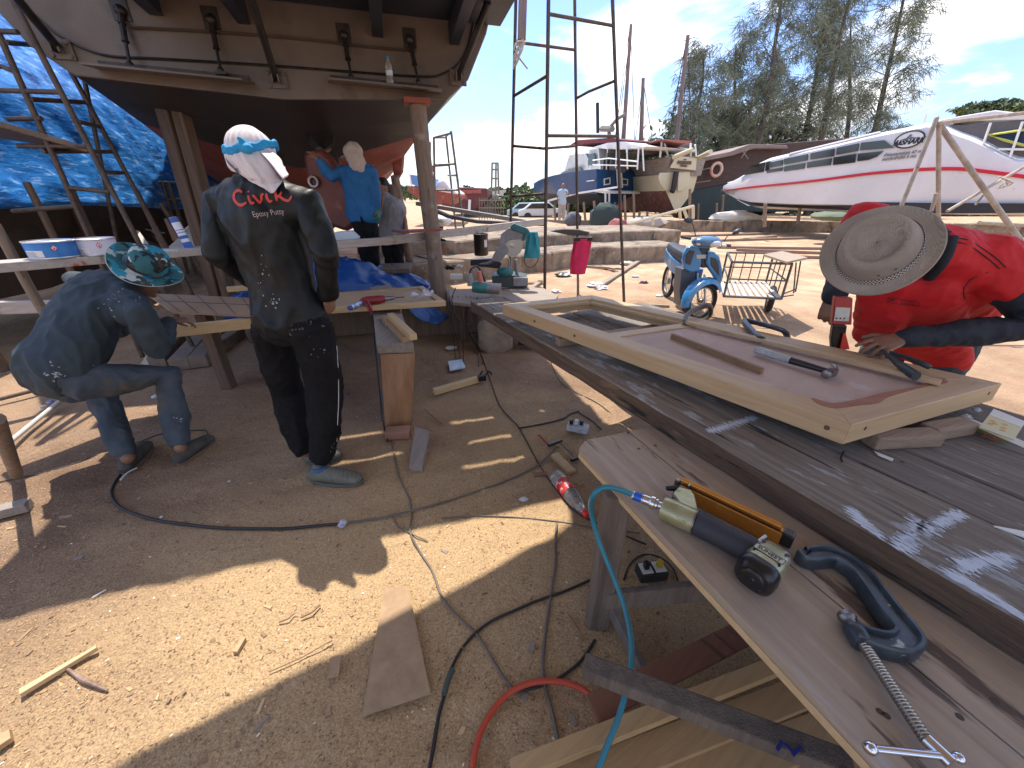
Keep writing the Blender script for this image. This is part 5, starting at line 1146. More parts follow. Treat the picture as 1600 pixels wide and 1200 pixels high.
# scaffold tower near, beyond the post
gal=mat('tube_grey',(.22,.2,.18),(.14,.12,.11),scale=20,rough=.5,metal=.3)
Yg=11.0
scaf('tall thin scaffold tower standing between the pale post and the barge',
 [ext(upx(678,215,680,345,Yg),0),ext(upx(705,206,725,358,Yg),0),ext(upx(697,213,712,355,Yg+1.4),0),ext(upx(672,222,672,340,Yg+1.4),0)],
 [rg(678,215,Yg,705,208,Yg),rg(678,258,Yg,712,256,Yg),rg(670,260,Yg+1.4,701,258,Yg+1.4),rg(679,297,Yg,717,297,Yg),rg(678,215,Yg,697,215,Yg+1.4),rg(705,206,Yg,697,213,Yg+1.4),rg(680,345,Yg,722,340,Yg),rg(714,274,Yg,700,274,Yg+1.4)],.028,gal,name='scaffold_tower')
tw_=thing('lattice_tower','thin lattice tower on the horizon right of the post','tower',PZ(772,318,0)*1 if False else PY(772,330,55))
for (x0,y0,x1,y1) in ((769,255,767,330),(778,255,780,330),(775,256,774,330)): MB().tube([PY(x0,y0,55),PY(x1,y1,55)],.12,6).build('upright',gal,tw_)
for y in (255,265,279,295,308,322): MB().tube([PY(768,y,55),PY(779,y,55)],.1,6).build('rung',gal,tw_)
mb=MB(); fz=[PY(748,325,24),PY(784,325,24)]
fe=thing('wire_fence','thin wire mesh fence in front of the canvas tent','fence',PZ(748,342,0))
for i in range(10):
    x=749+i*4.2; MB().tube([PY(x,309,24),PY(x,343,24)],.025,5).build('wire',gal,fe)
for y in (313,325,338): MB().tube([PY(748,y,24),PY(790,y,24)],.025,5).build('wire',gal,fe)
# parked cars far away
def car(px,py,Y,colr,label):
    c=PY(px,py,Y); t=thing('parked_car',label,'car',V(c.x,c.y,c.z)); L_=4.2;s_=c
    prof=[(-2.1,.35),(-2.1,.8),(-1.6,.95),(-1.0,1.42),(.5,1.45),(1.1,1.0),(2.0,.85),(2.1,.4)]
    MB().slab([s_+V(x,0,z) for x,z in prof],(0,1.7,0)).build('body',colr,t,bevel=.08)
    MB().slab([s_+V(x,-.02,z) for x,z in ((-1.45,.95),(-.95,1.34),(.45,1.36),(.95,.98))],(0,.03,0)).build('side_window',glass,t)
    for x in(-1.3,1.3): MB().lathe([(.32,0),(.33,.2)],s_+V(x,-.05,.33),(0,1,0),16).build('wheel',blk2,t,smooth=40)
car(828,344,38,mat('car_blue',(.35,.5,.6),rough=.25),'pale blue car parked beyond the slipway left of the trawler')
car(848,345,36,mat('car_white',(.6,.66,.7),rough=.25),'whitish car parked behind the scaffold pole beside the pale blue car')
# foliage helper
def leafy(name,c,rad,n,ml,label,cat,size=.3,droop=0):
    mb=MB(); c=Vector(c)
    for i in range(n):
        d=V(random.gauss(0,1),random.gauss(0,1),random.gauss(0,1)).normalized()*random.random()**.4
        k=1+.35*noise.noise(d*2.2+c*.1); p=c+V(d.x*rad[0]*k,d.y*rad[1]*k,d.z*rad[2]*k); a=V(U(-1,1),U(-1,1),U(-1,1)).normalized(); b=a.cross(V(U(-1,1),U(-1,1),U(-1,1))).normalized(); s_=size*U(.5,1.3)
        mb.mi=random.randrange(len(ml)); mb.add([p-a*s_,p-b*s_*.45,p+a*s_,p+b*s_*.45],[(0,1,2,3)])
    o=mb.build(name,ml,loc=V(c.x,c.y,c.z-rad[2])); return tag(o,label,cat) if label else o
lf=[mat('leaf_a',(.05,.085,.025),rough=.6),mat('leaf_b',(.085,.12,.04),rough=.6),mat('leaf_c',(.03,.05,.02),rough=.7)]
lf2=[mat('leaf_d',(.12,.17,.04),rough=.6),mat('leaf_b',(.085,.12,.04)),mat('leaf_a',(.05,.085,.025))]
for k,(x,y,Y,rx,rz,lab) in enumerate(((823,322,42,3.2,1.6,'green bushes beyond the parked cars left of the trawler'),(806,318,44,2.0,1.4,'dark green bush right of the canvas tent'),(1000,262,40,3.0,1.8,'bright green shrub seen between the trawler and the cream boat'),(1150,338,30,1.6,.8,'low green shrub under the white speedboat bow'))):
    leafy('bush',PY(x,y,Y),(rx,1.6,rz),2600,lf2 if k!=1 else lf,lab,'bush',.22)
mb=MB()
for i in range(9000):
    x=U(-70,150); Y=U(150,190); h=(3.0+2.2*noise.noise(V(x*.12,0,3))+1.2*noise.noise(V(x*.5,0,6))); z=1.0+random.random()**.7*max(1,h)*1.25
    s_=U(.4,1.0); a=V(U(-1,1),U(-.4,.4),U(-1,1)).normalized(); b=V(-a.z,0,a.x); mb.mi=random.randrange(3); p=V(x,Y,z); mb.add([p-a*s_,p-b*s_*.6,p+a*s_,p+b*s_*.6],[(0,1,2,3)])
o=mb.build('treeline',lf,loc=(0,160,0)); tag(o,'low line of far trees along the horizon','trees',None,'stuff')
for k,(x0,x1,Y,h_) in enumerate(((840,1010,50,2.6),(1010,1230,46,3.0),(1230,1640,40,3.0))):  # dark foliage added to hide bright ground, standing in for shade under far boats
    a=PY(x0,330,Y);b=PY(x1,330,Y); leafy('hedge',V((a.x+b.x)/2,Y,h_*.45),((b.x-a.x)*.55,1.5,h_*.6),7000,lf,['dark hedge beyond the blue trawler','dark hedge beyond the cream boat and dark boat','dark hedge beyond the white speedboat'][k],'hedge',.32)
# ---------------------------------------------------------------- casuarina trees
cas=[mat('cas_a',(.15,.175,.125),rough=.8),mat('cas_b',(.20,.215,.15),rough=.8),mat('cas_c',(.10,.125,.085),rough=.8)]
cbark=mat('cas_bark',(.12,.10,.085),(.08,.065,.055),scale=4,rough=.9)
def casuarina(bx,by,tx,ty,Y,rad,low,label,n=11000,lean=0):
    base=PY(bx,by,Y); top=PY(tx,ty,Y); base.z=0; H=top.z
    t=thing('casuarina_tree',label,'tree',base)
    axis=[]
    for i in range(11):
        u=i/10; p=base.lerp(top,u)+V(.5*noise.noise(V(u*2.5,bx,0)),.5*noise.noise(V(u*2.5,bx,9)),0)*3*u*(1-u)*1.6; axis.append(p)
    MB().tube(axis,[.32*(1-.9*i/10)+.02 for i in range(11)],9).build('trunk',cbark,t,smooth=60)
    mbl=MB(); mbc=MB(); ends=[]
    nl=44; n=int(n*.50)
    for i in range(nl):
        u=low+(1-low)*(i+random.random())/nl; k=min(9.99,u*10); p=axis[int(k)].lerp(axis[int(k)+1],k-int(k)); an=U(0,6.283)
        R_=rad*.92*(.35+.75*math.sin(min(1,(1-u)/(1-low)*1.25+.12)*math.pi*.62))*U(.45,1.2)
        d=V(math.cos(an),math.sin(an)*.8,U(.35,1.0)); q1=p+d*R_*.5; q2=p+V(d.x,d.y,d.z*.72)*R_
        mbl.tube([p,q1,q2],[.07*(1.1-u),.04*(1.1-u)+.01,.012],5)
        for j in range(int(n*.85/nl/13)+1):
            s_=random.random()**.6; c=(p.lerp(q1,s_*2) if s_<.5 else q1.lerp(q2,s_*2-1))+V(random.gauss(0,.30),random.gauss(0,.30),random.gauss(0,.25))*(.6+rad*.22)
            for w_ in range(13):
                o=c+V(U(-.28,.28),U(-.28,.28),U(-.2,.25)); L_=U(.3,.85); dd=V(U(-.7,.7)+d.x*.4,U(-.5,.5),U(-1.0,.25)).normalized(); s=dd.cross(V(0,1,U(-.3,.3))).normalized()*U(.012,.026)
                e=o+dd*L_; e.z-=.12*L_; mbc.mi=random.randrange(3); mbc.add([o-s,o+s,e+s*.4,e-s*.4],[(0,1,2,3)])
    lb=mbl.build('limb',cbark,t); tag(lb,None,None,None,'stuff')
    mbc.build('crown',cas,t)
casuarina(1092,250,1100,88,38,2.3,.30,'small casuarina tree at the left end of the row, behind the tall mast',9000)
casuarina(1160,250,1150,70,42,2.8,.22,'feathery casuarina tree second from the left in the row',12000)
casuarina(1190,250,1232,-70,40,2.9,.30,'tall casuarina tree left of the middle with bare lower trunk',13000)
casuarina(1265,240,1300,-40,44,3.0,.18,'wide casuarina tree in the middle of the row',13000)
casuarina(1290,240,1345,-95,40,2.5,.34,'tall slanting casuarina tree right of the middle',11000)
casuarina(1350,235,1330,30,46,3.2,.15,'bushy lower casuarina tree filling the gap behind the speedboat cabin',12000)
casuarina(1375,235,1425,-60,40,2.7,.20,'rightmost tall casuarina tree against the open sky',13000)
casuarina(1225,250,1210,110,46,3.6,.12,'low dense casuarina tree behind the dark wooden boat',12000)
leafy('bush',PY(1560,174,60),(6,2,1.2),2500,lf,'dark treetop showing over the speedboat roof at the right edge','tree',.35)
leafy('bush',PY(1130,225,44),(8,2,3.5),6000,cas,'dense green undergrowth behind the cream boat and dark boat','tree',.3)
# ---------------------------------------------------------------- far boats
def farhull(parent,sl,sr,bow,zs,zc,zk,m,bulge=.12,name='hull',zsb=None,k=8,rake=.0):
    """sl,sr: stern corners, bow: point; zs/zc/zk heights of sheer, chine, keel; zsb: bow sheer"""
    rs=[]; zsb=zs if zsb is None else zsb
    for i in range(k+1):
        t=i/k; l=sl.lerp(bow,t); r=sr.lerp(bow,t); c=(l+r)/2; wdt=(r-l)
        f=(1-t**2.4)/(max(1e-3,1-t)) if t<1 else 0
        l=c-wdt*.5*f; r=c+wdt*.5*f
        if t==1: l=bow-wdt*0;r=bow+V(.02,.02,0)
        z1=zs+(zsb-zs)*t*t; z0=zc+(z1-zc)*.35*t**3; zz=zk+(z1-zk)*.6*t**7
        li=c+(l-c)*(.9-.3*t); ri=c+(r-c)*(.9-.3*t)
        rs.append([V(l.x,l.y,z1),V(li.x,li.y,z0),V(c.x,c.y,zz),V(ri.x,ri.y,z0),V(r.x,r.y,z1)])
    mb=MB(); n=5; b=len(mb.v)
    for r in rs: mb.v+=r
    for i in range(k):
        for j in range(4): mb.f.append([b+i*n+j,b+i*n+j+1,b+(i+1)*n+j+1,b+(i+1)*n+j]); mb.m.append(0 if j in(0,3) else 1)
        mb.f.append([b+i*n,b+i*n+4,b+(i+1)*n+4,b+(i+1)*n]); mb.m.append(2)
    mb.f.append([b+j for j in range(5)]); mb.m.append(0)
    return mb.build(name,m,parent,smooth=30),rs
# blue trawler
twh=mat('trawler_cabin',(.42,.42,.42),(.52,.52,.51),scale=1.5,rough=.5)
navyb=mat('trawler_blue',(.012,.06,.17),(.018,.085,.22),scale=.8,rough=.4,spots=[((.03,.12,.26),2,.6,.1)]); navyd=mat('trawler_bottom',(.02,.035,.06),(.035,.05,.07),scale=1,rough=.7)
tr_=thing('trawler_yacht','blue hulled trawler yacht with white flybridge and maroon awning seen through the tall scaffold','boat',PY(935,340,24))
sl=PY(929,300,24);sr=PY(995,300,26.5);bw=PY(834,290,34); 
def zat(px,py,Y): return PY(px,py,Y).z
hull2,rs2=farhull(tr_,V(sl.x,sl.y,0),V(sr.x,sr.y,0),V(bw.x,bw.y,0),zat(929,264,24),zat(929,303,24),zat(929,322,24),[navyb,navyd,white],zsb=zat(834,287,34))
def tp(px,py): # point on port side plane of the trawler
    n=V(-(bw-sl).y,(bw-sl).x,0).normalized(); d=ray(px,py); o=V(0,0,CAMZ); q=V(sl.x,sl.y,0); t=(q-o).dot(n)/d.dot(n); return o+d*t
ins=V(.75,.5,0)
def tcab(pts,m,nm,off=ins,dep=V(2.2,1.2,0),bev=.03): return MB().slab([tp(x,y)+off for x,y in pts],dep).build(nm,m,tr_,bevel=bev)
tcab([(856,281),(861,268),(872,262),(897,254),(902,268),(902,274)],twh,'deckhouse')
tcab([(866,266),(873,240),(897,238),(903,252),(903,262)],twh,'flybridge')
tcab([(862,278),(864,270),(870,267),(893,260),(896,271),(880,276)],glass,'deckhouse_window',off=ins-V(.14,.10,0),dep=V(.06,.03,0),bev=0)
tcab([(900,272),(903,232),(916,230),(921,264),(912,268)],twh,'aft_cabin',dep=V(1.9,1.0,0))
tcab([(904,258),(905,240),(914,238),(916,256)],glass,'aft_door',off=ins-V(.14,.10,0),dep=V(.06,.03,0),bev=0)
tcab([(872,226),(885,217),(935,213),(946,216),(940,221),(905,222),(880,226)],mat('maroon',(.16,.03,.035),rough=.8),'awning',dep=V(3,1.6,0),bev=.04)
tcab([(906,229),(930,221),(952,219),(989,226),(985,230),(950,232),(925,231)],white,'hardtop',dep=V(3.2,1.8,0),bev=.04)
for (x0,y0,x1,y1) in ((918,228,922,266),(933,224,931,264),(947,222,945,262),(980,228,978,264),(962,226,963,263),(986,230,988,266),(873,228,870,248),(886,227,882,246)): MB().tube([tp(x0,y0)+ins*.9,tp(x1,y1)+ins*.9],.038,6).build('stanchion',white,tr_)
for (x0,y0,x1,y1) in ((921,250,945,247),(945,247,990,252),(921,257,988,259),(834,277,848,278),(868,247,892,240)): MB().tube([tp(x0,y0)+ins*.3,tp(x1,y1)+ins*.3],.035,6).build('guard_rail',white,tr_)
for (x0,y0,x1,y1) in ((833,287,833,276),(841,287,841,277),(848,286,848,278)): MB().tube([tp(x0,y0),tp(x1,y1)],.03,6).build('railing_post',white,tr_)
MB().slab([tp(x,y)-V(.05,.03,0) for x,y in ((845,292),(880,287),(929,281),(929,282.5),(880,288.5),(845,293.5))],(.04,.02,0)).build('hull_stripe',white,tr_)
MB().slab([tp(x,y)-V(.06,.04,0) for x,y in ((854,313),(900,301),(965,291),(965,294),(900,304),(854,316))],(.05,.03,0)).build('rub_rail',white,tr_)
for x,y in ((892,279),(918,272)): MB().lathe([(.02,.0),(.17,0),(.2,.04)],tp(x,y)-V(.06,.04,0),(1,.6,0),14).build('porthole',white,tr_,smooth=40)
tn=V((sr-sl).y,-(sr-sl).x,0).normalized()
def tq(px,py,o=.05):
    d=ray(px,py); t=(V(sl.x,sl.y,0)+tn*o-V(0,0,CAMZ)).dot(tn)/d.dot(tn); return V(0,0,CAMZ)+d*t
for pts in (((944,279),(954,277),(954,288),(944,290)),((972,278),(982,280),(981,290),(972,289))):
    f=MB().slab([tq(x,y) for x,y in pts],-tn*.04).build('stern_window',white,tr_); c=sum((tq(x,y,.08) for x,y in pts),V(0,0,0))/4
    MB().slab([c+(tq(x,y,.08)-c)*.62 for x,y in pts],-tn*.02).build('pane',navyd,f)
for x in (965,971): MB().tube([tq(x-1,264,.1),tq(x+1,293,.1)],.07,6).build('ladder_rail',white,tr_)
MB().slab([tq(x,y,.1) for x,y in ((930,296),(1000,298),(998,301),(930,300))],tn*.7+V(0,0,-.08)).build('stern_platform',white,tr_)
mb=MB()
for (x0,y0,x1,y1) in ((946,298,946,317),(952,298,952,317),(946,317,952,317)): mb.tube([tq(x0,y0,.9),tq(x1,y1,.9)],.05,6)
mb.build('swim_ladder',white,tr_)
MB().tube([tp(916,205)+ins,tp(915,158)+ins],.1,6).build('mast',darkm,tr_)
mb=MB(); mb.tube([tp(933,213)+ins,tp(933,198)+ins],.1,6); mb.tube([tp(933,198)+ins,tp(945,183)+ins,tp(958,175)+ins],.08,6); mb.tube([tp(922,199)+ins,tp(938,199)+ins],.16,6); mb.build('davit',gal,tr_)
for x_,y_,s__ in ((936,246,(.5,.5,.5)),(928,258,(.35,.4,.6)),(944,250,(.6,.3,.3)),(953,260,(.3,.4,.5))): MB().box(tp(x_,y_)+ins,s__).build('deck_gear',darkm,tr_)
# cream sailing boat
crm=mat('cream_hull',(.60,.54,.38),(.52,.46,.32),scale=1,rough=.5); weath=mat('weathered_bulwark',(.30,.25,.21),(.2,.165,.14),scale=3,stretch=(1,1,4),rough=.85); dred=mat('old_red_bottom',(.12,.045,.04),(.2,.09,.07),scale=2,rough=.8,spots=[((.28,.22,.18),4,.58,.1)])
cs=thing('sailing_boat','cream and brown wooden sailing boat with awning, its stern board facing the yard','boat',PY(1060,342,22))
sl2=PY(1042,270,22);sr2=PY(1098,270,23.5);bw2_=PY(940,300,34)
zs_=zat(1046,272,22)
h,_=farhull(cs,V(sl2.x,sl2.y,0),V(sr2.x,sr2.y,0)-V(.25,0,0),V(bw2_.x,bw2_.y,0),zs_,zat(1046,298,22),zat(1046,335,22),[crm,dred,weath],zsb=zs_+.4)
h,_=farhull(cs,V(sl2.x-.05,sl2.y-.05,0),V(sr2.x,sr2.y-.05,0),V(bw2_.x,bw2_.y,0),zat(1046,245,22),zs_,zs_-.05,[weath,weath,weath],zsb=zat(1046,245,22)+.4,name='bulwark')
def cq(px,py,o=.1):
    n=V((sr2-sl2).y,-(sr2-sl2).x,0).normalized(); d=ray(px,py); t=(V(sl2.x,sl2.y,0)+n*o-V(0,0,CAMZ)).dot(n)/d.dot(n); return V(0,0,CAMZ)+d*t
MB().slab([cq(x,y,.12) for x,y in ((1055,242),(1091,245),(1090,268),(1045,263))],(0,.06,0)).build('stern_board_frame',weath,cs)
sb=MB().slab([cq(x,y,.2) for x,y in ((1057,244),(1089,247),(1087,266),(1047,262))],(0,.06,0)).build('stern_board',crm,cs)
for q in (((1060,251),(1081,252),(1080,257),(1059,256)),((1064,257),(1074,258),(1074,261),(1064,260)),((1069,248.4),(1073,248.6),(1073,250),(1069,250))): MB().slab([cq(x,y,.26) for x,y in q],(0,.03,0)).build('name_lettering',mat('name_brown',(.10,.05,.035)),sb)
mb=MB(); mb.slab([cq(x,y,.05) for x,y in ((1031,270),(1054,269),(1055,298),(1048,301),(1038,296),(1031,286),(1029,277))],(0,.12,0)); mb.slab([cq(x,y,.05) for x,y in ((1060,269),(1078,268),(1079,280),(1073,293),(1064,299),(1059,299))],(0,.12,0)); mb.build('stern_counter',crm,cs,bevel=.03)
MB().tube([cq(1057,268,.25),cq(1052,296,.25),cq(1050,300,.25)],.14,8).build('rudder_post',darkm,cs)
for (x0,y0,x1,y1) in ((1052,246,1078,235),(1092,246,1106,238)): MB().tube([cq(x0,y0,.2),cq(x1,y1,.9)+V(0,-.3,0)],.11,8).build('davit_arm',crm,cs,smooth=50)
can2=mat('awning_grey',(.14,.125,.12),(.10,.09,.09),scale=3,rough=.9)
mb=MB(); mb.slab([cq(x,y,-1.5) for x,y in ((985,238),(1030,218),(1080,221),(1086,226),(1060,238),(1020,240),(1000,242))],(0,2.5,0)); mb.build('awning',can2,cs)
MB().slab([cq(x,y,.0) for x,y in ((1030,217),(1080,220),(1079,224),(1058,223))],(0,2.5,.0)).build('awning_edge',mat('awn_red',(.35,.12,.09)),cs)
for (x0,y0,x1,y1) in ((1034,222,1031,246),(1038,224,1044,244),(1079,224,1079,244),(1086,226,1088,246)): MB().tube([cq(x0,y0,-.5),cq(x1,y1,-.5)],.05,6).build('awning_post',white,cs)
for (x0,y0,x1,y1,r) in ((986,38,973,232,.11),(1005,122,1001,236,.12),(1075,55,1056,230,.13)): MB().tube([PY(x1,y1,27),PY(x0,y0,27)],[r*1.2,r*.75],8).build('mast',mat('mast_wood',(.22,.17,.15),(.15,.11,.1),scale=2),cs,smooth=40)
mb=MB()
for (x0,y0,x1,y1) in ((986,60,975,160),(984,60,970,170),(986,60,992,230),(1073,60,1045,215),(1075,60,1080,225),(1073,60,1054,160),(1005,125,992,225),(1005,125,1020,225),(1073,62,1066,230),(983,50,960,225)): mb.tube([PY(x0,y0,27),PY(x1,y1,27)],.018,4)
for y in range(115,160,14): mb.tube([PY(1069-(y-55)*.1,y,27),PY(1078,y,27)],.02,4)
mb.build('rigging',darkm,cs)
for k in range(5):
    MB().tube([PY(1000+k*9,250-k*1.5,26),PY(1001+k*9,262-k*1.8,26)],.06,6).build('bulwark_stanchion',weath,cs)
# dark wooden boat
dw=mat('dark_planks',(.055,.035,.033),(.09,.055,.05),scale=3,stretch=(1,1,6),rough=.8); dg=mat('dark_green_bottom',(.018,.04,.045),(.03,.05,.055),scale=1,rough=.7)
ds=thing('wooden_boat','dark brown wooden boat with low tarpaulin roof and orange lifebuoy','boat',PY(1150,342,26))
MB().slab([PY(x,y,26) for x,y in ((1082,253),(1130,243),(1165,228),(1330,215),(1330,290),(1150,285),(1070,305),(1062,290))],(0,5,0)).build('hull',dw,ds,bevel=.1)
MB().slab([PY(x,y,25.9) for x,y in ((1050,320),(1068,300),(1110,292),(1150,285),(1330,285),(1330,330),(1130,332),(1120,345),(1090,345),(1075,325))],(0,4,0)).build('bottom',dg,ds,bevel=.1)
MB().slab([PY(x,y,25.5) for x,y in ((1085,249),(1110,243),(1140,237),(1172,225),(1230,227),(1232,232),(1178,232),(1145,243),(1100,252))],(0,5,0)).build('tarpaulin_roof',mat('roof_tarp',(.26,.2,.18),(.2,.15,.14),scale=2,rough=.9),ds,bevel=.04)
mb=MB(); cc=PY(1119.5,265,25.6)
mb.tube([cc+V(.30*math.cos(a*.3927),0,.34*math.sin(a*.3927)) for a in range(16)],.09,8,closed=True); mb.build('lifebuoy',mat('lifebuoy_org',(.62,.22,.12),(.6,.5,.42),scale=2,rough=.6),ds,smooth=60)
for (x0,y0,x1,y1) in ((1158,247,1170,230),(1169,248,1160,236),(1074,270,1112,262),(1084,286,1110,282)): MB().tube([PY(x0,y0,25.4),PY(x1,y1,25.4)],.025,6).build('guard_rail',weath,ds)
# props below the far boats
pp=0
for x,y0,y1,Y in ((903,315,344,24),(912,316,345,23.5),(866,320,345,26),(928,314,350,22),(976,305,347,22),(990,300,345,22),(888,318,345,25),(952,318,348,24),(961,316,346,24),(1078,295,342,20),(1091,318,345,24),(1130,305,345,23),(1196,318,347,16),(1000,330,345,22),(1012,330,345,22),(1120,318,344,24),(1250,325,345,18)):
    a=PY(x,y0,Y); b=PY(x+U(-4,4),y1,Y); b.z=min(b.z,.5); pp+=1
    log('boat_prop',b,a,.07,.065,post,'thin timber prop holding up the far boats','post','props under the far boats',8)
# clutter beneath
for k,(x,y,Y,s_,m_) in enumerate(((875,335,23,.5,'p'),(1030,345,21,.7,'g'),(1150,340,22,1.1,'w'),(960,345,21,.5,'r'),(1300,342,14,.8,'g'),(1010,347,20,.9,'w2'),(1215,338,20,.6,'g'))):
    pass
for k,(x,y,Y,l,h_,c_,lab,nm,cat) in enumerate(((1010,349,20,2.0,.6,(.35,.33,.31),'grey sheeted pile beside the ramp railing','covered_pile','pile'),(1148,342,21,2.6,.75,(.62,.58,.5),'pale sheeted pile under the bow of the speedboat','covered_pile','pile'),(966,352,17,.8,.5,(.25,.07,.07),'dark red machine under the blue trawler','machine','machine'),(895,345,24,1.0,.9,(.08,.09,.11),'dark drum under the blue trawler','drum','drum'),(945,340,22,1.6,1.4,(.03,.05,.05),'dark wheel loader shape under the trawler stern','machine','machine'),(1300,338,15,1.5,.3,(.12,.15,.1),'dark heap under the speedboat','pile','pile'))):
    c=PY(x,y,Y); c.z=.35 if c.z<.35 else c.z; mb=MB(); mb.ell((0,0,0),1,n=14,m=8)
    for v in mb.v:
        v*=1+.3*noise.noise(v*2+V(k,0,0)); v.x*=l/2; v.y*=.5; v.z*=h_/2; v+=c
    o=mb.build(nm,mat('clut%d'%k,c_,rough=.8),smooth=40,loc=c); tag(o,lab,cat)
rl=thing('ramp_railing','pale handrail sloping up beside the concrete ramp','railing',PZ(985,358,0))
for (x0,y0,x1,y1) in ((975,352,1084,322),(1083,322,1083,342),(1062,328,1063,342),(1020,340,1020,352),(985,350,1000,356),(1068,326,1074,342)): MB().tube([PY(x0,y0,17),PY(x1,y1,17)],.06,6).build('rail',crm,rl)
# ---------------------------------------------------------------- white speedboat
sb_=thing('speedboat','large white passenger speedboat with red stripe and oval shark logo at right','boat',(12,17,0))
SA=V(10.1,20.6,0); SBp=V(14.0,12.6,0); sdir=(SBp-SA).normalized(); sn=V(-sdir.y,sdir.x,0); sn=-sn if sn.dot(SA)>0 else sn   # towards the camera
def sp(px,py,o=0): 
    d=ray(px,py); t=(SA+sn*o-V(0,0,CAMZ)).dot(sn)/d.dot(sn); return V(0,0,CAMZ)+d*t
def lz(px,py): p=sp(px,py); return ((p-SA).dot(sdir),p.z)
def itp(tab,l):
    if l<=tab[0][0]: return tab[0][1]
    for (a,b),(c,d) in zip(tab,tab[1:]):
        if l<=c: return b+(d-b)*(l-a)/(c-a)
    return tab[-1][1]
bot=[lz(*p) for p in ((1127,293),(1140,302),(1160,311),(1182,316),(1250,319),(1400,321),(1600,322))]+[(16,1.25)]
top_=[lz(*p) for p in ((1127,291),(1150,281),(1170,272),(1190,255),(1214,244),(1300,224),(1365,208),(1440,193),(1468,190),(1482,200),(1530,216),(1580,243),(1600,247))]+[(16,2.6)]
def pinch(l): return 1.55*(max(0,1-max(0,l)/4.2))**2.0
gel=mat('speedboat_white',(.70,.70,.72),(.60,.60,.62),scale=.5,rough=.28,spots=[((.5,.48,.47),2.5,.66,.1)]); gelb=mat('speedboat_cabin',(.66,.66,.68),rough=.3)
rs=[]
def bowpx(l): c=SA-sn*1.55+sdir*l; return 800+FPX*c.x/(c.y*cP-(1.6-CAMZ)*sP)
L0=0.0
while bowpx(L0)>1127: L0-=.05
def wl(l): return L0+l*(4.2-L0)/4.2 if l<4.2 else l
for i in range(46):
    l=-.02+i*16/45 if i else 0; 
    l=[0,.15,.35,.6,.9,1.2,1.5,1.8,2.2,2.6,3,3.5,4][i] if i<13 else 4+(i-12)*12/33
    zb=itp(bot,l); zt=itp(top_,l); pn=pinch(l); c=SA+sdir*l
    w_=1.6-pn; c=SA+sdir*wl(l)
    A=c-sn*pn; cen=c-sn*1.6; F=c-sn*(3.2-pn)
    A.z=F.z=0; zm=zb+(zt-zb)*.45
    def q(p,z): return V(p.x,p.y,z)
    def inn(p,k): return p+(cen-p)*k
    rs.append([q(cen,zb-.28*min(1,w_)),q(inn(A,.10),zb),q(A,zm),q(inn(A,.03),zt-.12 if zt-zb>.4 else zt),q(inn(A,.14),zt),q(cen,zt+.10*min(1,w_)),q(inn(F,.14),zt),q(inn(F,.03),zt-.12 if zt-zb>.4 else zt),q(F,zm),q(inn(F,.10),zb)])
shull=MB().rings(rs).build('hull',gel,sb_,smooth=35)
def sband(pts,o,m,nm,par,th=.02):
    """polygon on the flank, following the bow pinch"""
    P=[]
    for x,y in pts:
        p=sp(x,y); l=(p-SA).dot(sdir); P.append(p+sdir*(wl(l)-l)+sn*(o-pinch(l)))
    return MB().slab(P,-sn*th).build(nm,m,par)
strp=[(1137,297),(1180,292),(1250,285),(1310,277),(1365,270),(1440,264),(1500,263),(1540,267),(1600,275),(1660,286)]
redp=mat('stripe_red',(.50,.02,.035),rough=.35)
strp=[tuple(q)[:2] for q in spline([V(x,y,0) for x,y in strp],6)]
for a,b in zip(strp,strp[1:]):
    wa=1.6+(a[0]-1137)*.006; wb_=1.6+(b[0]-1137)*.006; sband([(a[0],a[1]-wa/2),(b[0],b[1]-wb_/2),(b[0],b[1]+wb_),(a[0],a[1]+wa)],.035,redp,'red_stripe',shull,.1)
wins=[((1168,272),(1187,256),(1209,251),(1206,267)),((1211,251),(1217,250),(1214,264),(1209,266)),
 ((1212,253),(1235,248),(1234,257),(1213,261)),((1237,247),(1269,240),(1268,250),(1237,256)),((1273,239),(1304,232),(1303,244),(1272,249)),((1308,231),(1342,224),(1340,236),(1307,242)),((1346,223),(1382,219),(1397,231),(1344,235)),
 ((1212,264),(1235,260),(1233,266),(1211,269)),((1237,259),(1265,254),(1263,263),(1236,267)),((1268,253),(1300,247),(1298,258),(1267,262)),((1303,246),(1338,240),(1336,254),(1302,258)),((1341,240),(1380,236),(1370,245),(1357,250),(1340,252))]
for w_ in wins: sband(w_,.03,glass,'cabin_window',shull,.06)
sband([(1160,312),(1440,317),(1700,318),(1700,332),(1440,334),(1180,322)],.0,mat('bottom_black',(.02,.02,.024),rough=.5),'boot_bottom',shull,2.9)
for p,q in (((1230,240),(1370,206)),((1228,242),(1232,240))): 
    MB().tube([sp(*p,.0)-sn*.2,sp(*q,0)-sn*.2],.04,6).build('roof_rail',gel,sb_)
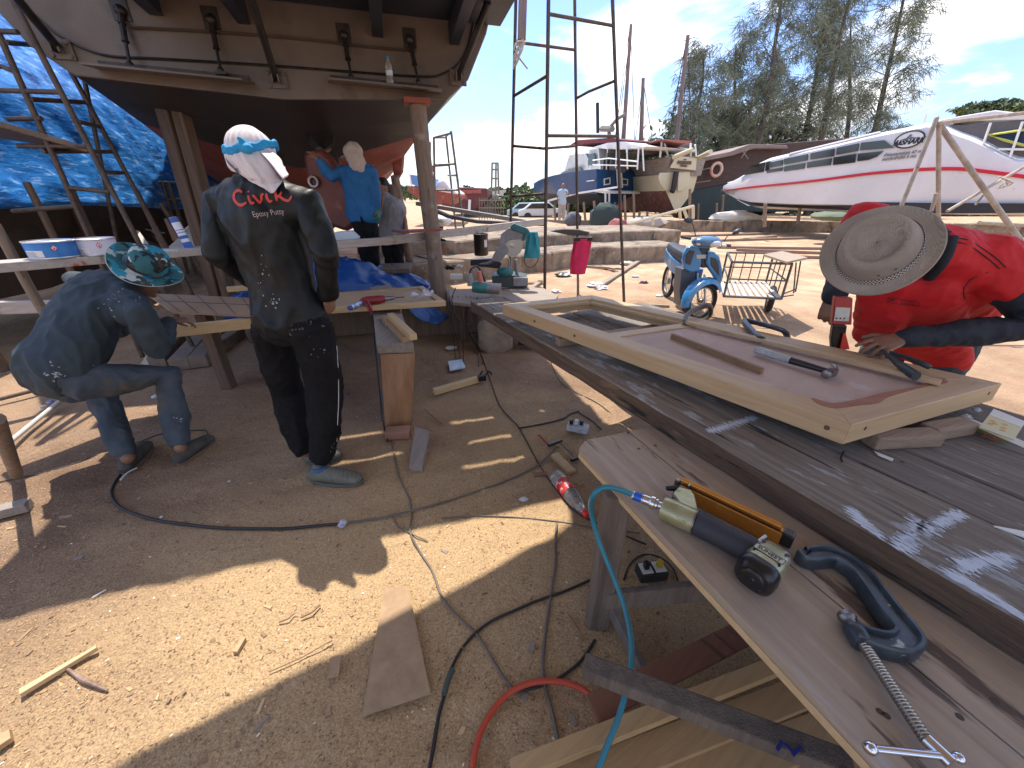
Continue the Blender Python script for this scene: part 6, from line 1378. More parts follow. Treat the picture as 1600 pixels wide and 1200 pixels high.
# oval logo
lc=sp(1421,218,.05); up=V(0,0,1); e1=sp(1444,215,.05)-sp(1398,221,.05); a_=e1.length/2; e1=e1.normalized(); bq=(sp(1421,206,.05)-lc).length
mb=MB(); ring=[lc+e1*a_*math.cos(i*math.pi/16)+up*bq*math.sin(i*math.pi/16) for i in range(32)]; mb.slab(ring,sn*.01); ov=mb.build('logo_oval',mat('logo_white',(.72,.72,.74),rough=.4),shull)
MB().tube([p+sn*.015 for p in ring],.022,6,closed=True).build('logo_ring',blk2,ov)
M=frame(lc+sn*.02-up*bq*.28,e1,sn); textobj('logo_lettering','AkSHARK',.21,M,blk2,ov,ext=.006,shear=.3,bold=.008,sx=.86)
MB().slab([lc+sn*.03+e1*x*a_+up*z*bq for x,z in ((-.62,.08),(-.25,.22),(-.05,.62),(.08,.56),(.06,.3),(.5,.12),(.62,.2),(.55,.02),(.1,.05),(-.3,.0))],-sn*.01).build('shark_emblem',mat('shark_grey',(.12,.15,.2)),ov)
for txt,(x,y),sz in (('กำหนดบรรทุก 47 คน',(1411,239.5),.125),('คนประจำเรือ 5 คน',(1404,246.5),.125)):
    c=sp(x,y,.03); e=(sp(x+20,y-2.2,.03)-c).normalized(); textobj('thai_lettering',txt,sz,frame(c,e,sn),mat('ink_soft',(.16,.15,.16)),shull,ext=.004,shear=.15,bold=.004)
for txt,(x,y) in (('PHUKET  OMARIYA B',(1146,296.5)),('  5500  01153',(1147,301.5))):
    l=(sp(x,y)-SA).dot(sdir); 
    c=sp(x,y)+sdir*(wl(l)-l)+sn*(.06-pinch(l)); l2=(sp(x+14,y)-SA).dot(sdir); c2=sp(x+14,y)+sdir*(wl(l2)-l2)+sn*(.06-pinch(l2)); textobj('registration',txt,.17,frame(c,(c2-c),sn),mat('ink_soft',(.16,.15,.16)),shull,ext=.004,shear=.2)
# aft roof, awning side curtain and poles
MB().slab([sp(1468,190,-.2),sp(1472,186,-.2),sp(1555,172,-.2),sp(1625,180,-.2),sp(1640,186,-.2)],-sn*2.8).build('aft_roof',gelb,sb_,bevel=.03)
MB().slab([sp(x,y,-.25) for x,y in ((1474,198),(1640,183),(1640,235),(1600,246),(1560,237),(1510,215))],-sn*.05).build('side_curtain',mat('curtain_grey',(.13,.12,.125),(.10,.095,.10),scale=2,rough=.6),sb_)
MB().slab([sp(x,y,-.18) for x,y in ((1545,210),(1600,203),(1640,200),(1640,232),(1600,226),(1570,218))],-sn*.03).build('curtain_window',mat('win_bluedark',(.02,.04,.09),rough=.1),sb_)
MB().tube([sp(x,y,-.12) for x,y in ((1640,200),(1600,203),(1545,211),(1570,219),(1600,227),(1640,233))],.035,6).build('window_piping',mat('piping_yel',(.45,.5,.1)),sb_)
for (x0,y0,x1,y1) in ((1548,192,1536,226),(1598,190,1578,246),(1560,233,1640,234),(1448,178,1444,192),(1467,180,1462,192)): MB().tube([sp(x0,y0,-.1),sp(x1,y1,-.1)],.03,6).build('grab_pole',white,sb_)
for (x0,y0,x1,y1) in ((1134,293,1140,284),(1140,284,1166,276),(1148,291,1150,282)): 
    l=(sp(x0,y0)-SA).dot(sdir); MB().tube([sp(x0,y0)+sdir*(wl(l)-l)-sn*(pinch(l)+.05),sp(x1,y1)+sdir*(wl(l)-l)-sn*(pinch(l)+.1)],.03,6).build('bow_rail',white,sb_)
for (x,l_) in ((1196,0),): pass
# ---------------------------------------------------------------- bamboo poles at the right
bam=mat('pole_pale',(.44,.37,.30),(.26,.21,.17),scale=8,rough=.7,bump=.5,bscale=20,spots=[((.12,.09,.07),10,.64,.04)])
bx=thing('pole_tripod','tied frame of pale wooden poles rising behind the man in red','post',PY(1467,400,5))
for (x0,y0,x1,y1,Y0,Y1_,r) in ((1464,184,1405,330,5,4.9,.030),(1467,190,1467,420,5,5.0,.030),(1466,192,1640,440,5.1,4.4,.036),(1463,193,1640,172,5,5.6,.028),(1480,330,1640,238,4.8,5.2,.024),(1455,330,1463,302,4.9,4.9,.025),(1530,348,1640,354,5.1,5.3,.03),(1524,320,1537,305,4.9,4.9,.015)):
    MB().tube([PY(x0,y0,Y0),PY((x0+x1)/2+U(-1,1),(y0+y1)/2,(Y0+Y1_)/2),PY(x1,y1,Y1_)],r*.72,10).build('pole',bam,bx,smooth=50)
a=PY(1464,184,5)
mb=MB()
for k in range(4): mb.tube([PY(1556,292,4.8)+V(U(-.05,.05),-.03,U(-.05,.05)),PY(1560+U(-8,8),285+U(-6,8),4.8)+V(.05,-.05,0),PY(1568+U(-8,8),280+U(-6,12),4.8)],.008,6,smoothpath=3)
mb.build('rope_lashing',mat('rope_pale',(.5,.43,.34),rough=.9),bx,smooth=60)
# ================================================================ TALL SCAFFOLD (centre)
F1,F2,G1_,G2_=5.3,5.9,6.15,6.7
scu=[ext(upx(857,0,852,380,F1),0.02,3.9),ext(upx(957,0,975,471,F2),0,4.0),ext(upx(806,0,798,345,G1_),0,4.0),ext(upx(898,0,902,350,G2_),0,4.2)]
scaf('tall narrow scaffold of thin dark tubes standing in the centre before the boats',scu,
 [rg(858,22,F1,957,40,F2),rg(855,212,F1,964,213,F2),rg(808,66,G1_,898,78,G2_),rg(802,228,G1_,851,232,F1+.4),rg(851,232,G1_+.2,902,228,G2_),rg(803,150,G1_,854,119,F1),rg(902,153,G2_,920,143,F2+.5),rg(920,143,F2+.5,959,127,F2),rg(805,-12,G1_,818,-20,G1_),rg(800,307,G1_,850,303,F1+.2)],.021,rust,name='scaffold_tower')
MB_=MB().bar(PY(818,-40,6.0),PY(815,62,6.0),.10,.06).build('strapped_board',wood('brd_up',(.26,.19,.17),(.2,.14,.12),axis='z'),loc=PY(815,62,6)); tag(MB_,'brown board tied upright to the tall scaffold at the top','board')
mb=MB(); c=PY(812,68,5.95)
for k in range(7): mb.tube([c+V(U(-.05,.05),-.03,U(-.02,.03)),c+V(U(-.07,.03),-.05,U(-.15,-.05)),c+V(U(-.12,.1),-.04,U(-.3,-.15))],.009,6,smoothpath=3)
mb.tube([c+V(.06*math.cos(a*.7),.05*math.sin(a*.7),.01*math.sin(a)) for a in range(10)],.012,6)
o=mb.build('rope_tie',mat('rope_pale',(.5,.43,.34)),smooth=60,loc=c); tag(o,'pale frayed rope knotted round the scaffold tube at the upper left','rope')
# ================================================================ SAW STATION
zp=.50
o=MB().slab([PZ(700,452,zp),PZ(705,472,zp),PZ(790,480,zp),PZ(860,478,zp),PZ(872,462,zp),PZ(845,448,zp)],(0,0,-.03)).build('saw_table_board',wood('stable',(.34,.28,.23),(.24,.19,.16),ang=R(5),rough=.8),loc=PZ(780,465,zp)); tag(o,'grey board platform under the grinder and mitre saw','board')
for k,(x,y) in enumerate(((720,465),(845,462),(790,474),(720,455),(840,452))):
    p=PZ(x,y,zp); o=MB().bar(V(p.x,p.y,0),V(p.x,p.y,zp-.03),.06,.06).build('support_post',postd,loc=V(p.x,p.y,0)); tag(o,'short dark leg under the grey saw platform','trestle','legs under the saw platform')
YS=4.85
ms=thing('mitre_saw','mitre saw with round steel blade and grey guard on the grey board platform','mitre saw',PY(790,445,YS))
sg=mat('saw_green',(.015,.10,.11),(.02,.13,.14),scale=10,rough=.4); sgy=mat('saw_grey',(.26,.25,.27),(.18,.17,.19),scale=10,rough=.45,metal=.3)
MB().slab([PY(x,y,YS-.1) for x,y in ((770,450),(768,432),(800,430),(824,434),(824,449))],(0,.3,0)).build('base',mat('saw_dark',(.05,.07,.075),rough=.5),ms,bevel=.008)
MB().slab([PY(x,y,YS-.12) for x,y in ((802,447),(802,434),(825,434),(825,447))],(0,.06,0)).build('base_bracket',sgy,ms,bevel=.003)
MB().slab([PY(x,y,YS) for x,y in ((735,415),(735,406),(775,404),(784,412),(780,420))],(0,.1,0)).build('fence',blk2,ms,bevel=.005)
c=PY(800,384,YS-.03); rd=PY(817,384,YS).x-PY(800,384,YS).x
bl=MB(); prof=[]; 
k_=48; ringo=[]
for i in range(k_*2): r_=rd*(1.0 if i%2 else .93); a=i*math.pi/k_; ringo.append(c+V(r_*math.cos(a),0,r_*math.sin(a)))
bl.slab(ringo,(0,.004,0)); bl.lathe([(.028,-.012),(.03,0),(.012,.002)],c,(0,-1,0),18); bl.build('blade',mat('blade_steel',(.42,.40,.38),rough=.35,metal=.8),ms,smooth=30)
MB().slab([PY(x,y,YS-.06) for x,y in ((770,400),(780,383),(783,366),(795,356),(812,358),(820,368),(812,374),(797,375),(790,380),(795,392),(788,402),(778,410),(768,408))],(0,.05,0)).build('guard',sgy,ms,bevel=.01)
MB().slab([PY(x,y,YS-.09) for x,y in ((797,354),(803,349),(824,357),(828,362),(820,377),(814,376),(820,366),(800,360))],(0,.1,0)).build('handle',sg,ms,bevel=.012)
MB().tube([PY(778,404,YS),PY(762,411,YS+.02),PY(748,412,YS+.02)],[.03,.028,.02],12).build('arm',sgy,ms,smooth=50)
mb=MB(); mb.ell(PY(789,425,YS-.16),(.10,.07,.06)); mb.build('turntable_motor',sg,ms,smooth=60)
mb=MB(); mb.tube([PY(806,405,YS),PY(808,432,YS)],.02,8); mb.tube([PY(795,404,YS-.02),PY(797,428,YS-.02)],.012,8); mb.build('support_column',sgy,ms,smooth=50)
def bag(name,pts_top,pts_bot,Y,m,label,w0=.0):
    (xa,ya),(xb,yb2)=pts_top; (xc,yc),(xd,yd)=pts_bot; rs=[]
    for i in range(13):
        t=i/12; L_=PY(xa,ya,Y).lerp(PY(xd,yd,Y),t); R_=PY(xb,yb2,Y).lerp(PY(xc,yc,Y),t); c=(L_+R_)/2; hw=(R_-L_).length/2*(1+.12*math.sin(t*3)) ; dp_=.05*(1-.3*t)
        rs.append([c+V(hw*math.cos(a*math.pi/12)*(1+.10*noise.noise(V(math.cos(a*math.pi/12),t*2.5,xa))),dp_*math.sin(a*math.pi/12)*(1+.9*noise.noise(V(a*.55,t*1.6,xa))),.0) for a in range(24)])
    o=MB().rings(rs).build(name,m,smooth=60); recenter(o,PY(xa,ya,Y)); return tag(o,label,'bag')
tealb=mat('bag_teal',(.015,.20,.27),(.02,.27,.34),scale=10,rough=.7,bump=.3,bscale=30); pinkb=mat('bag_pink',(.50,.012,.08),(.62,.02,.11),scale=8,rough=.75,bump=.3,bscale=30)
bag('dust_bag',((825,363),(840,362)),((844,402),(819,404)),5.1,tealb,'teal dust bag hanging behind the mitre saw')
rod('strap',[PY(819,402,5.1),PY(821,413,5.1),PY(830,418,5.1),PY(840,408,5.1),PY(843,388,5.1)],.006,blk2,'black strap looping below the teal dust bag','strap',8,4)
bag('dust_bag',((897,373),(925,372)),((913,431),(891,425)),5.9,pinkb,'bright pink dust bag hanging on a thin stand')
MB().slab([PY(x,y,5.85) for x,y in ((897,372),(926,371),(926,376),(897,377))],(0,.12,0)).build('bag_hem',blk2,bpy.data.objects[-1] if False else None,loc=PY(910,374,5.85)); tag([o for o in COL.objects if o.name=='bag_hem'][0],'black drawstring hem band at the top of the pink dust bag','bag')
o=rod('stand_pole',[PY(903,425,5.95),PY(903,460,5.95)+V(0,0,-.1)],.014,gal,'thin grey pole below the pink dust bag','post')
o=MB().slab([PY(x,y,5.9) for x,y in ((858,361),(880,358),(905,359),(922,363),(918,368),(890,368))],(0,.12,0)).build('flat_bracket',mat('tray_brown',(.06,.045,.04)),bevel=.01,loc=PY(890,365,5.9)); tag(o,'dark flat arm from the scaffold to the pink dust bag','arm')
# drum bucket on the slip
bk=PY(752,399,7.2); dr=thing('black_bucket','tall black bucket with peeling label standing on the slipway step left of the mitre saw','bucket',bk)
MB().lathe([(.11,0),(.125,.02),(.125,.34),(.133,.345),(.133,.36),(.12,.365),(.11,.3),(.0,.3)],bk,(0,0,1),24).build('bucket_body',blk2,dr,smooth=40)
MB().grid(lambda u,v: bk+V(.127*math.cos(-1.0+.5*u),.127*math.sin(-1.0+.5*u),.15+.12*v+.02*noise.noise(V(u*6,v*5,1))),8,6).build('label',litw,dr,solid=.002)
# grinder
gz=.52; gr=thing('power_planer','teal power planer with grey and salmon grips lying on the grey board','power tool',PY(755,455,4.25))
mb=MB(); a=PY(738,448,4.25);b=PY(762,450,4.25); mb.tube([a,a.lerp(b,.5),b],[.055,.065,.06],16,smoothpath=2); mb.build('body',mat('tool_teal',(.03,.15,.15),(.04,.2,.19),scale=10,rough=.35),gr,smooth=50)
MB().tube([PY(761,450,4.25),PY(775,451,4.25),PY(781,452,4.25)],[.062,.055,.05],14).build('collar',sgy,gr,smooth=50)
MB().tube([PY(736,446,4.25),PY(735,436,4.25),PY(733,428,4.25)],[.04,.035,.03],12).build('rear_handle',mat('grip_gray2',(.28,.28,.28),rough=.6),gr,smooth=50)
MB().tube([PY(752,442,4.25),PY(750,432,4.25),PY(748,424,4.25)],[.03,.026,.026],12).build('side_grip',mat('grip_salmon',(.52,.16,.12),rough=.6),gr,smooth=50)
MB().slab([PY(x,y,4.24) for x,y in ((764,452),(764,444),(783,445),(783,462),(766,462))],(0,.08,0)).build('sole_plate',mat('planer_wood',(.4,.3,.22)),gr,bevel=.003)
rod('cable',[PY(733,430,4.3),PY(737,420,4.35),PY(745,416,4.4),PY(752,425,4.4),PY(758,440,4.4)],.012,blk2,'thick black cable arching over the teal tool','cable',8,5)
# white socket block and cables near post
o=MB().box(PY(713,432,4.3),(.13,.08,.05)).build('power_strip',mat('sock_old',(.5,.48,.45)),bevel=.006,loc=PY(713,432,4.3)); tag(o,'white socket strip beside the pale post','power strip')
crumple('cable_tangle',704,418,.62,.05,blk2,'dark tangle of cable beside the pale post above the socket strip','cable',(1.6,1,.6)) 
crumple('rag',718,416,.72,.03,litw,'grey rag on the cable tangle by the post','rag',(1.4,1,.6))
# litter in the sunny yard
for k,(x,y,s_,lab) in enumerate(((930,446,.11,'white plastic litter near the tall scaffold'),(940,450,.08,'white bag scrap beside the plastic litter'),(980,412,.12,'pale cloth heap against the slipway step'),(993,432,.05,'white cup on the sunny ground'),(1006,441,.05,'dark fruit like scrap on the sunny ground'),(880,430,.12,'black and white litter at the foot of the pink bag stand'),(1060,410,.16,'pale stone at the foot of the slipway step by the motorbike'),(868,455,.06,'white scrap right of the saw platform'),(1030,462,.04,'pale scrap on the sunny ground near the bike'),(1380,420,.1,'stone in the yard behind the cart'),(885,470,.03,'small white scrap beyond the window of the door frame'))):
    crumple('litter',x,y,.02,s_,[litw,litw,mat('cloth_pale',(.5,.42,.33)),litw,mat('lit_dark',(.06,.03,.05)),mat('bwlit',(.03,.03,.03),(.6,.6,.6),scale=9,ramp=(.5,.55)),conc,litw,litw,conc,litw][k],lab,'litter',(1.5,1,.5))
for k,(x0,y0,x1,y1,w_) in enumerate(((932,452,1002,408,.10),(915,418,975,424,.08),(938,418,960,424,.07),(1010,480,1045,484,.05),(845,442,800,478,.08),(862,398,878,414,.05),(812,410,830,424,.03))):
    a=g(x0,y0);b=g(x1,y1); o=MB().bar(a+V(0,0,.03),b+V(0,0,.05),w_,.04).build('scrap_plank',wood('scrapw',(.36,.28,.21),(.22,.17,.13),ang=R(50),rough=.85),loc=a); tag(o,['long scrap plank slanting on the sunny ground behind the tall scaffold pole','grey scrap plank by the slipway step','short scrap plank by the slipway step','thin board on the ground left of the motorbike wheel','plank on the ground under the saw platform','thin lath leaning behind the scaffold','pale lath left of the scaffold pole'][k],'plank')
# ================================================================ MOTORBIKE + SIDE CART
mk=thing('motorbike','light blue underbone motorbike facing the camera with a metal side cart attached','motorbike',PZ(1095,500,0))
blu=mat('bike_blue',(.03,.19,.42),(.035,.23,.50),scale=3,rough=.3,coat=.4,spots=[((.22,.24,.24),7,.58,.15),((.03,.05,.08),10,.66,.05)]); tyre=mat('tyre',(.02,.02,.02),rough=.8,bump=.3,bscale=60); bgrey=mat('bike_dark',(.035,.04,.05),rough=.45)
wc=PY(1096,472,5.25); wax=V(.36,-.93,0).normalized(); wt=V(wax.y,-wax.x,0)  # wheel axle direction / rolling direction
def wheel(c,ax,r,par,name='front_wheel',rt=.035,spk=True):
    rl_=V(-ax.y,ax.x,0); W=MB().tube([c+rl_*(r-rt)*math.cos(a*math.pi/14)+V(0,0,1)*(r-rt)*math.sin(a*math.pi/14) for a in range(28)],rt,10,closed=True,up=ax).build(name,tyre,par,smooth=60)
    mb=MB(); mb.tube([c+rl_*(r-rt*2)*math.cos(a*math.pi/14)+V(0,0,1)*(r-rt*2)*math.sin(a*math.pi/14) for a in range(28)],.012,6,closed=True,up=ax); mb.lathe([(.045,-.03),(.05,0),(.045,.03)],c,ax,16)
    if spk:
        for a in range(24): 
            t=a*math.pi/12; s_=1 if a%2 else -1; mb.tube([c+ax*.02*s_+(rl_*math.cos(t+.25)+V(0,0,1)*math.sin(t+.25))*.045,c+(rl_*math.cos(t)+V(0,0,1)*math.sin(t))*(r-rt*2)],.0028,4)
    mb.build('rim',chrome2,W,smooth=50); return W
wheel(wc,wax,.265,mk)
# forks and fender
for s_ in(-1,1): MB().tube([wc+wax*.065*s_,wc+wax*.06*s_+V(-.03,.12,.36)],.014,8).build('fork_leg',chrome2,mk,smooth=50)
fd=MB()
rl_=V(-wax.y,wax.x,0)
if rl_.y<0: rl_=-rl_     # towards the rear
rs=[]
for i in range(13):
    a=R(-8+i*13.5); rr_=.30; cc=wc+(-rl_*math.cos(a)+V(0,0,1)*math.sin(a))*rr_; out_=(-rl_*math.cos(a)+V(0,0,1)*math.sin(a)); w_=.05+.035*math.sin(math.pi*i/12)
    rs.append([cc-wax*w_-out_*.04,cc-wax*w_*.8+out_*.02,cc+out_*.04,cc+wax*w_*.8+out_*.02,cc+wax*w_-out_*.04,cc+wax*w_*.75+out_*.005,cc+out_*.025,cc-wax*w_*.75+out_*.005])
fd.rings(rs).build('front_fender',blu,mk,smooth=50)
def bpx(pts,Y,dep,m,nm,bev=.012): return MB().slab([PY(x,y,Y) for x,y in pts],(0,dep,0)).build(nm,m,mk,bevel=bev,smooth=45)
bpx(((1069,396),(1074,387),(1082,383),(1091,386),(1097,395),(1097,412),(1092,424),(1080,426),(1070,420),(1067,408)),5.32,.07,blu,'left_leg_shield',.016)
bpx(((1108,392),(1117,394),(1125,402),(1129,420),(1129,436),(1126,448),(1121,444),(1115,430),(1108,420),(1104,410)),5.28,.08,blu,'right_leg_shield',.016)
bpx(((1094,384),(1110,386),(1108,418),(1097,419)),5.33,.12,bgrey,'steering_cowl')
bpx(((1066,420),(1086,420),(1086,448),(1080,475),(1072,490),(1064,478),(1062,455)),5.38,.25,mat('shield_dark',(.05,.07,.10),rough=.4),'lower_leg_cover')
bpx(((1112,402),(1122,396),(1125,400),(1114,410),(1120,404),(1110,414)),5.285,.01,white,'wing_decal',.0)
bpx(((1072,398),(1079,391),(1086,393),(1083,400),(1079,414),(1072,412)),5.305,.02,bgrey,'shield_vent',.003)
bpx(((1111,402),(1119,404),(1123,414),(1124,430),(1118,424),(1111,414)),5.27,.02,bgrey,'shield_vent',.003)
bpx(((1088,398),(1104,398),(1103,404),(1089,404)),5.31,.02,mat('plate_pale',(.5,.5,.48)),'front_plate',.002)
hd_=MB(); hd_.ell(PY(1104,378,5.2),(.19,.12,.075)); hd_=hd_.build('headlamp_cowl',mat('cowl_blue',(.06,.15,.27),rough=.2,coat=.6),mk,smooth=70)
mb=MB(); mb.ell(PY(1116,381,5.12),(.085,.05,.042)); mb.build('headlamp',mat('lamp_glass',(.55,.58,.62),rough=.08,spec=.8),hd_,smooth=70)
for x,y in ((1092,381),(1131,384)): 
    mb=MB(); mb.ell(PY(x,y,5.14),(.035,.03,.022)); mb.build('indicator',mat('ind_clear',(.6,.55,.45),rough=.15),hd_,smooth=70)
MB().tube([PY(1064,370,5.3),PY(1080,373,5.25)],.018,10).build('handlebar_grip',bgrey,mk,smooth=50)
MB().tube([PY(1128,383,5.2),PY(1141,384,5.22)],.018,10).build('handlebar_grip',bgrey,mk,smooth=50)
for (x0,y0,x1,y1,ex_,ey_) in ((1087,369,1083,352,1076,344),(1131,378,1138,368,1151,362)):
    m_=MB().tube([PY(x0,y0,5.25),PY(x1,y1,5.25),PY(ex_+3,ey_+3,5.25)],.006,6,smoothpath=3).build('mirror_stem',darkm,mk,smooth=50)
    mb=MB(); mb.ell(PY(ex_,ey_,5.25),(.062,.03,.036) if ex_<1100 else (.055,.035,.03),Matrix.Rotation(R(12 if ex_<1100 else -35),3,'Y')); mb.build('mirror',bgrey,m_,smooth=70)
bpx(((1069,402),(1074,386),(1084,383),(1092,386),(1086,394),(1074,404)),5.42,.02,mat('clear_shield',(.55,.62,.68),rough=.15,alpha=.65),'clear_leg_shield',.0)
# engine, seat, rear wheel behind
bk_=V(.06,1,0).normalized(); rwc=V(wc.x-.02,wc.y+1.2,.27)
wheel(rwc,V(1,-.06,0).normalized(),.265,mk,'rear_wheel')
mb=MB(); mb.ell(V(wc.x-.02,wc.y+.62,.34),(.14,.25,.14)); mb.tube([V(wc.x-.16,wc.y+.3,.3),V(wc.x-.2,wc.y+.05,.26)],.03,8); mb.build('engine',mat('engine_grey',(.3,.3,.3),rough=.4,metal=.6),mk,smooth=60)
mb=MB(); mb.rings([[V(wc.x+x*w_,wc.y+y,z+h_) for x,h_ in ((-1,0),(-.8,.06),(0,.08),(.8,.06),(1,0),(.7,-.08),(-.7,-.08))] for y,z,w_ in ((.5,.70,.08),(.7,.72,.12),(1.0,.75,.13),(1.35,.78,.09))]); mb.build('saddle',bgrey,mk,smooth=50)
mb=MB(); mb.rings([[V(wc.x+x*w_,wc.y+y,z+h_) for x,h_ in ((-1,.1),(1,.1),(.8,-.12),(-.8,-.12))] for y,z,w_ in ((.22,.52,.05),(.5,.5,.09),(1.0,.58,.13),(1.45,.66,.07))]); mb.build('body_panel',blu,mk,bevel=.02)
mb=MB(); mb.tube([PY(1059,448,5.6),PY(1066,452,5.55)],.03,8); mb.box(PY(1062,458,5.6),(.12,.1,.07)); mb.build('crash_box',mat('engine_grey',(.3,.3,.3)),mk,bevel=.01)
# cart
ct=thing('side_cart','open metal tube side cart with slatted floor beside the blue motorbike','cart',PZ(1180,470,0))
ctm=mat('cart_tube',(.07,.075,.08),(.13,.135,.14),scale=8,rough=.45,metal=.6); ctr=mat('cart_rust',(.13,.075,.06),(.2,.13,.1),scale=10,rough=.6)
zb_=.32; NL=PZ(1131,463,zb_);NR=PZ(1221,467,zb_);FL=PZ(1126,441,zb_);FR=PZ(1190,441,zb_)
FR=NR+(FL-NL); FR=FR.lerp(PZ(1190,441,zb_),.5)
def T3(*pts,r=.015,m=ctm,nm='tube'): return MB().tube([Vector(p) for p in pts],r,8).build(nm,m,ct,smooth=50)
up_=V(0,0,.44)
for a,b in ((NL,NR),(NR,FR),(FR,FL),(FL,NL)):
    T3(a,b,nm='floor_rail')
    T3(a+up_,b+up_,nm='top_rail',m=ctr if (a is FR) else ctm)
    T3(a+up_*.52,b+up_*.52,r=.010,nm='mid_rail',m=ctr if (a is FR) else ctm)
for a in (NL,NR,FR,FL): T3(a,a+up_,nm='corner_post')
for k in range(1,5):
    p=FL.lerp(FR,k/5); T3(p,p+up_,r=.008,m=ctr,nm='upright')
for k in range(1,4):
    p=NR.lerp(FR,k/4); T3(p,p+up_,r=.008,nm='upright')
mb=MB()
for k in range(9):
    a=NL.lerp(NR,k/8.6+.02);b=FL.lerp(FR,k/8.6+.02); mb.bar(a+V(0,0,.012),b+V(0,0,.012),.05,.012)
mb.build('floor_slats',mat('slat_pale',(.50,.47,.43),(.36,.33,.30),scale=12,rough=.7),ct)
zt_=zb_+.50; MB().slab([PZ(1193,397,zt_),PZ(1230,409,zt_),PZ(1262,402,zt_),PZ(1222,392,zt_)],(0,0,-.025)).build('top_board',wood('cart_board',(.36,.28,.21),(.25,.19,.14),rough=.8),ct,bevel=.003)
for x0,y0,x1,y1 in ((1244,410,1240,458),(1251,408,1243,456),(1221,464,1240,461),(1222,460,1243,452)): MB().tube([PY(x0,y0,NR.y+.1),PY(x1,y1,NR.y+.1)],.009,8).build('rear_rack',ctm,ct,smooth=50)
wheel(V(PZ(1212,470,.19).x,PZ(1212,470,.19).y+.12,.19),V(.9,-.45,0).normalized(),.19,ct,'cart_wheel',.04)
wheel(PZ(1210,478,.25)+V(-.02,.2,-.02)+(FL-NL)*0+V(-.35,.8,0),V(1,-.25,0).normalized(),.25,ct,'cart_wheel',.045) if False else None
MB().tube([V(wc.x+.05,wc.y+.5,.4),NL+V(0,.4,.05)],.018,8).build('coupling_bar',ctm,ct)
MB().tube([V(wc.x+.05,wc.y+1.0,.4),FL],.018,8).build('coupling_bar',ctm,ct)
# white scooter seen beyond the rail
sc_=thing('scooter','white scooter front seen beyond the rail right of the post','scooter',PZ(690,380,0))
mb=MB(); mb.ell(PY(690,345,9),(.22,.2,.12)); mb.build('front_cowl',white,sc_,smooth=60)
mb=MB(); mb.ell(PY(691,344,8.85),(.08,.1,.06)); mb.build('headlamp',mat('lamp_glass',(.55,.58,.62)),sc_,smooth=60)
mb=MB(); mb.rings([[PY(x,y,9.0+d) for x,y in q_] for d,q_ in ((0,((682,352),(693,352),(692,366),(684,366))),(.5,((682,352),(693,352),(692,366),(684,366))))]); mb.build('body_panel',blk2,sc_,bevel=.03)
wheel(V(PY(688,366,9).x,9.1,.25),V(1,0,0),.25,sc_,'front_wheel',.05,False)
# ================================================================ PEOPLE
skin=mat('skin_brown',(.24,.125,.075),(.19,.095,.055),scale=12,rough=.5,bump=.08,bscale=80); skin2=mat('skin_brown2',(.28,.15,.09),(.22,.115,.07),scale=12,rough=.5)
hairm=mat('hair_black',(.012,.010,.009),rough=.6)
def hand(mb,w,d,n,curl=.25,spread=.12,side=1,s=1.0,n_=8,thumb=.6):
    """w wrist, d finger direction, n back-of-hand normal; side=+1 puts the thumb along n x d"""
    d=Vector(d).normalized(); n=Vector(n); n=(n-d*n.dot(d)).normalized(); r=n.cross(d)*side
    pc=w+d*.05*s
    chain(mb,[(w-d*.01,(.026*s,.019*s),r),(w+d*.03*s,(.037*s,.016*s),r),(w+d*.075*s,(.041*s,.014*s),r),(w+d*.092*s,(.038*s,.012*s),r)],12)
    for i,(o,L_) in enumerate(((.030,.070),(.0105,.080),(-.0105,.074),(-.030,.058))):
        b=w+d*.082*s+r*o*s; sp_=spread*(1.5-i); dd=(d+r*sp_).normalized(); c=curl*(1+.15*i)
        p1=b+(dd*math.cos(c)-n*math.sin(c))*L_*.45*s; p2=p1+(dd*math.cos(2*c)-n*math.sin(2*c))*L_*.32*s; p3=p2+(dd*math.cos(2.7*c)-n*math.sin(2.7*c))*L_*.26*s
        chain(mb,[(b-dd*.02*s,.0092*s),(b,.0095*s),(p1,.0088*s),(p2,.0080*s),(p3,.0068*s)],n_)
    b=w+d*.028*s+r*.030*s; t1=b+(r*thumb+d*.75-n*.25).normalized()*.036*s; t2=t1+(r*thumb*.5+d*.85-n*.35).normalized()*.03*s
    chain(mb,[(b-r*.012*s,.013*s),(t1,.0105*s),(t2,.0085*s)],n_)
def headmesh(mb,c,fwd,up,s=1.0,face=True):
    f=Vector(fwd).normalized(); u=Vector(up); u=(u-f*u.dot(f)).normalized(); r=f.cross(u)
    M=Matrix((r,f,u)).transposed()
    mb.ell(c+u*.015*s,(.074*s,.094*s,.098*s),M,20,14); mb.ell(c+f*.022*s-u*.052*s,(.055*s,.066*s,.062*s),M,16,10)
    if face:
        mb.ell(c+f*.088*s-u*.048*s,(.017*s,.02*s,.012*s),M,10,6); chain(mb,[(c+f*.088*s+u*.0*s,.010*s),(c+f*.108*s-u*.028*s,.013*s)],8)
        for q in(-1,1): mb.ell(c+r*.075*s*q-u*.01*s-f*.005*s,(.011*s,.02*s,.03*s),M,8,6); mb.ell(c+r*.03*s*q+f*.077*s+u*.012*s,(.022*s,.012*s,.008*s),M,8,6)
        mb.ell(c+f*.078*s-u*.092*s,(.025*s,.02*s,.018*s),M,8,6)
    return M
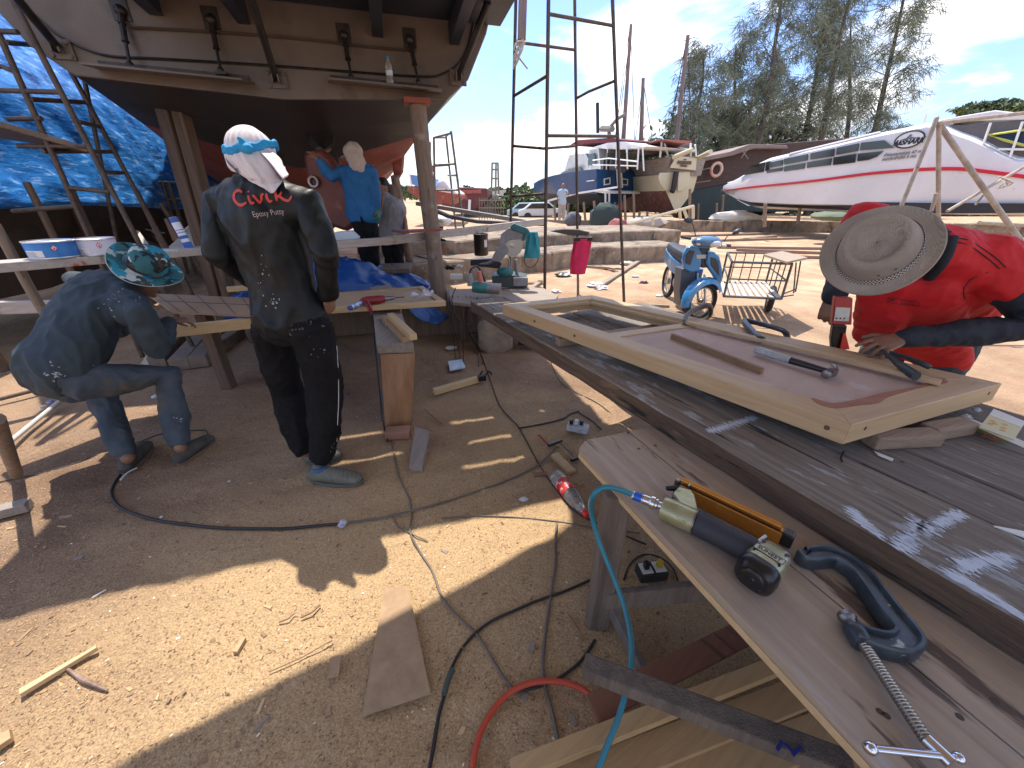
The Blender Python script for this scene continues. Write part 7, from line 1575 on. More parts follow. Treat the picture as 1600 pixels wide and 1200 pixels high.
def person(label,J,side,cl,loc,vox=.010,hands=True,head_f=(0,1,0),fold=.010,sh=1.0,short=False,feet=None,hsides=(1,-1),headup=(0,0,1),skinm=None,slim=1.0,name='person',sleeve=True,hcurl=(.4,.4),hn=None,tors=None):
    """J: joints dict; side: left-to-right unit vector; cl: dict of materials"""
    s=Vector(side).normalized(); t=thing(name,label,'person',loc) if False else None
    b=MB(); k=slim
    headmesh(b,J['head'],head_f,headup)
    chain(b,[(J['head']-Vector(headup)*.05,.05),(J['neck'],.055),(J['neck'].lerp(J['chest'],.4),.06)])
    for a,e,w_,hd_,hs,hc in (('sl','el','wl','dl',hsides[0],hcurl[0]),('sr','er','wr','dr',hsides[1],hcurl[1])):
        chain(b,[(J[a],.038*k),(J[e],.034*k),(J[w_],.025*k)])
        chain(b,[(J['chest'].lerp(J['pelvis'],.05)+(J['neck']-J['chest'])*.15,.04),(J[a],.036)])
        if hands: 
            nn=(hn or {}).get(hd_); 
            if nn is None: nn=(J[e]-J[w_]).cross(s).cross(J[hd_]) if False else V(0,-.3,1)
            hand(b,J[w_],J[hd_],nn,hc,.08,hs)
    chain(b,[(J['chest'],(.13*k,.08*k),s),(J['pelvis'],(.12*k,.09*k),s)])
    for h,kn,a in (('hl','kl','al'),('hr','kr','ar')):
        chain(b,[(J[h],.07*k),(J[kn],.05*k),(J[a],.034*k)]); chain(b,[(J['pelvis'],.08*k),(J[h],.07*k)])
    body=organic('person',b,skinm or skin,None,voxel=vox*.8,smooth=2)
    recenter(body,loc); tag(body,label,'person')
    body['_loc']=1
    def cloth(nm,mb,m,v=None,f=None,sm=4,keep=None):
        o=organic(nm,mb,m,None,voxel=v or vox,smooth=sm,folds=f if f is not None else [(fold,6,(1,1,.7)),(fold*1.1,5.5,(1.2,1.2,.55),1),(fold*.55,13,(1,1,.5),1)],keep=keep)
        o.parent=body; o.matrix_parent_inverse=Matrix.Translation(-Vector(body.location)); return o
    out_={'body':body}
    tr_=tors or ((.165,.115),(.205,.125),(.185,.12),(.172,.12),(.20,.145))
    b=MB(); N_,C_,P_=J['neck'],J['chest'],J['pelvis']
    chain(b,[(N_.lerp(C_,.1),(.085*sh,.075*sh),s),(N_.lerp(C_,.5),(tr_[0][0]*sh,tr_[0][1]*sh),s),(C_,(tr_[1][0]*sh,tr_[1][1]*sh),s),(C_.lerp(P_,.35),(tr_[2][0]*sh,tr_[2][1]*sh),s),(C_.lerp(P_,.7),(tr_[3][0]*sh,tr_[3][1]*sh),s),(P_.lerp(C_,-.05),(tr_[4][0]*sh,tr_[4][1]*sh),s)],24)
    for a,e,w_ in (('sl','el','wl'),('sr','er','wr')):
        A_,E_,W_=J[a],J[e],J[w_]
        chain(b,[(C_.lerp(A_,.15),.085*sh),(C_.lerp(A_,.8),.072*sh)],16)
        chain(b,[(N_.lerp(C_,.28),.085*sh),(C_.lerp(A_,.62)+(N_-C_)*.25,.076*sh),(A_,.068*sh),(A_.lerp(E_,.5),.062*sh)],16)
        if not short: chain(b,[(A_.lerp(E_,.4),.066*sh),(E_,.056*sh),(E_.lerp(W_,.45),.052*sh),(W_.lerp(E_,.06),.040*sh)],16)
    out_['shirt']=cloth('shirt',b,cl['shirt'])
    b=MB(); chain(b,[(P_.lerp(C_,.12),(.155*sh,.11*sh),s),(P_.lerp(C_,-.1),(.175*sh,.125*sh),s)],20)
    for h,kn,a in (('hl','kl','al'),('hr','kr','ar')):
        H_,K_,A_=J[h],J[kn],J[a]; q=cl.get('leg',(.1,.078,.066))
        chain(b,[(P_.lerp(H_,.5),.105*sh),(H_,q[0]*1.03*sh),(H_.lerp(K_,.5),q[0]*.95*sh),(K_,q[1]*sh),(K_.lerp(A_,.5),q[1]*.97*sh),(A_.lerp(K_,cl.get('cuff',.1)),q[2]*sh)],16)
    out_['trousers']=cloth('trousers',b,cl['trousers'],f=[(fold*.9,8,(1,1,.5)),(fold*1.0,7,(1,1,.45),1),(fold*.5,18,(1,1,.8),1)])
    if feet:
        for heel,toe in feet:
            d=(toe-heel); d.z=0; d=d.normalized(); L_=(toe-heel).length; b=MB(); sd2=V(d.y,-d.x,0)
            chain(b,[(heel+V(0,0,.042),(.040,.040),sd2),(heel+d*L_*.35+V(0,0,.050),(.043,.048),sd2),(heel+d*L_*.65+V(0,0,.042),(.050,.040),sd2),(heel+d*L_*.95+V(0,0,.034),(.043,.030),sd2)],16)
            chain(b,[(heel+d*.03+V(0,0,.05),.036),(heel+d*.035+V(0,0,.085),.036)],12)
            sho=cloth('shoe',b,cl['shoe'],v=.007,f=[(.002,20,(1,1,1))],sm=3)
            b=MB(); pts=[]; n=22
            for i in range(n):
                a=2*math.pi*i/n; x=math.cos(a);y=math.sin(a); pts.append(heel+d*(L_*.48+x*(L_*.5+.03))+sd2*y*(.054+.006*x))
            b.slab([V(p.x,p.y,heel.z+.001) for p in pts],(0,0,.018)); so_=b.build('sole',cl.get('sole',blk2),bevel=.004); so_.parent=sho
            out_.setdefault('shoes',[]).append(sho)
    return out_
def kid(o,par,root):
    o.parent=par
    if par==root: o.matrix_parent_inverse=Matrix.Translation(-Vector(root.location))
# ---------------------------------------------------------------- man 1: black long sleeved shirt
shb=mat('shirt_black',(.004,.006,.008),(.008,.011,.014),scale=5,spec=.3,rough=.5,bump=.25,bscale=18)
trb=mat('trousers_black',(.005,.005,.006),(.009,.009,.011),scale=5,spec=.2,rough=.8,bump=.3,bscale=25)
J=dict(head=PY(396,246,1.93),neck=PY(403,286,1.92),chest=PY(410,335,1.93),pelvis=PY(455,492,1.93),
 sl=PY(343,317,1.98),el=PY(341,398,1.92),wl=PY(392,440,2.12),dl=V(.5,.6,-.1),
 sr=PY(482,321,1.86),er=PY(512,398,1.80),wr=PY(511,462,1.90),dr=V(-.15,.45,-1),
 hl=PY(425,515,1.98),kl=PY(448,612,2.08),al=PZ(476,706,.10),hr=PY(487,512,1.88),kr=PY(508,605,1.90),ar=PZ(505,722,.10))
feet=[(PZ(485,722,0),PZ(530,715,0)),(PZ(492,750,0),PZ(563,755,0))]
m1=person('man in a black shirt with red lettering and white head cloth, seen from behind',J,(1,-.18,-.04),dict(shirt=shb,trousers=trb,shoe=mat('croc_grey',(.15,.15,.12),(.11,.11,.09),scale=20,rough=.7),sole=mat('croc_sole',(.10,.10,.085),rough=.8),leg=(.102,.088,.072),cuff=.14),PZ(500,740,0),vox=.009,head_f=(-.1,1,0),feet=feet,fold=.011,hn=dict(dr=V(1,-.4,.1),dl=V(0,-1,.2)),hcurl=(.4,.5),hsides=(1,1))
root=m1['body']; 
tree=bvh(m1['shirt'])
# paint splashes on the back and trousers
def splash(tree,cx,cy,Y,n,sx,sy,m,nm,par,smin=.002,smax=.007,dirn=None,rnd=None):
    rng=random.Random(rnd or int(cx*7+cy)); mb=MB()
    for i in range(n):
        px=cx+rng.gauss(0,sx); py=cy+rng.gauss(0,sy); d=ray(px,py).normalized(); o=V(0,0,CAMZ); h=tree.ray_cast(o,d)
        if h[0] is None: continue
        nn=h[1]; nn=nn if nn.dot(d)<0 else -nn; a=nn.orthogonal().normalized(); b=nn.cross(a); r_=rng.uniform(smin,smax); st=rng.uniform(.2,.8); ang=rng.uniform(0,3.14); k_=9
        a,b=a*math.cos(ang)+b*math.sin(ang),b*math.cos(ang)-a*math.sin(ang)
        pts=[h[0]+nn*.0025+(a*math.cos(6.283*j/k_)*st+b*math.sin(6.283*j/k_))*r_*rng.uniform(.55,1.15) for j in range(k_)]
        mb.slab(pts,-nn*.002)
    o=mb.build(nm,m); o['kind']='stuff'; o.parent=par; return o
pw=mat('paint_spot',(.42,.46,.50),(.2,.22,.25),scale=60,rough=.7)
splash(tree,412,430,0,15,6,16,pw,'paint_stains',m1['shirt'],.001,.006); splash(tree,425,470,0,17,11,7,pw,'paint_stains',m1['shirt'],.001,.006,rnd=5)
t2=bvh(m1['trousers']); splash(t2,452,510,0,40,22,14,mat('stain_brown',(.08,.065,.055),rough=.8),'paint_stains',m1['trousers'],.002,.010)
splash(t2,500,548,0,7,8,4,pw,'paint_stains',m1['trousers'],.001,.005); splash(t2,519,703,0,6,2,8,pw,'paint_stains',m1['trousers'],.001,.003)
redt=mat('print_redcoral',(.62,.055,.035),rough=.6)
def ribbon(strokes,w,h,th):
    me=bpy.data.meshes.new('r'); vs=[];fs=[]
    for st,wt in strokes:
        P=spline([V(x*w,y*h,0) for x,y in st],7); n=len(P)
        for i,p in enumerate(P):
            t=(P[min(i+1,n-1)]-P[max(i-1,0)]).normalized(); q=V(-t.y,t.x,0); k=wt*th*(.55+.6*abs(math.sin(math.atan2(t.y,t.x)-.5)))*(min(1,.35+i/4,.35+(n-1-i)/4)); vs+= [p+q*k,p-q*k]
            if i: b=len(vs); fs.append((b-4,b-3,b-1,b-2))
    me.from_pydata([tuple(v) for v in vs],[],fs); return me
ST_=[([(.205,.86),(.15,.98),(.07,.86),(.015,.5),(.03,.14),(.10,.02),(.20,.18)],1.15),([(.285,.62),(.265,.36),(.275,.10),(.33,.12)],1),([(.295,.80),(.33,.92)],.9),
 ([(.36,.62),(.385,.35),(.42,.08),(.47,.28),(.505,.56),(.55,.62)],1),([(.60,.64),(.575,.36),(.59,.10),(.645,.16)],1),([(.61,.82),(.65,.98)],.9),([(.79,1.08),(.75,.6),(.715,.08)],1.05),([(.865,.66),(.80,.42),(.755,.40),(.80,.34),(.85,.12),(.92,.06),(1.0,.34)],1.0)]
c0=PY(367,322,1.72);c1=PY(463,314,1.66); ex=(c1-c0); wd=ex.length
M=frame(c0,ex,-ray(412,312)+V(0,0,-.15)); dcast=ray(414,312)
project(ribbon(ST_,wd,wd*.20,.0060),M,dcast,tree,.003,'chest_lettering',redt,m1['shirt'])
me=textmesh('Epoxy Putty',.0315,0,0,.012); c2=PY(419,333,1.7); M=frame(c2,PY(442,331,1.69)-PY(396,336,1.71),-ray(419,333))
project(me,M,ray(419,333),tree,.003,'back_lettering',mat('print_grey',(.42,.33,.32),rough=.6),m1['shirt'])
# head cloth and bandana
cw=mat('cloth_white',(.74,.71,.76),(.66,.63,.68),scale=6,rough=.8,bump=.3,bscale=20); bblue=mat('bandana_blue',(.01,.25,.55),(.015,.32,.66),scale=20,rough=.75,bump=.3,bscale=40)
H=J['head']; cr_=MB()
back=bvh(m1['shirt'])
low=[PY(371,262,1.83),PY(363,266,1.86),PY(373,271,1.80),PY(388,281,1.78),PY(403,289,1.76),PY(417,297,1.745),PY(426,302,1.74),PY(434,293,1.745),PY(444,279,1.76),PY(450,272,1.80),PY(446,262,1.86)]
low2=spline(low,6); nl2=len(low2)
def snap(p,off):
    d=(p-V(0,0,CAMZ)).normalized(); h=back.ray_cast(V(0,0,CAMZ),d); 
    return h[0]-d*off if h[0] is not None and (h[0]-p).length<.22 else p
low2=[snap(q,.012) for q in low2]
RH=(.089,.104)
def clf(u,v):
    # u around the back from left to right, v from the crown top to the hem
    k=u*(nl2-1); i=int(min(k,nl2-2)); lo=low2[i].lerp(low2[i+1],k-i)
    a=R(188)+R(164)*u          # angle on the head ring, through the back (-Y)
    if v<.42:
        t=v/.42; th=t*math.pi*.5
        top=H+V(RH[0]*math.cos(a)*math.sin(th),RH[1]*math.sin(a)*math.sin(th),.022+.094*math.cos(th)); p=top
    else:
        t=(v-.42)/.58; r0=H+V(RH[0]*math.cos(a),RH[1]*math.sin(a),.022); p=r0.lerp(lo,t**1.05)
        o=V(math.cos(a),math.sin(a),0); p+=o*(.018*math.sin(t*math.pi)*(1-.6*t))
        if t<.55: p+=V(0,0,-.03)*math.sin(t/.55*math.pi)*0
        p+=o*(.008*math.sin(u*34+t*3)*min(1,t*2)*(1-t*.7)+.009*noise.noise(V(u*9,t*3,2))*t)
        if t>.5 : p=p.lerp(snap(p,.010+.006*(1+math.sin(u*30))),(t-.5)*1.6 if t<1 else .8) if (p-snap(p,.01)).length<.03 else p
    return p+V(0,0,.0)+V(math.cos(a),math.sin(a),0)*.002*math.sin(u*60)*(v>.2)
cr_.grid(clf,90,60)
o=cr_.build('head_cloth',cw,smooth=80,solid=.004); o.parent=root; o.matrix_parent_inverse=Matrix.Translation(-Vector(root.location))
b=MB(); b.ell(H+V(0,.004,.020),(.087,.101,.093),n=24,m=16); o2=b.build('cloth_cap',cw,smooth=80); o2.parent=o
hc=o; b=MB(); cen=H+V(.0,0,.034); tl=Matrix.Rotation(R(-8),3,'Y')@Matrix.Rotation(R(6),3,'X'); pts=[cen+tl@V(.097*math.cos(a*math.pi/16),.112*math.sin(a*math.pi/16),.006*math.sin(a*1.3)) for a in range(32)]
rr=[]
for i_,q_ in enumerate(pts):
    o_=(q_-cen); o_.z=0; o_=o_.normalized(); hh_=.017+.003*noise.noise(V(i_*.6,2,2)); w__=.004*noise.noise(V(i_*.9,5,1)); rr.append([q_+o_*a_+V(0,0,b_*hh_+w__) for a_,b_ in ((-.006,-1),(.004,-.95),(.009,-.5),(.006,-.1),(.009,.4),(.005,.95),(-.006,1))])
b.rings(rr,False,True); kp=PY(384,231,1.82)
chain(b,[(kp+V(-.02,0,.004),.018),(kp+V(.012,-.008,-.004),.02)]); chain(b,[(kp+V(-.01,.0,-.0),.012),(kp+V(-.035,.02,-.03),.009),(kp+V(-.045,.03,-.055),.006)]); chain(b,[(kp+V(.01,0,.01),.012),(kp+V(-.01,-.01,.03),.009)])
bb_=organic('bandana',b,bblue,None,voxel=.0045,smooth=3,folds=[(.0022,55,(1,1,1))]); bb_.parent=hc
# trouser piping, cord, keys, pouch, ankle strap
def onsurf(tree,px,py,off=.003):
    d=ray(px,py).normalized(); h=tree.ray_cast(V(0,0,CAMZ),d); 
    return None if h[0] is None else h[0]-d*off
pts=[onsurf(t2,x,y) for x,y in ((524,505),(526,540),(528,570),(529,600),(529,630),(527.5,660),(526.5,690),(525,712))]
pts=[p for p in pts if p]
if len(pts)>2:
    o=MB().tube(pts,.0022,6,smoothpath=4).build('side_piping',mat('piping_grey',(.5,.5,.5),rough=.6),m1['trousers']); 
kp=onsurf(t2,502,482,.02) or onsurf(tree,502,482,.02) or PY(502,482,1.8)
po=MB(); po.ell(kp,(.03,.02,.035),n=12,m=8); po=po.build('hip_pouch',mat('pouch',(.05,.06,.065),rough=.7),smooth=60); po.parent=m1['trousers']
mb=MB(); mb.tube([kp+V(0,-.02,.0)+V(.008*math.cos(a*.7),0,.008*math.sin(a*.7)) for a in range(9)],.0018,6); mb.tube([kp+V(0,-.021,-.01),kp+V(.006,-.022,-.03),kp+V(.01,-.02,-.05)],.002,6,smoothpath=3); mb.bar(kp+V(.01,-.021,-.045),kp+V(.012,-.021,-.07),.008,.002)
mb=mb.build('keys',chrome,smooth=60); mb.parent=po
for sh_ in m1['shoes'][1:]:
    c=feet[1][0]+V(.045,.0,.092); o=MB().lathe([(.041,-.012),(.044,0),(.041,.012),(.035,.012)],c,(.1,0,1),18).build('ankle_strap',mat('strap_blue',(.05,.12,.25),rough=.6),smooth=50); o.parent=sh_
    mb=MB(); t3=bvh(sh_); 
    for i in range(5):
        for j in range(3):
            p=onsurf(t3,537+i*6.5,738+j*3.5+(i%2)*1.5-abs(i-2)*.3,.0008)
            if p: mb.lathe([(.0004,.0012),(.0032,.0012),(.0032,0)],p,(-.1,-.5,.8),8,cap=False)
    if mb.v: o=mb.build('vent_holes',blk2); o.parent=sh_
    mb=MB()
    for i in range(4):
        a=onsurf(t3,500+i*8,744-i*1.0,.001); b_=onsurf(t3,495+i*8,751,.001)
        if a and b_: mb.tube([a,b_],.0016,5)
    if mb.v: o=mb.build('side_grooves',blk2); o.parent=sh_
# ---------------------------------------------------------------- man 2: bent over, camouflage hat
shs=mat('shirt_slate',(.024,.038,.048),(.034,.050,.062),scale=5,rough=.75,bump=.3,bscale=20)
jean=mat('jeans_blue',(.035,.052,.072),(.07,.085,.105),scale=5,rough=.85,bump=.3,bscale=40,spots=[((.10,.085,.06),3,.55,.1)])
J=dict(head=PY(222,432,2.42),neck=PY(197,440,2.36),chest=PY(152,468,2.24),pelvis=PY(95,568,1.95),
 sl=PY(126,440,2.48),el=PY(190,520,2.75),wl=PY(235,500,2.8),dl=V(.6,.4,-.2),
 sr=PY(220,492,2.10),er=PY(248,548,2.12),wr=PY(262,500,2.42),dr=V(.5,.6,-.15),
 hl=PY(80,600,2.05),kl=PY(158,612,2.12),al=PZ(200,716,.10),hr=PY(128,600,1.9),kr=PY(262,585,2.18),ar=PZ(282,700,.10))
feet=[(PZ(200,738,0),PZ(232,700,0)),(PZ(285,724,0),PZ(330,690,0))]
m2=person('man bent over in a dark slate shirt jeans and a camouflage bucket hat at left',J,(.62,-.66,-.28),dict(shirt=shs,trousers=jean,shoe=mat('shoe_dark',(.045,.04,.035),(.09,.08,.065),scale=15,rough=.8),sole=mat('sole_tan',(.14,.10,.07)),leg=(.088,.068,.058),cuff=.13),PZ(240,720,0),vox=.010,head_f=(.35,.8,-.55),headup=(.25,.5,.75),feet=feet,fold=.012,sh=1.04,tors=((.15,.10),(.20,.125),(.205,.14),(.20,.14),(.195,.15)))
root=m2['body']; tree=bvh(m2['shirt'])
splash(tree,195,470,0,30,22,16,pw,'paint_stains',m2['shirt'],.001,.006); splash(tree,84,582,0,22,9,7,pw,'paint_stains',m2['shirt'],.002,.010); splash(tree,165,575,0,10,25,6,pw,'paint_stains',m2['shirt'],.001,.004)
t2=bvh(m2['trousers']); splash(t2,280,655,0,6,4,5,pw,'paint_stains',m2['trousers'],.001,.007)
camo=mat('camo',(.03,.14,.17),(.03,.14,.17),rough=.8,spots=[((.012,.018,.02),9,.55,.01),((.45,.52,.50),8,.555,.01),((.02,.26,.38),7,.54,.01),((.055,.045,.04),11,.59,.01)])
def hat(c,axis,rx,ry,cr,h,m,root,xdir,bend=.0,nm='hat',dome=True,seg=48):
    """brim radius rx,ry; crown radius cr, height h; c = brim centre"""
    M=frame(c,xdir,axis,True); rs=[]; b=MB()
    def rg_(a,bx,by,z,w=0): return M@V(bx*math.cos(a),by*math.sin(a),z+w*math.cos(2*a))
    prof=[(1.0,0.0,1),(.985,.006,1),(.8,.004,.7),(.62,.002,.3)]
    A_=[2*math.pi*i/seg for i in range(seg)]
    for f,z,w_ in prof: rs.append([rg_(a,rx*f,ry*f,z,bend*w_) for a in A_])
    k=[(1.0,.0),(1.0,.02),(.96,h*.5),(.90,h*.8),(.78,h*.95),(.5,h*1.0 if dome else h*.84),(.02,h*1.01 if dome else h*.80)]
    for f,z in k: rs.append([rg_(a,cr*f,cr*1.14*f,z) for a in A_])
    b.rings(rs,False); o=b.build(nm,m,smooth=60,solid=.004); o.parent=root; o.matrix_parent_inverse=Matrix.Translation(-Vector(root.location)); return o,M
ax=V(.12,-.15,1).normalized(); ht,M=hat(PY(229,416,2.36),(.85,-.12,.9),.168,.178,.094,.105,camo,root,(1,0,0),.02)
b=MB(); b.tube([M@V(.0955*math.cos(a*math.pi/18),.109*math.sin(a*math.pi/18),.022) for a in range(36)],.004,6,closed=True,flat=2.6); o=b.build('hat_band',blk2,smooth=60); o.parent=ht
b=MB(); b.tube([M@V(.168*math.cos(a*math.pi/24),.178*math.sin(a*math.pi/24),.002+.02*math.cos(a*math.pi/12)) for a in range(48)],.003,6,closed=True); o=b.build('brim_piping',mat('piping_pale',(.35,.4,.38)),smooth=60); o.parent=ht
# ---------------------------------------------------------------- man 3: blue shirt under the hull
Y3=4.9
J=dict(head=PY(553,243,Y3),neck=PY(557,259,Y3),chest=PY(560,282,Y3),pelvis=PY(568,331,Y3),
 sl=PY(537,270,Y3),el=PY(516,275,Y3-.1),wl=PY(498,251,Y3-.15),dl=V(-.5,-.1,.8),
 sr=PY(580,268,Y3),er=PY(588,300,Y3-.05),wr=PY(589,325,Y3-.05),dr=V(.05,-.1,-1),
 hl=PY(562,342,Y3),kl=PY(570,375,Y3),al=PY(574,412,Y3),hr=PY(577,342,Y3),kr=PY(582,377,Y3),ar=PY(584,412,Y3))
b3=mat('shirt_blue',(.010,.10,.26),(.015,.13,.33),scale=6,rough=.75,bump=.3,bscale=25,spots=[((.08,.26,.5),9,.62,.1)])
ft=[(J['al']+V(0,-.03,-.09),J['al']+V(-.05,.2,-.09)),(J['ar']+V(0,-.03,-.09),J['ar']+V(-.02,.2,-.09))]
m3=person('man in a blue shirt and pale head cloth reaching to the red rudder',J,(1,-.1,0),dict(shirt=b3,trousers=trb,shoe=blk2),PY(576,418,Y3),vox=.014,head_f=(-1,.5,.1),feet=ft,fold=.012,hn=dict(dr=V(1,0,0)),hcurl=(.5,.6))
root=m3['body']; H=J['head']; b=MB(); b.ell(H+V(0,0,.02),(.10,.11,.115)); chain(b,[(H+V(.02,-.02,-.04),.095),(H+V(.05,-.02,-.13),.085)]); chain(b,[(H+V(-.08,.02,.01),(.05,.012),V(0,1,0)),(H+V(-.16,.04,-.02),(.04,.01),V(0,1,0))])
o=organic('head_cloth',b,mat('cloth_cream',(.52,.46,.38),(.42,.3,.26),scale=9,rough=.85),None,voxel=.01,smooth=3,folds=[(.010,18,(1,1,1))]); o.parent=root; o.matrix_parent_inverse=Matrix.Translation(-Vector(root.location))
b=MB(); w_=J['wr']; hand(b,w_,J['dr'],V(1,0,0),.5,.08,1,1.15); chain(b,[(w_+V(0,0,.03),.035),(w_,.03)]); o=organic('glove',b,mat('glove_green',(.02,.16,.07),rough=.8),None,voxel=.008,smooth=2); o.parent=root; o.matrix_parent_inverse=Matrix.Translation(-Vector(root.location))
# platform under his feet
o=MB().box(PY(580,418,Y3)+V(0,.1,-.03),(.9,.5,.05),R(10)).build('standing_board',postd,loc=PY(580,418,Y3)); tag(o,'board under the feet of the blue shirted man','board')
# ---------------------------------------------------------------- man 4: grey t-shirt
Y4=5.9
J=dict(head=PY(597,293,Y4),neck=PY(603,308,Y4),chest=PY(609,325,Y4),pelvis=PY(612,367,Y4),
 sl=PY(593,319,Y4-.05),el=PY(590,340,Y4-.15),wl=PY(596,318,Y4-.28),dl=V(.1,-.1,1),
 sr=PY(625,320,Y4+.05),er=PY(633,346,Y4),wr=PY(634,368,Y4-.1),dr=V(0,-.2,-1),
 hl=PY(606,376,Y4),kl=PY(609,401,Y4),al=V(PY(609,401,Y4).x,Y4,.1),hr=PY(619,376,Y4),kr=PY(622,402,Y4),ar=V(PY(622,402,Y4).x,Y4+.1,.1))
ft=[(V(J['al'].x,Y4+.05,0),V(J['al'].x-.03,Y4-.2,0)),(V(J['ar'].x,Y4+.12,0),V(J['ar'].x+.02,Y4-.12,0))]
m4=person('man in a grey t-shirt with a hand at his chin behind the blue shirted man',J,(1,.1,0),dict(shirt=mat('tshirt_grey',(.20,.20,.21),(.26,.26,.27),scale=5,rough=.85,bump=.3,bscale=25),trousers=trb,shoe=blk2),V(J['al'].x,Y4,0),vox=.014,head_f=(-.5,-.8,-.1),feet=ft,short=True,skinm=skin2,fold=.012,hn=dict(dl=V(0,-1,0)),hcurl=(.7,.4))
root=m4['body']; H=J['head']; b=MB(); b.ell(H+V(.01,.02,.035),(.085,.10,.09)); 
o=organic('hair',b,hairm,None,voxel=.01,smooth=1,folds=[(.008,30,(1,1,1))],keep=lambda p:(p-H).z>.02 or (p-H).dot(V(.5,.8,0))>.03); o.parent=root; o.matrix_parent_inverse=Matrix.Translation(-Vector(root.location))
# far workman under the trawler
cF=PY(877,346,20); cF.z=max(cF.z,0)
def fj(x,z,y=0): return cF+V(x,y,z)
J=dict(head=fj(0,1.52),neck=fj(0,1.38),chest=fj(0,1.2),pelvis=fj(0,.85),sl=fj(-.17,1.3),el=fj(-.24,1.05),wl=fj(-.2,.85,-.1),dl=V(0,-.3,-1),sr=fj(.17,1.3),er=fj(.25,1.1,-.1),wr=fj(.12,1.3,-.25),dr=V(0,-.2,1),hl=fj(-.09,.8),kl=fj(-.1,.45),al=fj(-.1,.08),hr=fj(.09,.8),kr=fj(.1,.45),ar=fj(.1,.08))
mF=person('tiny far workman in a pale blue top standing under the blue trawler',J,(1,0,0),dict(shirt=mat('pale_blue_top',(.35,.45,.55),rough=.8),trousers=mat('trousers_pale',(.3,.28,.27)),shoe=blk2),cF,vox=.03,hands=False,head_f=(0,-1,0),fold=.01,short=True)
# ---------------------------------------------------------------- man 5: red shirt, straw hat
red=mat('shirt_red',(.60,.010,.018),(.50,.008,.015),scale=3,rough=.72,bump=.25,bscale=16,det=4); navyc=mat('undershirt_navy',(.012,.016,.028),(.018,.023,.036),scale=5,rough=.8,bump=.3,bscale=30)
hh=PZ(1404,533,.95); hh=PY(1404,529,1.56)
J=dict(head=PY(1385,395,1.56),neck=PY(1450,385,1.66),chest=PY(1475,415,1.76),pelvis=V(2.22,1.98,.92),
 sl=PY(1352,352,1.86),el=PY(1318,420,1.98),wl=PY(1304,462,1.84),dl=V(-.15,-.25,-1),
 sr=PY(1548,405,1.62),er=PY(1612,512,1.50),wr=hh,dr=(PZ(1335,550,.937)-hh),
 hl=V(2.15,2.08,.86),kl=V(2.18,2.12,.45),al=V(2.2,2.15,.1),hr=V(2.3,1.9,.86),kr=V(2.35,1.92,.45),ar=V(2.38,1.95,.1))
ft=[(V(2.25,2.2,0),V(2.0,2.08,0)),(V(2.43,2.0,0),V(2.18,1.86,0))]
m5=person('man in a red shirt and grey straw hat leaning over the door frame at right',J,(J['sr']-J['sl']),dict(shirt=red,trousers=jean,shoe=blk2),V(2.3,2.0,0),vox=.009,head_f=(-.75,-.45,-.55),headup=(-.5,-.3,.8),feet=ft,fold=.009,short=True,hands=False,sh=1.04,tors=((.17,.11),(.235,.14),(.22,.15),(.20,.15),(.20,.15)))
root=m5['body']
def adopt(o,r_=None): r_=r_ or root; o.parent=r_; o.matrix_parent_inverse=Matrix.Translation(-Vector(r_.location)); return o
# loose hanging front of the shirt
bpy.data.objects.remove(m5['shirt']); b=MB(); s=(J['sr']-J['sl']).normalized(); N_,C_,P_=J['neck'],J['chest'],J['pelvis']
chain(b,[(N_.lerp(C_,.25),(.13,.10),s),(N_.lerp(C_,.7),(.21,.13),s),(C_,(.235,.14),s),(C_.lerp(P_,.4),(.225,.16),s),(C_.lerp(P_,.8),(.21,.16),s),(P_+V(.03,.02,-.08),(.21,.16),s)],24)
chain(b,[(J['sl'],.095),(J['sl'].lerp(J['el'],.35),.088)],16); chain(b,[(C_.lerp(J['sl'],.5),.12),(J['sl'],.095)],16)
chain(b,[(C_.lerp(J['sr'],.4)+V(0,0,.0),.12),(J['sr'],.095),(J['sr'].lerp(J['er'],.30),.090)],18)
chain(b,[(PY(1390,440,1.74),(.10,.07),s),(PY(1375,495,1.80),(.10,.07),s),(PY(1365,525,1.84),(.09,.06),s)],16)
chain(b,[(PY(1440,450,1.70),(.13,.08),s),(PY(1440,505,1.82),(.15,.08),s),(PY(1465,560,1.93),(.13,.06),s)],16)
shirt=adopt(organic('shirt',b,red,None,voxel=.009,smooth=7,folds=[(.012,5,(1,1,1)),(.008,4.5,(1.6,.5,1),1),(.006,10,(1.5,.5,1),1),(.003,22,(1.5,.5,1),1)]))
b=MB(); chain(b,[(J['sr'].lerp(J['er'],.12),.076),(J['sr'].lerp(J['er'],.5),.07),(J['er'],.066),(J['er'].lerp(J['wr'],.4),.060),(J['er'].lerp(J['wr'],.97),.040)],18)
adopt(organic('sleeve',b,navyc,None,voxel=.007,smooth=3,folds=[(.008,12,(1,1,1)),(.004,28,(1,1,1))]))
b=MB(); chain(b,[(J['sl'].lerp(J['el'],.3),.07),(J['el'],.064),(J['wl'],.050)],16); adopt(organic('sleeve',b,navyc,None,voxel=.009,smooth=3,folds=[(.006,14,(1,1,1))]))
b=MB(); chain(b,[(J['head'].lerp(J['neck'],.75),.066),(J['neck'],.078),(J['neck'].lerp(J['chest'],.45),(.12,.095),s)],16); adopt(organic('undershirt',b,navyc,None,voxel=.008,smooth=3,folds=[(.006,14,(1,1,1),1)]))
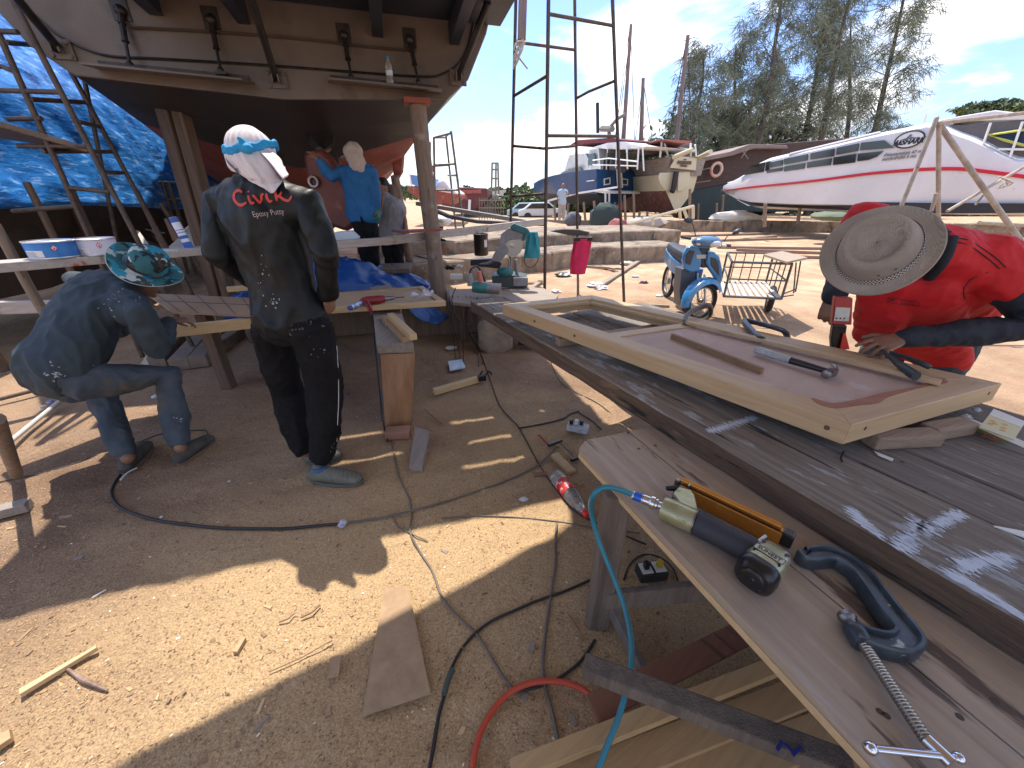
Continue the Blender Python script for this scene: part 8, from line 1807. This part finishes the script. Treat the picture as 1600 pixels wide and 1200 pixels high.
# collar: navy undershirt band
tree=bvh(shirt)
nk=[PY(1462,322,1.72),PY(1478,318,1.70),PY(1487,335,1.66),PY(1488,365,1.62),PY(1480,395,1.58),PY(1466,420,1.56),PY(1450,440,1.55)]
pc=[onsurf(tree,x,y,.004) for x,y in ((1452,330),(1463,321),(1474,318),(1483,326),(1487,345),(1487,370),(1480,395),(1468,416),(1452,434))]
pc=[p for p in pc if p]
if len(pc)>3:
    adopt(MB().tube(pc,.021,8,smoothpath=4,flat=.8).build('collar',navyc,smooth=60))
for nm,pp_ in (('shoulder_seam',((1484,378),(1505,380),(1525,390),(1545,405),(1562,420))),('shoulder_seam',((1486,372),(1510,374),(1535,388),(1555,402),(1572,418))),('sleeve_seam',((1508,468),(1506,452),(1520,435),(1545,425)))):
    q=[onsurf(tree,x,y,.002) for x,y in pp_]; q=[p for p in q if p]
    if len(q)>2: o=MB().tube(q,.0018,5,smoothpath=4).build(nm,navyc); o.parent=shirt
# chest badge print
mb=MB(); P4=[(1388,465),(1437,472),(1436,479),(1387,473)]
for a,b_ in zip(P4,P4[1:]+P4[:1]):
    q=[onsurf(tree,a[0]+(b_[0]-a[0])*k/6,a[1]+(b_[1]-a[1])*k/6,.002) for k in range(7)]; q=[p for p in q if p]
    if len(q)>1: mb.tube(q,.0011,4)
for yy in (469.5,472,474.5):
    q=[onsurf(tree,1407+k*4,yy+k*.7-1,.002) for k in range(7)]; q=[p for p in q if p]
    if len(q)>1: mb.tube(q,.0008,4)
p=onsurf(tree,1395,469,.002)
if p: mb.ell(p,.006,n=8,m=5)
o=mb.build('badge_print',mat('badge_navy',(.10,.015,.03))); o.parent=shirt
# forearm hand on the strip : separate fine mesh fused to the wrist of the body
w0=J['wr']; fd_=(PZ(1338,551,.930)-w0).normalized(); b=MB()
chain(b,[(J['er'].lerp(w0,.8),.030),(w0,(.029,.023),V(.5,-.8,.1))],14)
nrm=V(-.15,-.35,1); hand(b,w0,fd_,nrm,.16,.13,-1,1.12,10,.8)
hb=organic('hand',b,skin,None,voxel=.0035,smooth=3,folds=[(.0012,70,(1,1,1))]); adopt(hb)
b=MB(); w1=J['wl']; hand(b,w1,J['dl'],V(-.6,-.6,0),.55,.06,1,1.08,10); chain(b,[(w1+V(0,0,.02),.026),(w1,.026)],12)
adopt(organic('hand',b,skin,None,voxel=.0045,smooth=3))
# hat
straw=mat('straw_hat',(.44,.39,.34),(.35,.31,.27),scale=9,rough=.8,bump=.0,spots=[((.22,.18,.16),5,.60,.15),((.40,.15,.11),6,.76,.03)])
nt=straw.node_tree; bs=nt.nodes['Principled BSDF']; tcn=_n(nt,'ShaderNodeTexCoord'); w1_=_n(nt,'ShaderNodeTexWave',Scale=75); w2_=_n(nt,'ShaderNodeTexWave',Scale=75); w2_.bands_direction='Z'
nt.links.new(tcn.outputs['Object'],w1_.inputs[0]); nt.links.new(tcn.outputs['Object'],w2_.inputs[0]); mm=_n(nt,'ShaderNodeMath',operation='MULTIPLY'); nt.links.new(w1_.outputs[1],mm.inputs[0]); nt.links.new(w2_.outputs[1],mm.inputs[1])
bpn=_n(nt,'ShaderNodeBump',Strength=.8,Distance=.003); nt.links.new(mm.outputs[0],bpn.inputs['Height']); nt.links.new(bpn.outputs[0],bs.inputs['Normal'])
hcn=PY(1372,390,1.46); tocam=(V(0,0,CAMZ)-hcn).normalized(); axh=(tocam*1.35+V(-.24,.12,.60)).normalized()
M=frame(hcn,V(1,.1,-.42),axh,True); b=MB(); seg=64; rs=[]
def rg_(a,bx,by,z): return M@V(bx*math.cos(a),by*math.sin(a),z)
A_=[2*math.pi*i/seg for i in range(seg)]
rx,ry=.165,.165
for f,z in ((.995,-.004),(1.0,.0),(.985,.003),(.92,-.004),(.82,-.004),(.76,.0)):
    rs.append([rg_(a,rx*f,ry*f,z+.012*(math.cos(2*a)*f**3)+.003*noise.noise(V(a*2,f*3,0))) for a in A_])
cx,cy=.112,.122
def crown(f,z,dent=0): 
    return [rg_(a,cx*f,cy*f*(1-.08*max(0,math.sin(a))),z-dent*(.6+.4*abs(math.cos(a)))+.0015*noise.noise(V(a*3,z*40,4))) for a in A_]
rs+= [crown(1.03,.004),crown(.985,.024),crown(.93,.048),crown(.87,.07),crown(.80,.085),crown(.73,.09),crown(.66,.086),crown(.59,.074),crown(.5,.064),crown(.3,.062),crown(.02,.064)]
b.rings(rs,False); ht=b.build('straw_hat',straw,smooth=70,solid=.003); adopt(ht)
# checker band
chk=bpy.data.materials.new('checker_band'); chk.use_nodes=True; nt=chk.node_tree; bs=nt.nodes['Principled BSDF']; uvn=_n(nt,'ShaderNodeUVMap'); ck=_n(nt,'ShaderNodeTexChecker',Scale=1.0); ck.inputs[1].default_value=(.62,.6,.58,1); ck.inputs[2].default_value=(.02,.02,.022,1)
nt.links.new(uvn.outputs[0],ck.inputs[0]); nt.links.new(ck.outputs[0],bs.inputs['Base Color']); bs.inputs['Roughness'].default_value=.7
me=bpy.data.meshes.new('hat_band'); vs=[];fs=[];uv=[]
nb=seg
for i in range(nb+1):
    a=2*math.pi*i/nb
    for z,f in ((.003,1.05),(.024,1.0)): vs.append(tuple(rg_(a,cx*f+.0025,(cy*f+.0025)*(1-.08*max(0,math.sin(a))),z)))
    if i: q=i*2; fs.append((q-2,q,q+1,q-1)); u0=(i-1)*150/nb;u1=i*150/nb; uv+= [(u0,0),(u1,0),(u1,3),(u0,3)]
me.from_pydata(vs,[],fs); ul=me.uv_layers.new(); 
for i,c_ in enumerate(uv): ul.data[i].uv=(c_[0]+.01,c_[1]+.01)
me.materials.append(chk); o=bpy.data.objects.new('hat_band',me); COL.objects.link(o); o.parent=ht
b=MB()
for a,z in ((-1.15,.05),(-.75,.052)): 
    p=rg_(a,cx*.975,cy*.975,z); b.lathe([(.0008,.0015),(.0035,.0015),(.0035,0)],p,(p-rg_(a,0,0,z)),10,cap=False)
o=b.build('vent_eyelets',blk2); o.parent=ht
# red meter held in the far hand, standing on the frame
dv=thing('red_tape_tool','red box tool with white label and black nose standing on the door frame','hand tool',PY(1313,545,1.72))
Yd=1.66
def dpx(pts,dep=.03,Y=Yd): return MB().slab([PY(x,y,Y) for x,y in pts],(0.01,dep,0))
dpx(((1305,464),(1333,466),(1331,508),(1300,507))).build('case',mat('tool_red',(.36,.03,.03),rough=.4),dv,bevel=.004)
dpx(((1306,480),(1326,481),(1323,502),(1303,501)),.002,Yd-.004).build('white_label',mat('label_off',(.55,.56,.52),(.42,.43,.42),scale=60,rough=.5),dv)
for k in range(3):
    p=PY(1307+k*6,497.5,Yd-.005); MB().lathe([(.0006,.001),(.0036,.001),(.0036,0)],p,(0,-1,0),10,cap=False).build('button',blk2,dv)
dpx(((1302,508),(1324,509),(1321,530),(1311,548),(1300,549),(1299,530)),.03).build('nose',blk2,dv,bevel=.004)
dpx(((1318,521),(1322,523),(1328,546),(1312,547)),.02,Yd-.01).build('red_clip',mat('clip_red',(.75,.05,.03),rough=.4),dv,bevel=.002)
# ---------------------------------------------------------------- red drill, can and rag on the central door
Zd=Z2+.001
t=thing('electric_drill','red electric drill lying on the wooden door blank beside a spray can','drill',PZ(590,472,Zd))
dred=mat('drill_red',(.30,.02,.025),(.20,.015,.02),scale=20,rough=.35); z=Zd+.035
MB().tube([PZ(567,472,z),PZ(572,470,z),PZ(592,468,z),PZ(601,467,z)],[.028,.035,.035,.028],16,smoothpath=3).build('motor_body',dred,t,smooth=55)
MB().tube([PZ(601,467,z),PZ(610,466,z),PZ(617,465,z)],[.02,.018,.012],14).build('chuck',steel,t,smooth=50)
MB().tube([PZ(617,465,z),PZ(632,464,z)],.004,8).build('drill_bit',darkm,t)
MB().tube([PZ(572,472,z),PZ(577,480,z-.012),PZ(580,487,z-.02)],[.026,.02,.017],12,smoothpath=3).build('handle',dred,t,smooth=55)
rod('cable',[PZ(580,486,z-.01),PZ(581,494,.69),PY(583,502,2.9),PY(585,530,2.86),PY(592,600,2.6),PZ(598,655,.05),PZ(606,690,.01)],.006,blk2,'black drill cord hanging down beside the trestle board','cable',8,6)
t=thing('spray_can','blue and white spray can lying left of the red drill','spray can',PZ(555,478,Zd))
a=PZ(548,481,Zd+.024);b=PZ(566,474,Zd+.024); MB().tube([a,b],.024,16).build('can_body',mat('can_lav',(.6,.65,.75),(.2,.3,.55),scale=18,rough=.35,metal=.3,ramp=(.5,.54)),t,smooth=40)
MB().tube([a-(b-a)*.15,a],[.017,.021],16).build('cap',mat('cap_blue',(.05,.1,.3)),t,smooth=40)
c=PZ(662,462,Zd+.02); b=MB()
for k in range(9): 
    p=c+V(U(-.08,.08),U(-.05,.05),U(-.005,.02)); chain(b,[(p,(.02,.012)),(p+V(U(-.06,.06),U(-.05,.05),U(0,.03)),(.016,.01))],8)
o=organic('rag',b,mat('rag_lilac',(.66,.64,.70),(.5,.48,.58),scale=14,rough=.85),None,voxel=.006,smooth=2,folds=[(.010,28,(1,1,1))]); recenter(o,PZ(662,466,Z2)); tag(o,'crumpled white rag on the right end of the wooden door blank','rag')
# ================================================================ CABLES
cab=mat('cable_black',(.018,.017,.017),rough=.5); cabg=mat('cable_grey',(.11,.095,.085),(.16,.14,.12),scale=10,rough=.6)
def cable(pts,r,m,label,z=.006): 
    P=[PZ(p[0],p[1],p[2] if len(p)>2 else z) for p in pts]
    for i,p in enumerate(P):
        if len(pts[i])<3: p.z=gh(p.x,p.y)+r+.002
    return rod('cable',P,r,m,label,'cable',8,7)
cable([(188,742),(178,756),(174,772),(182,788),(200,800),(240,812),(290,820),(340,825),(400,827),(450,824),(500,820),(532,818)],.0075,cab,'thick black cable curving in front of the bent man')
cable([(-10,752),(60,738),(120,718),(168,700),(212,690),(250,677),(290,672),(320,672),(324,682)],.0035,cab,'thin black cable running from the left edge past the bent mans shoes')
rod('cable_sleeve',[PZ(188,750,.02),PZ(200,738,.022),PZ(214,731,.02)],.0045,litw,'white end sleeve of the thick cable by the bent mans shoe','cable',8,4)
cable([(545,815),(600,808),(650,797),(700,782),(745,765),(790,750),(840,728),(868,700)],.0055,cabg,'grey brown cable crossing the shade edge from the lilac wrapper to the table corner')
cable([(598,610),(597,640),(606,670),(618,720),(624,745),(640,780),(643,805),(641,832),(655,860),(675,890),(690,930),(715,960),(745,990),(770,1030),(790,1062),(805,1078)],.0045,cabg,'long thin grey cable running from the trestle foot to the red hose')
cable([(870,820),(868,850),(868,880),(862,920),(856,960),(850,1010),(849,1060),(862,1110),(872,1160),(880,1220)],.0055,cabg,'grey cable running down left of the table leg')
cable([(925,905),(880,925),(840,938),(800,955),(770,968),(745,985),(722,1010),(708,1035),(700,1052)],.0055,cab,'dark cable curving left from the table leg to the green plug')
rod('plug_joint',[PZ(708,1046,.015),PZ(700,1062,.016),PZ(694,1085,.015)],.010,mat('plug_greeny',(.05,.07,.06)),'dark green cable joint beside the plywood plate','cable',10,3)
cable([(694,1085),(686,1110),(680,1140),(676,1170),(668,1215)],.006,cab,'dark cable leaving the green joint to the bottom edge')
cable([(930,1000),(910,1030),(880,1055),(850,1070),(820,1078),(800,1080)],.0055,cab,'dark cable passing under the red hose to the table leg')
cable([(740,465,.5),(728,490,.3),(733,520,.12),(750,550),(765,590),(780,630),(800,655),(812,668),(840,720),(866,760),(900,800),(960,830),(1010,850)],.0045,cab,'long black cable running from the saw table to the socket box')
cable([(810,668),(850,660),(880,652),(890,645),(905,640)],.0055,cab,'black cable looping left of the white power strip')
cable([(905,642),(925,655),(940,670)],.004,cab,'short black cable right of the white power strip')
cable([(860,545,.4),(862,570,.1),(880,600),(930,625),(950,640),(975,662),(982,676,.7)],.0035,cab,'thin wire dropping over the bench edge to the side table crack')
cable([(690,810),(740,805),(800,806),(870,815),(930,825),(1000,832)],.0035,cabg,'thin cable across the sunlit sawdust to the table leg')
cable([(975,905),(985,880),(1005,865),(1030,868),(1050,885),(1060,905)],.004,cab,'black cable looping around the socket box')
cable([(612,805),(622,820),(645,835),(668,845)],.003,cabg,'short grey cable end near the lilac wrapper')
for k,(x0,xm,x1) in enumerate(((702,704,712),(708,706,720),(715,722,724),(728,732,755),(735,742,748))):
    cable([(x0,462,.52),(xm,500,.28),((xm+x1)/2,528,.10),(x1,560+k*3)],.0035,cab,'black power lead hanging from the grey saw platform, strand %s'%['leftmost','second','middle','fourth','rightmost'][k])
rod('cable',[PY(712,450,4.2),PY(706,470,4.0),PY(718,500,3.9),PY(740,508,3.9),PY(752,490,4.0),PY(745,465,4.2)],.006,cab,'black cable loop hanging below the grey saw platform','cable',8,5)
o=MB().lathe([(.045,0),(.05,.004),(.062,.012),(.064,.013),(.05,.006),(.001,.004)],PZ(705,545,.006),(0,0,1),24).build('plate',litw,smooth=60,loc=PZ(705,545,0)); tag(o,'white round plate lying on the ground under the hanging leads','plate')
o=MB().slab([PZ(700,567,.02),PZ(722,564,.02),PZ(727,575,.02),PZ(703,580,.02)],(0,0,.02)).build('cigarette_pack',mat('pack_blue',(.35,.55,.72),(.65,.72,.78),scale=22,rough=.4),bevel=.002,loc=PZ(712,571,0)); tag(o,'pale blue packet on the ground in front of the white plate','packet')
rw=random.Random(11)
for k in range(34):
    px,py=rw.uniform(20,900),rw.uniform(640,1190)
    if 560<px<690 and py>900: continue
    c=PZ(px,py,0); c.z=gh(c.x,c.y)+.002; a_=rw.uniform(0,3.14); L_=rw.uniform(.018,.06); w__=rw.uniform(.006,.018)
    d_=V(math.cos(a_),math.sin(a_),rw.uniform(-.08,.08)); o=MB().bar(c-d_*L_/2,c+d_*L_/2,w__,rw.uniform(.003,.008),w2=w__*rw.uniform(.4,1)).build('wood_scrap',(oak,oakp,dustw,tw)[k%4],loc=c); tag(o,'small wood scrap half buried in the sawdust floor','wood scrap','small wood scraps scattered over the sawdust floor')
# ================================================================ SHADE SHEET added out of view above the bench, only to throw the foreground shade
ZA=3.05
def up(x,y,z0=0): k=ZA-z0; return V(x+k*sd.x/sd.z,y+k*sd.y/sd.z,ZA)
gp=[V(-1.6,.25,0),V(.3,1.45,0),V(.33,1.83,0),V(.85,1.98,0),V(1.7,1.85,0),V(2.3,1.35,0),V(3.4,1.0,0),V(3.4,-2.4,0),V(-2.6,-2.4,0),V(-2.6,-.35,0)]
shade_rig=thing('awning','corrugated metal awning sheet over the work bench and the photographer','awning',(1,-1,0))
MB().slab([up(p.x,p.y) for p in gp],(0,0,.02)).build('roof_sheet',mat('zinc_sheet',(.62,.60,.57),(.50,.48,.45),scale=3,rough=.6),shade_rig)  # pale, so the added sheet also bounces light onto the bench
for p in (V(3.2,-2.2,0),V(-3.0,-1.6,0),V(3.3,-.6,0)): MB().tube([p,V(p.x,p.y,ZA)],.05,10).build('awning_post',post,shade_rig,smooth=50)  # posts that hold up the added shade sheet
for a,b in ((V(-3.0,-1.6,ZA-.05),V(3.3,-1.6,ZA-.05)),(V(-3,-.2,ZA-.05),V(3.3,-.6,ZA-.05))): MB().tube([a,b],.05,8).build('rafter',post,shade_rig)
bpy.data.scenes.remove(TS)
